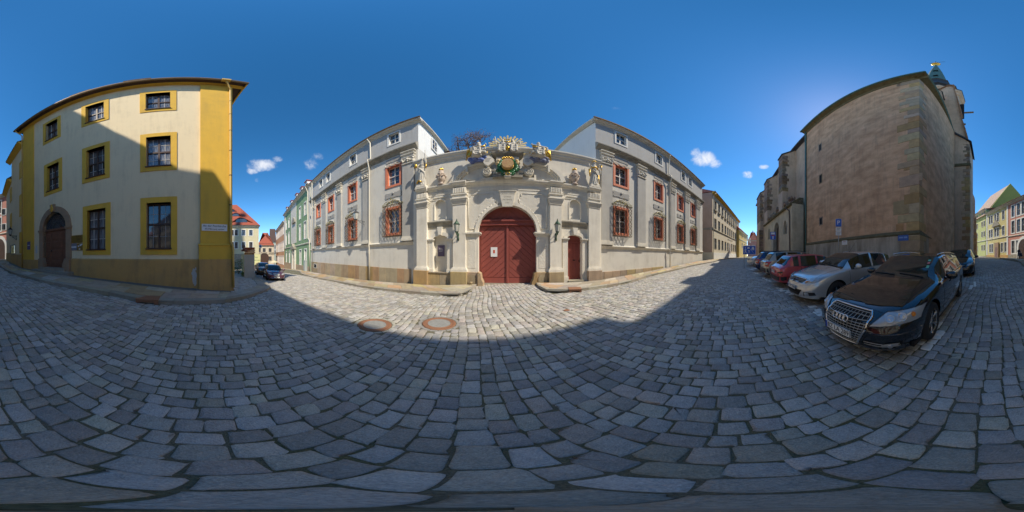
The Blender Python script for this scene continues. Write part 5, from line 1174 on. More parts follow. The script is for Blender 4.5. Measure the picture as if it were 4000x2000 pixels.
# urns
for X, lab in ((298, 'stone urn with gilt flame, left of the arch'), (1192, 'stone urn with gilt flame, right of the arch')):
    t = on_cornice('urn', X, .1, lab, 'flaming urns on the gate', 'urn'); H = hgt(X, 440, 345, .16)
    pr = [(.20, 0), (.20, .05), (.12, .07), (.10, .12), (.15, .2), (.23, .34), (.25, .46), (.19, .55), (.2, .62), (.24, .66), (.22, .72), (.14, .8), (.16, .86), (.12, .92)]
    MB().lathe((0, 0, 0), [(r, z * H / .95) for r, z in pr], 14).build('body', mat('urn_stone', (.60, .50, .42), .8, 1, 8, bump=.5, col2=(.42, .34, .28), blend=.4), t)
    b = MB()
    for k in range(14): a_ = 2 * pi * k / 14; b.ball((.27 * cos(a_), .27 * sin(a_), H * (.52 + .06 * (k % 2))), .06, 6, 5); b.tube([(.13 * cos(a_), .13 * sin(a_), H * .2), (.24 * cos(a_), .24 * sin(a_), H * .4)], .02, 4)
    b.build('garland', MATS['urn_stone'], t)
    b = MB()
    for k in range(7): a_ = 2 * pi * k / 7; b.tube([(.06 * cos(a_), .06 * sin(a_), H * .96), (.11 * cos(a_), .11 * sin(a_), H * 1.06), (.03 * cos(a_ + .6), .03 * sin(a_ + .6), H * 1.2)], [.04, .045, .008], 5)
    b.ball((0, 0, H * 1.02), (.08, .08, .1), 6, 5); b.build('flame', m_gold, t)
# music angels on the half pediments
def angel(X, Y, s_, lab):
    w = .35; u, z = gu(X, w), gzz(X, Y, w); t = empty('angel_statue', g.P(u, w, z), -g.n, lab, 'statue', 'winged angels on the half pediments')
    b = MB(); rd_ = random.Random(4)
    for i in range(16): b.ball((rd_.uniform(-.45, .42), rd_.uniform(-.1, .15), rd_.uniform(-.06, .22) - abs(rd_.uniform(-.1, .1))), (rd_.uniform(.1, .18), .14, rd_.uniform(.09, .15)), 8, 6)
    fused(b, 'cloud', m_blue if s_ < 0 else m_dblue, t, .03)
    b = MB(); robe(b, 1.2, 1.05, -.04 * s_, True, arms=[((.17, 0, .72), (.35, .15, .6), (.42 * -s_, .25, .66)), ((-.17, 0, .72), (-.3, .15, .56), (-.1 * s_, .28, .6))], seed=3); b.tube([(0, .2, .3), (-s_ * .4, .25, .2), (-s_ * .5, .2, .05)], [.14, .1, .07], 7)
    fused(b, 'figure', m_stat, t, .019, (0, -.05, .15))
    b = MB()
    for k in range(6): a_ = R(95 + 22 * k) ; x = cos(a_); b.tube([(s_ * .14, -.1, .85), (s_ * (.32 + .05 * k), -.13, .98 - .02 * k), (s_ * (.42 + .05 * k), -.14, .78 - .13 * k)], [.05, .085, .03], 6)
    b.ball((s_ * .34, -.13, .86), (.2, .06, .3), 10, 8); b.ball((s_ * .52, -.14, .58), (.16, .05, .2), 8, 6)
    b.build('wing', m_gold, t)
    b = MB(); b.tube([(-s_ * .05, .34, .72), (-s_ * .42, .36, .8)], [.03, .055], 6); b.tube([(-s_ * .35, .3, .25), (-s_ * .55, .32, .3)], .035, 6); b.build('gilt_instrument', m_gold, t)
angel(545, 300, -1, 'white angel with golden wing seated on bright blue clouds, left of the coat of arms'); angel(955, 302, 1, 'angel with golden wing seated on dark blue clouds, right of the coat of arms')
# Trinity group with rays
w = .05; u, z = gu(744, w), pz1 + .3; TR = empty('trinity_group', g.P(u, w, z), -g.n, 'seated white figures before blue clouds inside a sunburst of gilded rays above the arms', 'statue')
HH = 1.42
b = MB(); rd_ = random.Random(8)
for i in range(44):
    a_ = rd_.uniform(0, pi); r_ = rd_.uniform(.2, .55); b.ball((r_ * cos(a_), -.12 + rd_.uniform(-.06, .05), .1 + r_ * sin(a_) * 2.1), (rd_.uniform(.08, .13), .1, rd_.uniform(.08, .12)), 8, 6)
fused(b, 'clouds', m_dblue, TR, .03)
for s_ in (-1, 1):
    b = MB(); robe(b, 1.18, .95, -.05 * s_, True, arms=[((s_ * .17, 0, .74), (s_ * .32, .1, .8), (s_ * .36, .12, 1.12 if s_ < 0 else .98)), ((-s_ * .17, 0, .72), (-s_ * .26, .2, .56), (-s_ * .32, .3, .52))], seed=5 + s_)
    fused(b, 'figure', m_stat, TR, .02, (s_ * .31, -.08, 0))
b = MB(); b.ball((0, .32, .28), .13, 12, 8); b.tube([(0, .32, .4), (0, .32, .52)], .02, 5); b.ball((0, .12, .95), (.09, .07, .06), 8, 5); b.tube([(-.2, .1, 1.06), (0, .12, .96), (.2, .1, 1.06)], [.02, .05, .02], 5); b.ball((0, .3, .1), (.1, .1, .1), 8, 6)
for i in range(14): a_ = rd_.uniform(0.2, pi - .2); b.ball((rd_.uniform(.1, .4) * cos(a_), .05, 1.15 + .12 * sin(a_)), (.06, .04, .04), 6, 4)
b.build('gilt_orb_and_dove', m_gold, TR)
m_ray = mat('pale_gilding', (.88, .70, .30), .45, .4, 10, metal=.15); nr = 23
for k in range(nr):
    a_ = -.42 + (pi + .84) * k / (nr - 1); r0 = .5; L = 1.12 if k % 2 else 1.0; wd_ = .05 if k % 2 else .065; cz = .62; zs_ = 1.02
    ca, sa = cos(a_), sin(a_)
    p = [(r0 * ca - wd_ * .5 * sa, -.14, cz + r0 * sa * zs_ + wd_ * .5 * ca), (r0 * ca + wd_ * .5 * sa, -.14, cz + r0 * sa * zs_ - wd_ * .5 * ca), (L * ca + wd_ * sa, -.14, cz + L * sa * zs_ - wd_ * ca), ((L + .05) * ca, -.14, cz + (L + .05) * sa * zs_), (L * ca - wd_ * sa, -.14, cz + L * sa * zs_ + wd_ * ca)]
    p2 = [(x, -.17, zz_) for x, _, zz_ in p]; MB().add(p + p2, [(0, 1, 2, 3, 4), (9, 8, 7, 6, 5)] + [(i, (i + 1) % 5, (i + 1) % 5 + 5, i + 5) for i in range(5)]).build('ray', m_ray, TR)
# =================================================================== bare tree behind the gate
def tree(name, base, H, label, seed=1, crown=4.0, twigs=True, m=None, leafm=None):
    rd_ = random.Random(seed); t = empty(name, base, 0, label, 'tree'); b = MB(); tips = []
    tk = MB(); zc = H - 5.6; RX, RZ = crown, 5.6
    def inside(p, k=1): 
        q_ = Vector((p.x / RX, p.y / RX, (p.z - zc) / RZ)); l = q_.length
        if l > k: q_ = q_ * (k / l)
        return Vector((q_.x * RX, q_.y * RX, q_.z * RZ + zc))
    def limb(p, q, r0, r1, mb, n, j): 
        pts = [p.lerp(q, i / n) + (Vector((rd_.gauss(0, j), rd_.gauss(0, j), rd_.gauss(0, j * .6) - (0 if i == n else .0))) if 0 < i < n else Vector()) for i in range(n + 1)]
        mb.tube(pts, [r0 + (r1 - r0) * i / n for i in range(n + 1)], 6 if mb is tk else 3, cap=False); return pts
    top = Vector((0, 0, zc - RZ * .75)); limb(Vector((0, 0, 0)), top, .34, .24, tk, 6, .06)
    for i in range(17):
        a_ = 6.283 * i / 17 * 2.6; p1 = inside(Vector((RX * .6 * cos(a_), RX * .6 * sin(a_), zc + rd_.uniform(-.5, .75) * RZ)), .72); c1_ = limb(top + Vector((0, 0, rd_.uniform(-1, 1.5))), p1, .13, .06, tk, 5, .18)
        for j in range(8):
            st = c1_[rd_.choice((2, 3, 4, 5))]; p2 = inside(st + Vector((rd_.gauss(0, 1.2), rd_.gauss(0, 1.2), rd_.gauss(.8, 1.0))), rd_.uniform(.8, 1)); c2_ = limb(st, p2, .055, .03, b, 4, .12)
            for k in range(5):
                st2 = c2_[rd_.choice((1, 2, 3, 4))]; p3 = inside(st2 + Vector((rd_.gauss(0, .6), rd_.gauss(0, .6), rd_.gauss(.35, .5))), 1.04); c3_ = limb(st2, p3, .028, .018, b, 3, .07)
                for l in range(3): st3 = c3_[rd_.choice((1, 2, 3))]; p4 = st3 + Vector((rd_.gauss(0, .3), rd_.gauss(0, .3), rd_.gauss(.2, .25))); limb(st3, p4, .016, .01, b, 2, .03); tips.append(p4)
    tk.build('trunk', m, t); b.build('branches', m, t, fix=False)
    bd_ = MB()
    for p in tips:
        for _ in range(1): c = p + Vector((rd_.gauss(0, .2), rd_.gauss(0, .2), rd_.gauss(0, .2))); s_ = .05; bd_.add([(c.x - s_, c.y, c.z), (c.x, c.y + s_, c.z + s_), (c.x + s_, c.y, c.z), (c.x, c.y - s_, c.z + s_)], [(0, 1, 2), (0, 2, 3)])
    tag(bd_.build('buds', leafm, t, fix=False), kind='stuff'); return t
m_bark = mat('bark', (.24, .17, .13), .9, .6, 6, bump=.5); m_bud = mat('reddish_buds', (.40, .20, .14), .8, .6, 4)
tp = at((1852 - 2000) * .09, 24); tree('bare_tree', (tp.x, tp.y, -.2), EH + 24 * tan(ele(530)) + .2, 'bare spring tree with reddish buds behind the gate wall', 5, crown=4.4, m=m_bark, leafm=m_bud)
# =================================================================== THE CHURCH
m_chw = mat('brown_church_render', (.80, .51, .31), .95, 1, 1.3, grime=.5, speck=.10, bump=1, bscale=9, col2=(.50, .29, .16), blend=.6, streak=(.6, .6, 1.3))
m_chw2 = mat('pale_brown_render', (.74, .54, .38), .95, 1, .8, grime=.45, bump=1, bscale=18, col2=(.40, .30, .21), blend=.4, streak=(.6, .6, .5))
m_chp = mat('church_plinth_render', (.62, .53, .41), .95, 1, 1.6, grime=.6, bump=.5, bscale=20, col2=(.2, .16, .11), blend=.45, streak=(1, 1, .25))
m_chc = mat('cream_church_render', (.70, .60, .42), .95, .6, .8, grime=.4, bump=.3, col2=(.38, .32, .22), blend=.35)
m_quoin = mat('quoin_sandstone', (.52, .37, .20), .9, .9, 3, bump=.6, bscale=26, rnd=.16, sat=.3, col2=(.30, .21, .12), blend=.4)
m_qdark = mat('dark_quoin', (.36, .25, .16), .9, .9, 3, bump=.6, bscale=26, rnd=.3, sat=.3, col2=(.1, .065, .04), blend=.45)
m_cop = mat('green_copper', (.10, .21, .19), .6, 1, 3, bump=.2, col2=(.05, .09, .085), blend=.4)
m_slate = mat('slate_roof', (.05, .055, .065), .6, 1, 6, bump=.4)
m_mossl = mat('mossy_string', (.20, .17, .09), .95, 1, 4, bump=.7, bscale=25, col2=(.10, .085, .04), blend=.5)
c1 = Fr(166.8, 8.0); c1.u0 = 0; Lx = c1.u(3590); Rx = c1.u(3148)
# for a plane seen on the camera's back side u still runs to the right in the picture: left end Rx, right end Lx
Lp = c1.P(Lx, 0, 0); Rp = c1.P(Rx, 0, 0)
c1.u0 = (Lx + Rx) / 2; c1.zb = gz(*V2(c1.P(c1.u0, 0, 0)))
CH = building('church', c1, 'tall brown rendered church with sandstone corner stones, green drainpipe and octagonal tower', 'church')
ZEV = EH + 16.9; blo = c1.zb - 1.2; zl1 = c1.z(3590, 898, .1) - .0
MB(c1).box(Rx, Lx - .0, -9.6, 0, blo, ZEV).build('wall', m_chw, CH)
random.seed(21)
# plinth zone and mossy string course
MB(c1).box(Rx - .02, Lx + .06, -.2, .12, blo, zl1 - .26).build('plinth', m_chp, CH)
MB(c1).mould(Rx, Lx + .07, zl1 - .26, [(.12, 0), (.16, .04), (.17, .1), (.02, .26), (0, .27)]).build('string_course', m_mossl, CH)
# small openings
for (x, y0, y1, w) in ((3202, 458, 476, .34), (3204, 565, 588, .3), (3206, 685, 713, .3), (3207, 852, 876, .38)):
    z0, z1 = c1.z(x, y1), c1.z(x, y0); u = c1.u(x); wv = w
    MB(c1).box(u - wv / 2 - .12, u + wv / 2 + .12, -.02, .018, z0 - .1, z1 + .1).build('slit_surround', m_qdark, CH); MB(c1).box(u - wv / 2, u + wv / 2, -.02, .024, z0, z1).build('slit_opening', MATS['dark_void'], CH)
# corner stones: each wraps the corner
c2 = Fr(73, Lp.x * sin(R(73)) + Lp.y * cos(R(73))); 
def quoins(u, z0, z1, w0, back, mt, s_=-1, par=CH, fr=c1, hmin=.35, hmax=.62, wide=(.5, 1.05), deep=(.5, 1.0), proud=.022):
    z = z0; k = 0
    while z < z1:
        h = random.uniform(hmin, hmax); z2 = min(z1, z + h); big = k % 2; a = random.uniform(*wide) * (1.25 if big else .75); d = random.uniform(*deep) * (.75 if big else 1.25)
        MB(fr).box(u + s_ * a, u - s_ * proud, w0 - d, w0 + proud + random.uniform(0, .012), z + .008, z2 - .008, .015).build('quoin_stone', mt, par); z = z2; k += 1
quoins(Lx, zl1 + .02, ZEV - .3, 0, 0, m_quoin, -1, wide=(.7, 1.15), deep=(.5, .9), hmin=.4, hmax=.8)
quoins(Lx + .08, blo + 1, zl1 - .28, .12, 0, m_quoin, -1, wide=(.6, 1.0), deep=(.5, .8), hmin=.45, hmax=.6)
for (x, y, w, h) in ((3490, 815, 1.7, .85), (3545, 700, .9, .5), (3530, 655, .8, .5), (3500, 890, .5, .4)): MB(c1).box(c1.u(x), c1.u(x) + w, 0, .015, c1.z(x, y) - h / 2, c1.z(x, y) + h / 2, .006).build('bonded_stone', m_quoin, CH)
# eave of face one
MB(c1).mould(Rx - .2, Lx + .55, ZEV, [(0, -.35), (.06, -.3), (.12, -.1), (.35, 0), (.5, .06)]).build('eave', m_mossl, CH)
MB(c1).mould(Rx - .25, Lx + .6, ZEV + .05, [(.46, 0), (.6, .02), (.64, .14), (.5, .2)]).build('gutter', m_cop, CH)
# second face (away up the street)
def c_w(p): return c1.world_uw(p[0], p[1])
E2 = (8.1, -16.5); ue2, we2 = c_w(E2)            # far end of the second face in frame c1 (u, w)
m = MB(c1); m.add([(Lx, 0, zl1), (ue2, we2, zl1), (ue2, we2, ZEV), (Lx, 0, ZEV)], [(0, 1, 2, 3)]); m.build('side_wall', m_chw2, CH)
m = MB(c1); m.hexa([(Lx + .1, .12, blo), (ue2 + .1, we2, blo), (ue2 - .5, we2, blo), (Lx - .5, 0, blo), (Lx + .1, .12, zl1 - .26), (ue2 + .1, we2, zl1 - .26), (ue2 - .5, we2, zl1 - .26), (Lx - .5, 0, zl1 - .26)]); m.build('plinth', m_chp, CH)
m = MB(c1); m.hexa([(Lx + .14, .1, zl1 - .26), (ue2 + .14, we2, zl1 - .26), (ue2 - .2, we2, zl1 - .26), (Lx - .2, 0, zl1 - .26), (Lx + .02, .0, zl1 + .01), (ue2 + .02, we2, zl1 + .01), (ue2 - .2, we2, zl1 + .01), (Lx - .2, 0, zl1 + .01)]); m.build('string_course', m_mossl, CH)
m = MB(c1); m.hexa([(Lx, .4, ZEV - .2), (ue2 + .0, we2, ZEV - .2), (ue2 - .3, we2, ZEV - .2), (Lx - .3, 0, ZEV - .2), (Lx + .5, .5, ZEV + .06), (ue2 + .5, we2, ZEV + .06), (ue2 - .3, we2, ZEV + .06), (Lx - .3, 0, ZEV + .06)]); m.build('eave', m_mossl, CH)
m = MB(c1); m.hexa([(Lx + .44, .5, ZEV + .062), (ue2 + .44, we2, ZEV + .062), (ue2 - .1, we2, ZEV + .062), (Lx - .1, 0, ZEV + .062), (Lx + .6, .6, ZEV + .2), (ue2 + .6, we2, ZEV + .2), (ue2 - .1, we2, ZEV + .2), (Lx - .1, 0, ZEV + .2)]); m.build('gutter', m_cop, CH)
# gabled roof of this block: slope rises behind the eave of face one, gable over face two
GP_ = [(0, 0), (-1.3, 1.35), (-2.8, 2.9), (-4.2, 4.35), (-5.5, 6.2), (-6.9, 8.6), (-9.2, 11.4), (-12, 8.6), (-17, 3)]
def gu_(w): return Lx - .8 + (ue2 - Lx) * (w / we2)
m = MB(c1); pl_ = [(gu_(w), w, ZEV + .15 + z) for w, z in GP_] + [(gu_(-17), -17, ZEV - 1), (gu_(0), 0, ZEV - 1)]; nn_ = len(pl_)
m.add(pl_ + [(u - .6, w, z) for u, w, z in pl_], [tuple(range(nn_)), tuple(range(2 * nn_ - 1, nn_ - 1, -1))] + [(i, (i + 1) % nn_, (i + 1) % nn_ + nn_, i + nn_) for i in range(nn_)]); m.build('side_gable', m_chw2, CH)
m = MB(c1); v1 = [(u, w, z) for u, w, z in [(gu_(w) + .12, w, ZEV + .17 + z) for w, z in GP_[:7]]]; n7 = len(v1); vs_ = v1 + [(Rx - .2, w, z) for _, w, z in v1]; m.add(vs_, [(i, i + 1, i + 1 + n7, i + n7) for i in range(n7 - 1)]); m.add([v1[-1], (Rx - .2, -9.2, v1[-1][2]), (Rx - .2, -18, ZEV), (v1[-1][0], -18, ZEV)], [(0, 1, 2, 3)]); m.build('roof', m_slate, CH)
# lancet window on the second face
def side_pt(t): return Lx + (ue2 - Lx) * t, we2 * t
def side_t(x):
    a = ang(x); return min((abs(math.atan2((c1.P(*[side_pt(i / 800)[0], side_pt(i / 800)[1], 0])).x, c1.P(side_pt(i / 800)[0], side_pt(i / 800)[1], 0).y) - a), i / 800) for i in range(801))[1]
def side_z(t, y): p = c1.P(*side_pt(t), 0); return EH + math.hypot(p.x, p.y) * tan(ele(y))
t0, t1 = side_t(3672), side_t(3691); zw0, zw1 = side_z(t0, 795), side_z(t0, 520)
m = MB(c1)
def sidep(t, z, o): u, w = side_pt(t); return (u + o, w, z)
prof = [(t0, zw0), (t1, zw0), (t1, zw1 - 1.2), ((t0 * .25 + t1 * .75), zw1 - .35), ((t0 + t1) / 2, zw1), ((t0 * .75 + t1 * .25), zw1 - .35), (t0, zw1 - 1.2)]
m.add([sidep(t, z, .02) for t, z in prof], [tuple(range(7))]); m.build('lancet_surround', m_qdark, CH)
tm = (t0 + t1) / 2; pr2 = [(tm + (t - tm) * .7, z * .97 + .03 * (zw0 + zw1) / 2) for t, z in prof]
m = MB(c1); m.add([sidep(t, z, .04) for t, z in pr2], [tuple(range(7))]); m.build('lancet_glass', m_glass, CH)
# big stepped buttress at the far end of that face
bu0, bw0 = c_w(E2); b1 = (5.92, -17.05); bu1, bw1 = c_w(b1); zt0 = EH + 18.4 * tan(ele(511)); zt1 = EH + 18.0 * tan(ele(556)); ZS = EH + 18.2 * tan(ele(641))
m = MB(c1); m.prism([(bu0 - .6, blo), (bu0 - .6, zt0 + .2), (bu0, zt0), (bu1, zt1), (bu1, ZS), (bu1, blo)], bw1 - 4.5, bw1); m.build('buttress', m_chw2, CH)
m = MB(c1); m.prism([(bu0 - .1, ZS - .35), (bu0 - .1, ZS), (bu1 + .15, ZS), (bu1 + .1, ZS - .35)], bw1 - 1, bw1 + .15); m.build('buttress_weathering', m_mossl, CH)
m = MB(c1); m.prism([(bu0 - .3, zt0 + .02), (bu0 - .3, zt0 + .2), (bu0, zt0 + .16), (bu1 + .25, zt1 + .1), (bu1 + .25, zt1 - .06)], bw1 - 4.6, bw1 + .2); m.build('buttress_coping', m_slate, CH)
quoins(bu1 + .0, blo + .6, ZS - .4, bw1, 0, m_quoin, -1, hmin=.3, hmax=.5, wide=(.45, .75), deep=(.5, 1), proud=.05); quoins(bu1 + .0, ZS + .02, zt1 - .3, bw1, 0, m_qdark, -1, hmin=.3, hmax=.45, wide=(.3, .6), deep=(.5, 1), proud=.03)
# further buttresses up the street
for (az0, d0, z, wd_, m_) in ((162.0, 24, 15.2, 2.4, m_chw2), (163.1, 30, 12.6, 1.6, m_chw2), (163.45, 34, 8.5, 1.4, m_qdark)):
    p = (d0 * sin(R(az0)), d0 * cos(R(az0))); uu, w_ = c_w(p); top = EH + z; k = z * .62
    m = MB(c1); m.prism([(uu - wd_, blo), (uu - wd_, top), (uu - .7, top - .2), (uu - .25, top - 1.4), (uu - .25, EH + k), (uu, EH + k - .5), (uu, blo)], w_ - 1.6, w_); m.build('buttress', m_, CH); quoins(uu, blo + .5, EH + k - .6, w_, 0, m_quoin, -1, hmin=.4, hmax=.7, wide=(.4, .7), deep=(.5, 1), proud=.03)
p = at(163.6, 15.5); MB(WF).box(p.x - .5, p.x + .2, p.y - .8, p.y + .3, p.z - .3, p.z + .12)
# upper gable seen over the side eave
gp = 18.4
cg = Fr(166.8, gp)
def gpt(x, y): u, z = cg.uz(x, y); v = cg.P(u, 0, 0); uu, w_ = c1.world_uw(v.x, v.y); return uu, z
pts = [gpt(*a) for a in ((3664, 352), (3672, 352), (3698, 338), (3722, 337), (3751, 448), (3775, 545), (3782, 600))]
m = MB(c1); m.prism([(pts[0][0], ZEV - 4)] + pts + [(pts[-1][0], ZEV - 6)], 8.0 - gp - 1.0, 8.0 - gp); m.build('nave_gable', m_chw2, CH)
m = MB(c1)
for a, c in zip(pts, pts[1:]): m.hexa([(a[0], 8 - gp - 1, a[1]), (c[0], 8 - gp - 1, c[1]), (c[0], 8 - gp + .25, c[1]), (a[0], 8 - gp + .25, a[1]), (a[0], 8 - gp - 1, a[1] + .35), (c[0] + .2, 8 - gp - 1, c[1] + .35), (c[0] + .2, 8 - gp + .25, c[1] + .35), (a[0], 8 - gp + .25, a[1] + .35)])
m.build('gable_coping', m_qdark, CH)
# tower
TD = 32.0; TA = 149.0; tw = at(TA, TD); uu, w_ = c_w((tw.x, tw.y)); z0 = EH
m = MB(c1); m.lathe((uu, w_), [(5.25, 0), (5.25, z0 + 43.2), (5.6, z0 + 43.6), (5.6, z0 + 44.3), (5.9, z0 + 44.8), (5.9, z0 + 45.6)], 8, False, sq=True); m.build('tower_shaft', m_chw2, CH)
m = MB(c1); m.lathe((uu, w_), [(5.95, z0 + 45.6), (6.0, z0 + 45.9), (5.0, z0 + 47.2), (4.3, z0 + 47.6), (4.3, z0 + 49.2), (4.75, z0 + 49.5), (4.7, z0 + 50.2), (4.0, z0 + 51.5), (3.2, z0 + 53), (2.6, z0 + 54.6), (2.6, z0 + 56), (2.9, z0 + 56.3), (2.3, z0 + 57.2)], 8, False, sq=True); m.build('tower_dome', m_slate, CH)
m = MB(c1); m.lathe((uu, w_), [(2.35, z0 + 56.5), (1.9, z0 + 62), (1.1, z0 + 69), (.12, z0 + 76)], 8, False, sq=True); m.build('spire', m_cop, CH)
for k, zz_ in enumerate((60, 66)):
    for a_ in (0, 1):
        t = Vector((-tw.x, -tw.y)).normalized(); o = MB(c1); pz_ = z0 + zz_; rr_ = 2.3 - (zz_ - 56.5) * .098; n0 = c1.world_uw(tw.x + t.x * rr_, tw.y + t.y * rr_)
        o.box(n0[0] - .45, n0[0] + .45, n0[1] - .5, n0[1] + .35, pz_ - .6, pz_ + .7 - a_ * .6); o.build('spire_window', MATS['dark_void'] if a_ else m_cop, CH)
m = MB(c1); m.lathe((uu, w_, z0 + 76), [(.12, 0), (.12, .5), (.9, .8), (1.0, 1.0), (.9, 1.2), (.12, 1.5), (.1, 2)], 10); m.build('gilded_knob', m_gold, CH)
m = MB(c1); m.tube([(uu, w_, z0 + 77.5), (uu, w_, z0 + 81)], .07, 5); m.tube([(uu - 1.3, w_, z0 + 79), (uu + 1.9, w_, z0 + 79.2)], .06, 5); m.build('weather_vane', m_ironw, CH)
for k, az_k in enumerate((152, 155.5, 158)):   # arched belfry openings
    v = Vector((sin(R(az_k)), cos(R(az_k)))) ; 
    for i in range(300):
        d = 22 + i * .05; p = v * d
        if (p - Vector((tw.x, tw.y))).length < 5.2: break
    n0 = c_w(p); o = MB(c1); o.box(n0[0] - .5, n0[0] + .5, n0[1] - .3, n0[1] + .12, z0 + 34, z0 + 40.5); o.build('belfry_opening', MATS['dark_void'], CH)
v = Vector((sin(R(159.0)), cos(R(159)))); 
for zz_, ln in ((39.2, 2.6), (34, 1.0), (32, 1.0), (27, .8), (25, .7)): n0 = c_w((tw.x + 5.0 * sin(R(235)), tw.y + 5.0 * cos(R(235)))); MB(c1).box(n0[0], n0[0] + ln, n0[1] - .2, n0[1] + .2, z0 + zz_, z0 + zz_ + .35).build('water_spout', m_qdark, CH)
# nave to the left with buttresses
cn = Fr(166.8, 8.6)
def cu(x, D): k = Fr(166.8, D); u = k.u(x); return u + 0.0, 8.0 - D
uN0 = cu(2958, 8.6)[0]; uN1 = Rx + .1
m = MB(c1); m.box(uN0, uN1, -9, -.6, blo - .5, ZEV - .15); m.build('nave_wall', m_chw2, CH)
m = MB(c1).mould(uN0 - .3, uN1, ZEV - .15, [(-.6, -.2), (-.45, -.1), (-.1, 0), (-.05, .16), (-.2, .2)]); m.build('eave', m_slate, CH)
m = MB(c1); m.hexa([(uN0 - .3, -.1, ZEV + .02), (uN1, -.1, ZEV + .02), (uN1, -9, ZEV + .02), (uN0 - .3, -9, ZEV + .02), (uN0 + 4, -5, ZEV + 5), (uN1, -5, ZEV + 5), (uN1, -5.5, ZEV + 5), (uN0 + 4, -5.5, ZEV + 5)]); m.build('roof', m_slate, CH)
PB = 6.67
for (x0, x1, top, low) in ((3042, 3056, ZEV - 1.4, EH + 9.0), (2986, 2997, ZEV - 1.6, EH + 8.6), (2957, 2970, ZEV - 1.8, EH + 8)):
    a, c = cu(x0, PB)[0], cu(x1, PB)[0]
    if c - a < 1.2: a = c - 1.4
    wf = 8.0 - PB
    m = MB(c1); m.hexa([(a, -.7, blo), (c, -.7, blo), (c, wf, blo), (a, wf, blo), (a, -.7, top + 1.2), (c, -.7, top + 1.2), (c, wf, top - .3), (a, wf, top - .3)]); m.build('buttress', m_chw2, CH)
    m = MB(c1); m.hexa([(a - .1, -.7, top + 1.21), (c + .1, -.7, top + 1.21), (c + .1, wf + .15, top - .4), (a - .1, wf + .15, top - .4), (a - .1, -.7, top + 1.4), (c + .1, -.7, top + 1.4), (c + .1, wf + .15, top - .15), (a - .1, wf + .15, top - .15)]); m.build('buttress_coping', m_slate, CH)
    z = low
    while z < top - .4:
        h = random.uniform(.35, .6); d = random.uniform(.25, .55); MB(c1).box(a - .02, c + .03 + 0, wf - random.uniform(.3, 1.1), wf + .03, z + .01, min(z + h, top - .35) - .01, .02).build('quoin_stone', m_qdark, CH); z += h
m = MB(c1); a, c = cu(2957, 6.2)[0], cu(2990, 6.2)[0]; c = a + 3.2; m.prism([(a, blo), (a, EH + 5.8), (c, EH + 5.8), (c, blo)], 0, 1.8); m.build('buttress', m_chw2, CH)
for uu_ in (a + .0, c): 
    z = blo + .8
    while z < EH + 5.6: h = random.uniform(.4, .6); MB(c1).box(uu_ - random.uniform(.3, .6), uu_ + random.uniform(.02, .04), 1.0, 1.83, z + .01, z + h - .01, .02).build('quoin_stone', m_qdark, CH); z += h
pipe(c1, CH, [(cu(3149, 7.9)[0] - .12, .1, ZEV + .1), (cu(3149, 7.9)[0] - .12, .1, blo + 1)], .11, m_cop)
quoins(Rx + .12, EH + 6.9, ZEV - 1, -.02, 0, m_qdark, -1, hmin=.4, hmax=.7, wide=(.25, .3), deep=(.3, .5))
pipe(c1, CH, [(cu(3027, 8.5)[0], -.45, ZEV - .2), (cu(3027, 8.5)[0], -.45, EH + 8)], .09, plain('brown_pipe', (.09, .05, .035), .5))
# cream chapel between the buttresses
a, c = cu(2987, 6.6)[0], 0; cc = c1.world_uw(*V2(Vector((17.9 * sin(R(98.55)), 17.9 * cos(R(98.55))))))[0]
wa = 1.4; zev = EH + 5.75
ga0, ga1 = cu(3019.6, 6.6)[0], cu(3046.7, 6.6)[0]; gz1 = EH + 6.6 / cos(ang(3033) - R(166.8)) * tan(ele(868)); 
def gothic(u0, u1, z0, z1, k=.55): m_ = (u0 + u1) / 2; h = (u1 - u0) / 2; zs = z1 - (u1 - u0) * .9; return [(u0, z0), (u1, z0), (u1, zs)] + [(m_ + h * cos(t) ** .8, zs + (z1 - zs) * sin(t) ** 1.15) for t in [R(15 * i) for i in range(1, 6)]] + [(m_, z1)] + [(m_ - h * cos(t) ** .8, zs + (z1 - zs) * sin(t) ** 1.15) for t in [R(75 - 15 * i) for i in range(5)]] + [(u0, zs)]
wz = lambda y, x: EH + 6.6 / cos(ang(x) - R(166.8)) * tan(ele(y))
g_out = gothic(ga0, ga1, blo, gz1); wB = (cu(3060, 6.6)[0], cu(3073, 6.6)[0], wz(915, 3066), wz(862, 3066)); wC = (cu(3000.5, 6.6)[0], cu(3008, 6.6)[0], wz(935, 3004), wz(894, 3004))
m = MB(c1); m.prism([(a, blo + .01), (ga0, blo + .01)] + g_out[::-1][:-1][:-1] + [(ga1, blo + .01), (cc, blo + .01), (cc, zev), (a, zev)], wa - .5, wa, [gothic(*wB), gothic(*wC)]); m.build('chapel_wall', m_chc, CH)
m = MB(c1).box(a, cc, .0, wa - .52, blo, zev); m.build('chapel_core', m_chc, CH)
m = MB(c1).box(ga0 + .1, ga1 - .1, wa - .5, wa - .49, blo, gz1); m.build('portal_door', m_brown, CH)
for k in range(3):
    o = MB(c1); e0 = .16 * k; O = gothic(ga0 + e0, ga1 - e0, blo + .02, gz1 - e0 * .9); I = gothic(ga0 + e0 + .13, ga1 - e0 - .13, blo + .02, gz1 - (e0 + .13) * .9)
    o.prism(O[2:] + [O[0]] + [I[0]] + I[2:][::-1] + [I[1], O[1]], wa - .46, wa - .1 - .12 * k); o.build('portal_moulding', m_trimd, CH)
for wv in (wB, wC): m = MB(c1); m.prism(gothic(wv[0] - .0, wv[1] + .0, wv[2], wv[3]), wa - .4, wa - .3); m.build('chapel_window', m_glass, CH)
m = MB(c1); m.mould(a, cc, zev, [(wa - 1.4 + 0, 0), (wa + .05, .0), (wa + .3, .05), (wa + .32, .2), (wa, .4), (.5, 1.1)]); m.build('chapel_roof', m_mossl, CH)
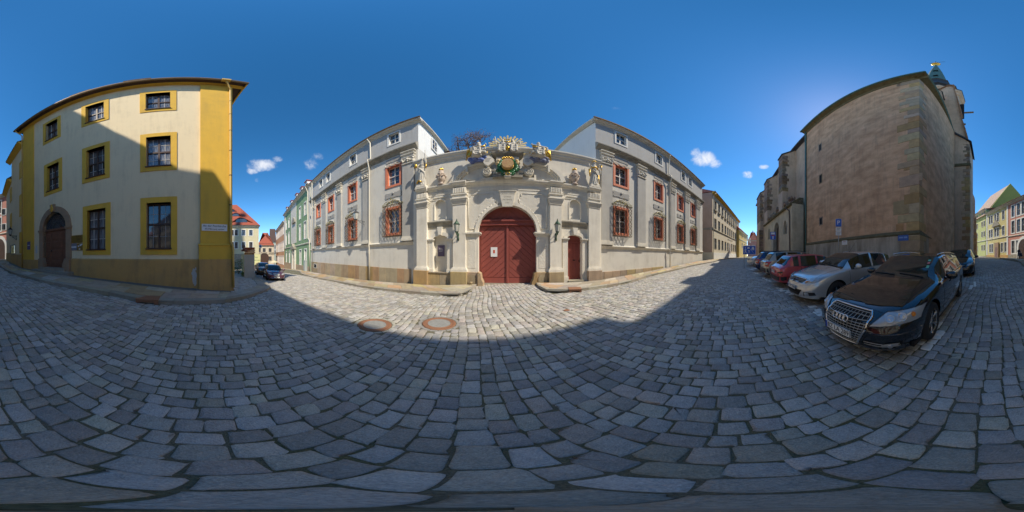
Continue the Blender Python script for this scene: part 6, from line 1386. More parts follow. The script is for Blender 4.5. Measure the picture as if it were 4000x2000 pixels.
m = MB(c1); m.prism([(cc, blo), (cc, zev + .25), (cc + .01, zev + .25), (cc + .01, blo)], 0, wa); m.build('chapel_end', m_chc, CH)
m = MB(c1); m.hexa([(cc - 1.8, 0, zev), (cc, 0, zev), (cc, wa, zev), (cc - 1.8, wa, zev), (cc - 1.8, 0, zev + 1.1), (cc, 0, zev + 1.1), (cc, wa, zev + .2), (cc - 1.8, wa, zev + .2)]); m.build('chapel_parapet', m_chc, CH)
rs_ = random.Random(4)
for i in range(15):
    uu_ = cc - .4 - i * (cc - a) / 17; s_ = rs_.uniform(.18, .34); b = MB(c1)
    for k in range(5): b.ball((uu_ + rs_.uniform(-.3, .3), wa - rs_.uniform(.1, .5), zev + .35 + rs_.uniform(0, .9)), (s_ * .8, s_ * .6, s_ * rs_.uniform(.6, 1.3)), 6, 5)
    b.build('weathered_carving', m_qdark, CH)
pipe(c1, CH, [(cu(3071, 6.4)[0], wa + .3, zev), (cu(3080, 6.4)[0], wa + .12, zev - .5), (cu(3084, 6.4)[0], wa + .12, blo + .6)], .07, plain('brown_pipe', (.09, .05, .035), .5))
# signs on the plinth
sx = c1.u(3528, .14); sz = c1.z(3528, 928, .14); MB(c1).box(sx - .33, sx + .33, .12, .15, sz - .17, sz + .17).build('street_sign', plain('enamel_blue', (.03, .12, .42), .35), CH); 
for i in range(2): MB(c1).box(sx - .26 + .3 * i, sx + .0 + .26 * i, .15, .153, sz - .04, sz + .05).build('sign_text', plain('sign_pale_blue', (.2, .35, .65), .5), CH)
sx = c1.u(3299, .14); sz = c1.z(3299, 946, .14); MB(c1).box(sx - .3, sx + .3, .12, .15, sz - .2, sz + .2).build('notice_plate', m_whites, CH); text_on(c1, 'Privat', sx, .152, sz + .04, .12, plain('notice_red', (.55, .1, .05), .6), CH)
# =================================================================== GENERIC STREET HOUSES
def facade(name, label, fr, u0, u1, zb0, zev, depth, wallm, floors, plinth=None, cornice=None, roof=None, group=None, string=None, wm=m_white, sash=m_greyw, band=.12, corner=None, roofh=2.5, chimneys=0, sgab=0):
    """floors: list of (zc, h, w, [u centres], rows)"""
    fr.u0 = (u0 + u1) / 2; fr.zb = gz(*V2(fr.P(fr.u0, 0, 0))); B = building(name, fr, label, 'building', group); hs_ = []
    for zc, h, w, us, rows in floors: hs_ += [(u - w / 2, u + w / 2, zc - h / 2, zc + h / 2) for u in us]
    b = MB(fr).wall(u0, u1, zb0, zev, 0, hs_)
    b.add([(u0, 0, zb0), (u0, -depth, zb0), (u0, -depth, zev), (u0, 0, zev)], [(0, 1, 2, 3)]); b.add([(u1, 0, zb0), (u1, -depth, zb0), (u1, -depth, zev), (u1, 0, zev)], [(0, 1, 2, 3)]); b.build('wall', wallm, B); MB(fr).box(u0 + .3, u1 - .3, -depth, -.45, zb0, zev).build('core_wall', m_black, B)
    for zc, h, w, us, rows in floors:
        pr = wproto('f%s%.2f%.2f%s' % (wm.name, w, h, rows), w, h, band=band, proud=.04, depth=.16, bm=wm, sm=sash, pm=m_glass, cols=(1, 1), rows=rows, mw=.07, fb=.05, panes=len(us) * len(rows) < 20)
        for u in us: put_window(pr, fr, B, u, 0, zc)
    if plinth: MB(fr).box(u0, u1, 0, .06, zb0, plinth[0]).build('plinth', plinth[1], B)
    for s_ in string or []: MB(fr).mould(u0, u1, s_[0], [(0, 0), (.06, .03), (.12, .12), (.12, .2), (0, .26)]).build('string_course', s_[1], B)
    MB(fr).mould(u0 - .1, u1 + .1, zev - .3, [(0, 0), (.1, .06), (.14, .16), (.4, .28), (.45, .42)]).build('cornice', cornice or m_trim, B); MB(fr).mould(u0 - .1, u1 + .1, zev + .1, [(.42, 0), (.52, .02), (.54, .12), (.46, .14)]).build('gutter', m_gutter, B)
    if roof:
        m = MB(fr); sg = sgab; m.hexa([(u0 - .1, .5, zev + .12), (u1 + .1, .5, zev + .12), (u1 + .1, -depth, zev + .12), (u0 - .1, -depth, zev + .12), (u0 - .1 + sg, -depth / 2, zev + roofh), (u1 + .1 - sg, -depth / 2, zev + roofh), (u1 + .1 - sg, -depth / 2 - .1, zev + roofh), (u0 - .1 + sg, -depth / 2 - .1, zev + roofh)]); m.build('roof', roof, B)
    for i in range(chimneys): uu_ = u0 + (u1 - u0) * (i + .7) / (chimneys + .4); MB(fr).box(uu_ - .35, uu_ + .35, -depth / 2 - .8, -depth / 2 - .1, zev + roofh * .6, zev + roofh + 1.1).build('chimney', m_red_tile, B)
    if corner: MB(fr).box(u0, u0 + .5, 0, .05, zb0, zev - .32).build('corner_strip', corner, B); MB(fr).box(u1 - .5, u1, 0, .05, zb0, zev - .32).build('corner_strip', corner, B)
    return B
m_green_w = mat('green_render', (.27, .38, .22), .85, .4, 1, grime=.18, bump=.2, col2=(.11, .25, .10), blend=.3)
m_orange_w = mat('orange_render', (.60, .30, .15), .9, .4, 1, grime=.18, bump=.2)
m_beige_w = mat('beige_render', (.74, .66, .50), .9, .4, .8, grime=.18, bump=.2, col2=(.66, .58, .44), blend=.3)
m_pinkb_w = mat('pinkish_gable_render', (.50, .36, .28), .9, .4, .8, grime=.18, bump=.2)
m_yel_w = mat('yellow_render', (.66, .58, .26), .9, .4, 1, grime=.18, bump=.2)
m_lime_w = mat('lime_green_render', (.55, .58, .24), .9, .4, 1, grime=.18, bump=.2)
m_pink_w = mat('pink_render', (.60, .27, .21), .9, .4, 1, grime=.18, bump=.2)
m_cream_w = mat('pale_cream_render', (.66, .60, .40), .9, .4, 1, grime=.18, bump=.2)
# green house and its neighbours on the left street
fg = Fr(NGR, DGR)
def px_floor(fr, xs_, yt, yb, xr, w=None, rows=(1, 1)):
    z1, z0 = fr.z(xr, yt), fr.z(xr, yb); return ((z0 + z1) / 2, z1 - z0, w, [fr.u(x) for x in xs_], rows)
u0, u1 = fg.u(1111), fg.u(1212); zev = fg.z(1200, 724, .4)
gx = [1118.5, 1129, 1142.5, 1152, 1172, 1192]
fl_ = [px_floor(fg, gx, 791, 838, 1192, 1.15, (1, 1)), px_floor(fg, gx, 866, 930, 1192, 1.15, (1, 1)), px_floor(fg, [1119, 1131, 1173.5, 1193.5], 974, 1038, 1193.5, 1.2, (1, 1))]
GH = facade('green_house', 'green three-storey house with white window surrounds and an ornate stone doorway', fg, u0, u1, fg.z(1212, 1062) - 1.5, zev, 9, m_green_w, fl_, (fg.z(1200, 1040), m_stone), m_trim, m_red_tile, string=[(fg.z(1205, 952), m_trim)], band=.18, wm=m_white, sash=m_whitew, roofh=2.2)
for a_, c_ in ((1111, 1116), (1206, 1214)): MB(fg).box(fg.u(a_), fg.u(c_), 0, .1, fg.z(1205, 950), zev - .3).build('corner_strip', m_trim, GH)
for x0, x1 in ((1137, 1158),): MB(fg).box(fg.u(x0), fg.u(x1), .0, .05, fg.z(1150, 950), zev - .35).build('central_strip', m_trim, GH)
zd0, zd1 = fg.z(1150, 1052), fg.z(1150, 990); ud = fg.u(1150)
MB(fg).box(ud - .62, ud + .62, .02, .09, zd0, zd1).build('door', m_doorb, GH)
for s_ in (-1, 1): MB(fg).box(ud + s_ * 1.15 - .38, ud + s_ * 1.15 + .38, 0, .35, zd0 - .5, zd1 + .9).build('doorway_pilaster', m_trim, GH)
b = MB(fg); b.prism([(ud - 1.7, zd1 + .9), (ud + 1.7, zd1 + .9), (ud + 1.7, zd1 + 1.3), (ud + .8, zd1 + 1.5), (ud, zd1 + 2.2), (ud - .8, zd1 + 1.5), (ud - 1.7, zd1 + 1.3)], 0, .6)
for i in range(8): b.ball((ud + random.uniform(-.6, .6), .4, zd1 + random.uniform(.0, .9)), (.25, .15, .2), 6, 5)
b.build('doorway_carving', m_trimd, GH)
zz_ = fg.z(1150, 872); b = MB(fg); b.prism([(ud - 1.5, zz_), (ud - 1.3, zz_ + .6), (ud, zz_ + 1.4), (ud + 1.3, zz_ + .6), (ud + 1.5, zz_)], 0, .35); b.build('window_pediment', m_trimd, GH)
for x in (1122, 1140, 1160, 1180, 1200): u = fg.u(x); MB(fg).box(u - .6, u + .6, -1.0, .2, zev + .15, zev + 1.35).build('dormer', m_white, GH); MB(fg).box(u - .25, u + .25, .2, .21, zev + .4, zev + 1.1).build('pane', m_glass, GH); MB(fg).box(u - .75, u + .75, -1.2, .35, zev + 1.35, zev + 1.45).build('dormer_roof', m_red_tile, GH)
pipe(fg, GH, [(fg.u(1203), .5, zev + .1), (fg.u(1205), .3, zev - .6), (fg.u(1206), .2, zev - 1.2), (fg.u(1207), .2, fg.z(1207, 930)), (fg.u(1213), .2, fg.z(1207, 940)), (fg.u(1214), .2, fg.z(1212, 1062) + .1)], .07, m_pipec)
p = G(1204, 1066); t = empty('electrical_cabinet', wing_f.P(wing_f.u(1206), .55, gz(*V2(wing_f.P(wing_f.u(1206), .55, 0)))), -wing_f.n, 'tall grey electrical cabinet standing by the green house', 'cabinet')
MB().box(-.3, .3, -.2, .2, 0, 1.7, .02).box(-.33, .33, -.22, .24, 1.7, 1.76).build('body', plain('cabinet_grey', (.38, .42, .42), .5), t); MB().box(-.27, .27, .2, .215, .3, 1.62).build('door', plain('cabinet_grey', (.38, .42, .42), .5), t)
fo_ = Fr(.4, 9.0); u0, u1 = fo_.u(1078), fo_.u(1110); zo = fo_.z(1108, 862, .4)
us = [u0 + (u1 - u0) * (i + .5) / 8 for i in range(8)]; fl_ = [px_floor(fo_, [], a_, c_, 1106, 1.2) for a_, c_ in ((884, 915), (943, 980), (1000, 1032))]; fl_ = [(z, h, 1.2, us, r) for z, h, w, _, r in fl_]
facade('orange_house', 'orange three-storey house beyond the green one', fo_, u0, u1, fo_.z(1108, 1048) - 2, zo, 9, m_orange_w, fl_, None, m_trim, m_dark_tile, wm=m_white, sash=m_whitew, band=.16)
ft = Fr(-88.0, 92); a0, a1 = ft.u(1056), ft.u(1078)
facade('grey_house', 'grey-green house with a steep roof closing the left street, right of the inn', ft, a0, a1, -7, ft.z(1070, 945), 12, mat('grey_green_render', (.38, .42, .36), .9, .4, 1), [(ft.z(1070, y), 2.2, 1.1, [a0 + (a1 - a0) * k / 5 for k in (1, 2, 3, 4)], (1, 1)) for y in (965, 985)], None, m_trim, m_dark_tile, roofh=8.5, sgab=-.0)
# inn with lettering
fi = Fr(-88, 70); a0, a1 = fi.u(1003), fi.u(1070.5); zi = fi.z(1040, 960)
IN = facade('inn_house', 'pinkish two-storey inn with red tiled roof and lettering at the end of the left street', fi, a0, a1, -7, zi, 12, mat('inn_render', (.58, .50, .38), .9, .4, 1), [(fi.z(1040, 977), 1.7, 1.3, [fi.u(1013), fi.u(1032), fi.u(1055)], (1, 1)), (fi.z(1055, 1010), 1.9, 1.4, [fi.u(1055)], (1, 1))], None, m_trim, m_red_tile, roofh=6.5, sgab=5, wm=m_beige_w, sash=m_brown)
text_on(fi, 'GASTHOF  WJELBIK', fi.u(1043), .06, fi.z(1043, 989.5), 1.15, m_black, IN); text_on(fi, 'SORBISCHE GASTSTÄTTE', fi.u(1043), .06, fi.z(1043, 993.5), .6, m_black, IN)
MB(fi).prism([(fi.u(1023), -5)] + arch(fi.u(1033), fi.z(1033, 1006), 1.9)[::-1] + [(fi.u(1044), -5)], 0, .05).build('archway', m_brown, IN)
# cream house with the big eyebrow-dormer roof
fy = Fr(-95.0, 38); a0, a1 = fy.u(880), fy.u(1011); ze = fy.z(960, 883, .3)
YH = facade('eyebrow_dormer_house', 'pale yellow house with a big red tiled roof and eyebrow dormers', fy, a0, a1, -5, ze, 12, m_cream_w, [(fy.z(960, 909), 1.35, .8, [fy.u(x) for x in (894, 908, 922, 951.5, 980)], (1, 1)), (fy.z(960, 958), 1.5, .8, [fy.u(x) for x in (894, 908, 922, 951.5, 980)], (1, 1))], (fy.z(960, 992), m_trimd), m_trim, None, wm=m_white, sash=m_brown, band=.14)
zr_ = fy.z(925, 800, -4.5); rt = fy.u(925, -4.5) ; m = MB(fy); m.hexa([(a0 - 3, .5, ze + .12), (a1 + .3, .5, ze + .12), (a1 + .3, -12, ze + .12), (a0 - 3, -12, ze + .12), (a0 - 3, -4.5, zr_), (rt, -4.5, zr_), (rt, -4.6, zr_), (a0 - 3, -4.6, zr_)]); m.build('roof', m_red_tile, YH)
def eyebrow(x0, x1, y, hgt_):
    k = (fy.z(950, y) - ze) / (zr_ - ze); w_ = .5 - 5.0 * k; c = fy.u((x0 + x1) / 2, w_); hw = (fy.u(x1, w_) - fy.u(x0, w_)) / 2; zb_ = ze + (zr_ - ze) * k; n = 12
    f_ = [(c - hw + 2 * hw * i / n, zb_ + hgt_ * (.5 - .5 * cos(2 * pi * i / n)) ** .8) for i in range(n + 1)]
    m = MB(fy); vs = [(u, w_ + .25, z) for u, z in f_] + [(u, w_ - (z - zb_) * 2.2 - .3, z + .02 + (z - zb_) * .0) for u, z in f_]; m.add(vs, [(i, i + 1, i + 2 + n, i + n + 1) for i in range(n)], True); m.add([(u, w_ + .26, z + .16) for u, z in f_] + [(u, w_ + .26, z) for u, z in f_], [(i, i + 1, i + 2 + n, i + n + 1) for i in range(n)]); m.build('eyebrow_roof', m_red_tile, YH)
    m = MB(fy); m.prism([(c - hw * .55, zb_ + .0), (c + hw * .55, zb_ + .0), (c + hw * .4, zb_ + hgt_ * .8), (c - hw * .4, zb_ + hgt_ * .8)], w_, w_ + .12); m.build('eyebrow_window', m_glass, YH)
eyebrow(900, 986, 868, 1.1); eyebrow(895, 946, 838, .8); eyebrow(893, 924, 815, .6)
# brick-topped garden wall stub
sp = at(-92.3, 14.1); t = empty('garden_wall', (sp.x, sp.y, sp.z), -R(-97), 'rendered garden wall end with exposed bricks on top, beside the alley', 'wall')
hS = EH + 14.1 * tan(ele(972)) - sp.z
m = MB(); m.box(-.42, .42, -9, 0, -.3, hS - .42); m.build('wall', m_ochre2, t); MB().box(-.44, .44, 0, .03, -.3, hS - .5).build('end_face', mat('pale_end_render', (.50, .47, .42), .9, 1, 2, bump=.4, col2=(.4, .36, .3), blend=.4), t)
m_brick = mat('brick', (.30, .10, .06), .9, .6, 8, bump=.5, rnd=.25, sat=.3)
bm_ = MB().box(-.11, .11, -.055, .055, -.032, .032, .008).mesh('brick'); bm_.materials.append(m_brick)
for r_ in range(6):
    for k in range(4):
        for fcz in (0, 1): 
            if random.random() < .93: link('brick', bm_, t, (-.33 + .22 * k + (.1 if r_ % 2 else 0) * .6, -.03 + fcz * .11, hS - .39 + r_ * .075), (0, 0, random.gauss(0, .03)))
MB().box(-.47, .47, -9, .06, hS + .05, hS + .12).build('coping', m_red_tile, t)
def bush(name, loc, r, h, label, n=260, seed=1, m=None):
    rd_ = random.Random(seed); t = empty(name, loc, 0, label, 'bush'); b = MB(); s_ = MB()
    for i in range(9):
        a_ = rd_.uniform(0, 6.28); s_.tube([(0, 0, 0), (r * .4 * cos(a_), r * .4 * sin(a_), h * .5), (r * .7 * cos(a_ + .3), r * .7 * sin(a_ + .3), h * rd_.uniform(.6, .95))], [.02, .012, .005], 4)
    for i in range(n):
        a_ = rd_.uniform(0, 6.28); z = h * rd_.random() ** .7; q_ = r * (1 - .6 * abs(z / h - .4)) * rd_.random() ** .5; c = Vector((q_ * cos(a_), q_ * sin(a_), z)); d = Vector((rd_.gauss(0, 1), rd_.gauss(0, 1), rd_.gauss(0, 1))).normalized() * .07; e = d.cross(Vector((rd_.gauss(0, 1), rd_.gauss(0, 1), .3))).normalized() * .035
        b.add([tuple(c - d), tuple(c + e), tuple(c + d), tuple(c - e)], [(0, 1, 2, 3)])
    s_.build('stems', m_bark, t); tag(b.build('foliage', m, t, fix=False), kind='stuff'); return t
m_leaf = mat('bright_leaves', (.12, .19, .03), .7, .6, 9, rnd=.1, col2=(.06, .11, .02), blend=.4)
p = at(-96.0, 18); bush('shrub', (p.x, p.y, p.z), .7, 1.7, 'leggy bright green shrub behind the garden wall in the alley', 300, 1, m_leaf)
p = at(-94.0, 15.2); bush('shrub', (p.x, p.y, p.z), .4, .5, 'low ivy-like shrub at the foot of the garden wall', 260, 2, m_leaf)
p = at(-97.6, 21); bush('shrub', (p.x, p.y, p.z), .9, .7, 'low spreading green shrub at the end of the alley', 300, 3, m_leaf)
# right street: long beige building and yellow houses behind
ff = Fr(NF, DF); u0, u1 = ff.u(2783), ff.u(2887); ze = ff.z(2786, 744, .4)
def xs_of(px_): return [ff.u(x) for x in px_]
top = [2794.5, 2809, 2822, 2833.5, 2843, 2851, 2858.5, 2865.5, 2871.5, 2877.5, 2883]
fl_ = [((ff.z(2794.5, 818) + ff.z(2794.5, 786)) / 2, ff.z(2794.5, 786) - ff.z(2794.5, 818), 1.25, xs_of(top), (1, 1)), ((ff.z(2795, 893) + ff.z(2795, 855)) / 2, ff.z(2795, 855) - ff.z(2795, 893), 1.25, xs_of(top), (1, 1)), ((ff.z(2796, 973) + ff.z(2796, 932)) / 2, ff.z(2796, 932) - ff.z(2796, 973), 1.25, xs_of([x for x in top if x != 2851]), (1, 1))]
BB = facade('beige_institute', 'long beige three-storey building with rows of plain windows beyond the right wing', ff, u0, u1, ff.z(2786, 1012) - .8, ze, 12, m_beige_w, fl_, (ff.z(2786, 986), m_white), m_ochre, m_red_tile, string=[(ff.z(2786, 898), m_trimd)], wm=m_beige_w, sash=m_greyw, band=.0001, roofh=3.4, sgab=3)
for u in xs_of(top): zz_ = fl_[0][0] - fl_[0][1] / 2 - .25; MB(ff).box(u - .75, u + .75, 0, .22, zz_ - .15, zz_ + .15).build('window_sill', m_trimd, BB)
text_on(ff, 'DOMSTIFT ST. PETRI  BAUTZEN', ff.u(2852), .03, ff.z(2852, 940), .42, m_black, BB); MB(ff).box(ff.u(2851) - .6, ff.u(2851) + .6, .0, .05, ff.z(2851, 1006), ff.z(2851, 952)).build('door', m_doorb, BB)
MB(ff).box(u0 - .03, u0, -12, 0, ff.z(2786, 1012) - 1, ze).build('gable_wall', m_pinkb_w, BB); MB(ff).box(u0 - .06, u0 - .03, -12, .05, ff.z(2786, 1012) - 1, ff.z(2786, 986)).build('gable_plinth', m_beige_w, BB)
MB(ff).box(u0 - .08, u0 - .03, -12, .1, ff.z(2786, 898), ff.z(2786, 890)).build('string_course', m_trimd, BB)
pipe(ff, BB, [(u0 + .5, .5, ze), (u0 + .1, .15, ze - .8), (u0 + .1, .12, ff.z(2786, 1012))], .07, m_pipec)
f3 = Fr(81, 62); seg = [(2887, 2932, 893, m_yel_w, 'yellow house with red dormered roof beyond the institute', 'yellow_house', 3.6), (2932, 2949, 926, m_pink_w, 'narrow pink house far up the right street', 'pink_house', 4.2)]
f3 = Fr(-5, 5.6); u0, u1 = f3.u(2889), f3.u(2931)
H3 = facade('yellow_street_house', 'yellow house with dark red dormered roof beyond the beige institute', Fr(1.5, 10.2), Fr(1.5, 10.2).u(2887), Fr(1.5, 10.2).u(2918), 0.2, Fr(1.5, 10.2).z(2888, 899), 10, mat('golden_render', (.62, .45, .14), .9, .3, 1), [(EH + 7.2, 1.8, 1.3, [Fr(1.5, 10.2).u(2890) + 4 + 4.2 * i for i in range(6)], (1, 1)), (EH + 3.6, 1.8, 1.3, [Fr(1.5, 10.2).u(2890) + 4 + 4.2 * i for i in range(6)], (1, 1))], None, m_trim, m_red_tile, string=[(EH + 5.2, m_white)], wm=m_white, sash=m_whitew, roofh=5.5, chimneys=2)
fe = Fr(84.5, 105); facade('red_roof_house', 'house with a steep red roof closing the right street', fe, fe.u(2920), fe.u(2962), 0, fe.z(2940, 940), 14, m_pink_w, [(fe.z(2940, 965), 2.0, 1.3, [fe.u(2925) + 3 * i for i in range(3)], (1, 1))], None, m_trim, m_red_tile, roofh=6.5, sgab=5, chimneys=1)
# row of houses behind, crossing the edge of the picture
n_, A_, _r = 191.0, .0, 0
fh = Fr(231, 17.4)
Hrow = 'houses in a row across the square behind'
def hz(x, y): return fh.z(x if x > 1000 else x + 4000, y)
fh2 = lambda: Fr(231, 17.4)
zb_ = -.2
k = fh2(); zL = k.z(3845, 805); facade('lime_house', 'lime green four-storey house with a tall plain gable', k, k.u(3790), k.u(3853), zb_, k.z(3845, 822), 11, m_lime_w, [(k.z(3840, y), 1.3, .75, [k.u(x) for x in (3807, 3817, 3836.5, 3845)], (1, 1)) for y in (836, 875, 915, 968)], (k.z(3840, 1000), m_trimd), m_trim, m_red_tile, string=[(k.z(3840, 943), m_trim)], group=Hrow, wm=m_trim, roofh=1.5)
ul_ = k.u(3853); m = MB(k); pl_ = [(ul_, 0, 0), (ul_, 0, EH + 10.5), (ul_, -7.1, EH + 20.8), (ul_, -10.5, EH + 18), (ul_, -14, EH + 13), (ul_, -14, 0)]; m.add(pl_ + [(u - .4, w, z) for u, w, z in pl_], [tuple(range(6)), tuple(range(11, 5, -1))] + [(i, (i + 1) % 6, (i + 1) % 6 + 6, i + 6) for i in range(6)])
LH = [o for o in C.objects if o.name == 'lime_house'][0]; m.build('gable', mat('olive_gable_render', (.36, .36, .10), .9, .3, 1), LH)
m = MB(k); m.hexa([(k.u(3790), .4, EH + 10.3), (ul_ - .4, .4, EH + 10.3), (ul_ - .4, -14, EH + 10.3), (k.u(3790), -14, EH + 10.3), (k.u(3790), -7.1, EH + 20.6), (ul_ - .4, -7.1, EH + 20.6), (ul_ - .4, -7.3, EH + 20.6), (k.u(3790), -7.3, EH + 20.6)]); m.build('main_roof', mat('weathered_tiles', (.42, .30, .23), .9, .8, 2, bump=.5), LH)
k = fh2(); zy = k.z(3900, 812); YW = facade('yellow_pediment_house', 'yellow house with paired windows and a small stone pediment', k, k.u(3854), k.u(3938), zb_, k.z(3895, 818), 10, m_yel_w, [(k.z(3893, 850), 1.9, .85, [k.u(x) for x in (3866.5, 3874.5, 3888, 3898.5, 3919)], (1, 1)), (k.z(3893, 907), 1.9, .85, [k.u(x) for x in (3866.5, 3874.5, 3888, 3898.5, 3919)], (1, 1)), (k.z(3893, 968), 1.9, .85, [k.u(x) for x in (3868, 3876, 3914, 3928)], (1, 1))], (k.z(3900, 996), m_ochre2), m_trim, m_dark_tile, string=[(k.z(3900, 932), m_trim)], group=Hrow, wm=m_white, corner=m_white, roofh=2.5)
ud = k.u(3895); b = MB(k); b.box(ud - .9, ud + .9, 0, .25, 0, 4.4).build('doorway', m_stoned, YW); MB(k).box(ud - .5, ud + .5, .25, .27, 0, 3.4).build('door', m_doorb, YW)
up_, zp_ = k.u(3893), k.z(3893, 884); MB(k).prism([(up_ - 1.7, zp_), (up_ + 1.7, zp_), (up_, zp_ + 1.4)], 0, .4).build('pediment', m_trimd, YW)
k = fh2(); PK = facade('pink_arch_house', 'pink house with white surrounds and a large arched entrance', k, k.u(3939), k.u(4026), zb_, k.z(3970, 783), 10, m_pink_w, [(k.z(3970, 820), 2.3, 1.0, [k.u(x) for x in (3957.5, 3979, 3998, 4005, 4012)][:3], (1, 1)), (k.z(3970, 883), 2.3, 1.0, [k.u(x) for x in (3957.5, 3979, 3998)], (1, 1)), (k.z(3957, 965), 2.3, 1.0, [k.u(x) for x in (3957.5, 3976)], (1, 1))], (k.z(3960, 994), m_trimd), m_trim, m_dark_tile, string=[(k.z(3970, 922), m_trim)], group=Hrow, wm=m_white, band=.2, roofh=2.6)
ua_ = k.u(4000); MB(k).prism([(ua_ - 1.9, 0), (ua_ - 1.9, 3.0)] + arch(ua_, 3.0, 1.9)[::-1] + [(ua_ + 1.9, 3.0), (ua_ + 1.9, 0)], 0, .12).build('entrance_surround', m_white, PK); MB(k).prism([(ua_ - 1.4, 0), (ua_ - 1.4, 3.0)] + arch(ua_, 3.0, 1.4)[::-1] + [(ua_ + 1.4, 3.0), (ua_ + 1.4, 0)], .1, .14).build('entrance_door', m_brown, PK)
for x in (4014, 4021): 
    for y in (826, 885): MB(k).box(k.u(x) - .6, k.u(x) + .3, 0, .05, k.z(x, y + 14), k.z(x, y - 12)).build('window_surround', m_white, PK); MB(k).box(k.u(x) - .4, k.u(x) + .1, .05, .06, k.z(x, y + 12), k.z(x, y - 10)).build('pane', m_glass, PK)
# =================================================================== CARS
m_tyre = mat('tyre_rubber', (.025, .025, .026), .85, .5, 20, bump=.3)
m_rim = plain('alloy', (.45, .45, .46), .25, .9); m_rimd = plain('dark_alloy', (.05, .05, .055), .3, .8); m_hub = plain('steel_wheel', (.03, .03, .03), .5, .5)
m_chrome = plain('chrome', (.75, .75, .76), .12, 1.0); m_blk = plain('black_plastic', (.022, .022, .024), .5); m_under = plain('underbody', (.008, .008, .008), .9)
m_cglass = glassmat('car_glass', (.02, .025, .025), .03, 1.0); m_lens = plain('clear_lamp_lens', (.42, .43, .43), .08, .2, spec=.9); m_lens2 = plain('lamp_reflector', (.62, .62, .62), .2, .5); m_redl = plain('red_lamp_lens', (.45, .02, .015), .12, spec=1); m_amber = plain('amber_lens', (.75, .25, .04), .15)
m_plate = plain('number_plate_white', (.92, .92, .88), .4); m_eu = plain('number_plate_blue', (.02, .08, .45), .4)
def interp(keys, x):
    if x <= keys[0][0]: return keys[0][1]
    for (a, va), (b_, vb) in zip(keys, keys[1:]):
        if x <= b_: t = (x - a) / (b_ - a); return va + (vb - va) * t
    return keys[-1][1]
def sm(keys, x):   # smoothed
    return .25 * interp(keys, x - .05) + .5 * interp(keys, x) + .25 * interp(keys, x + .05)
CARC = {}
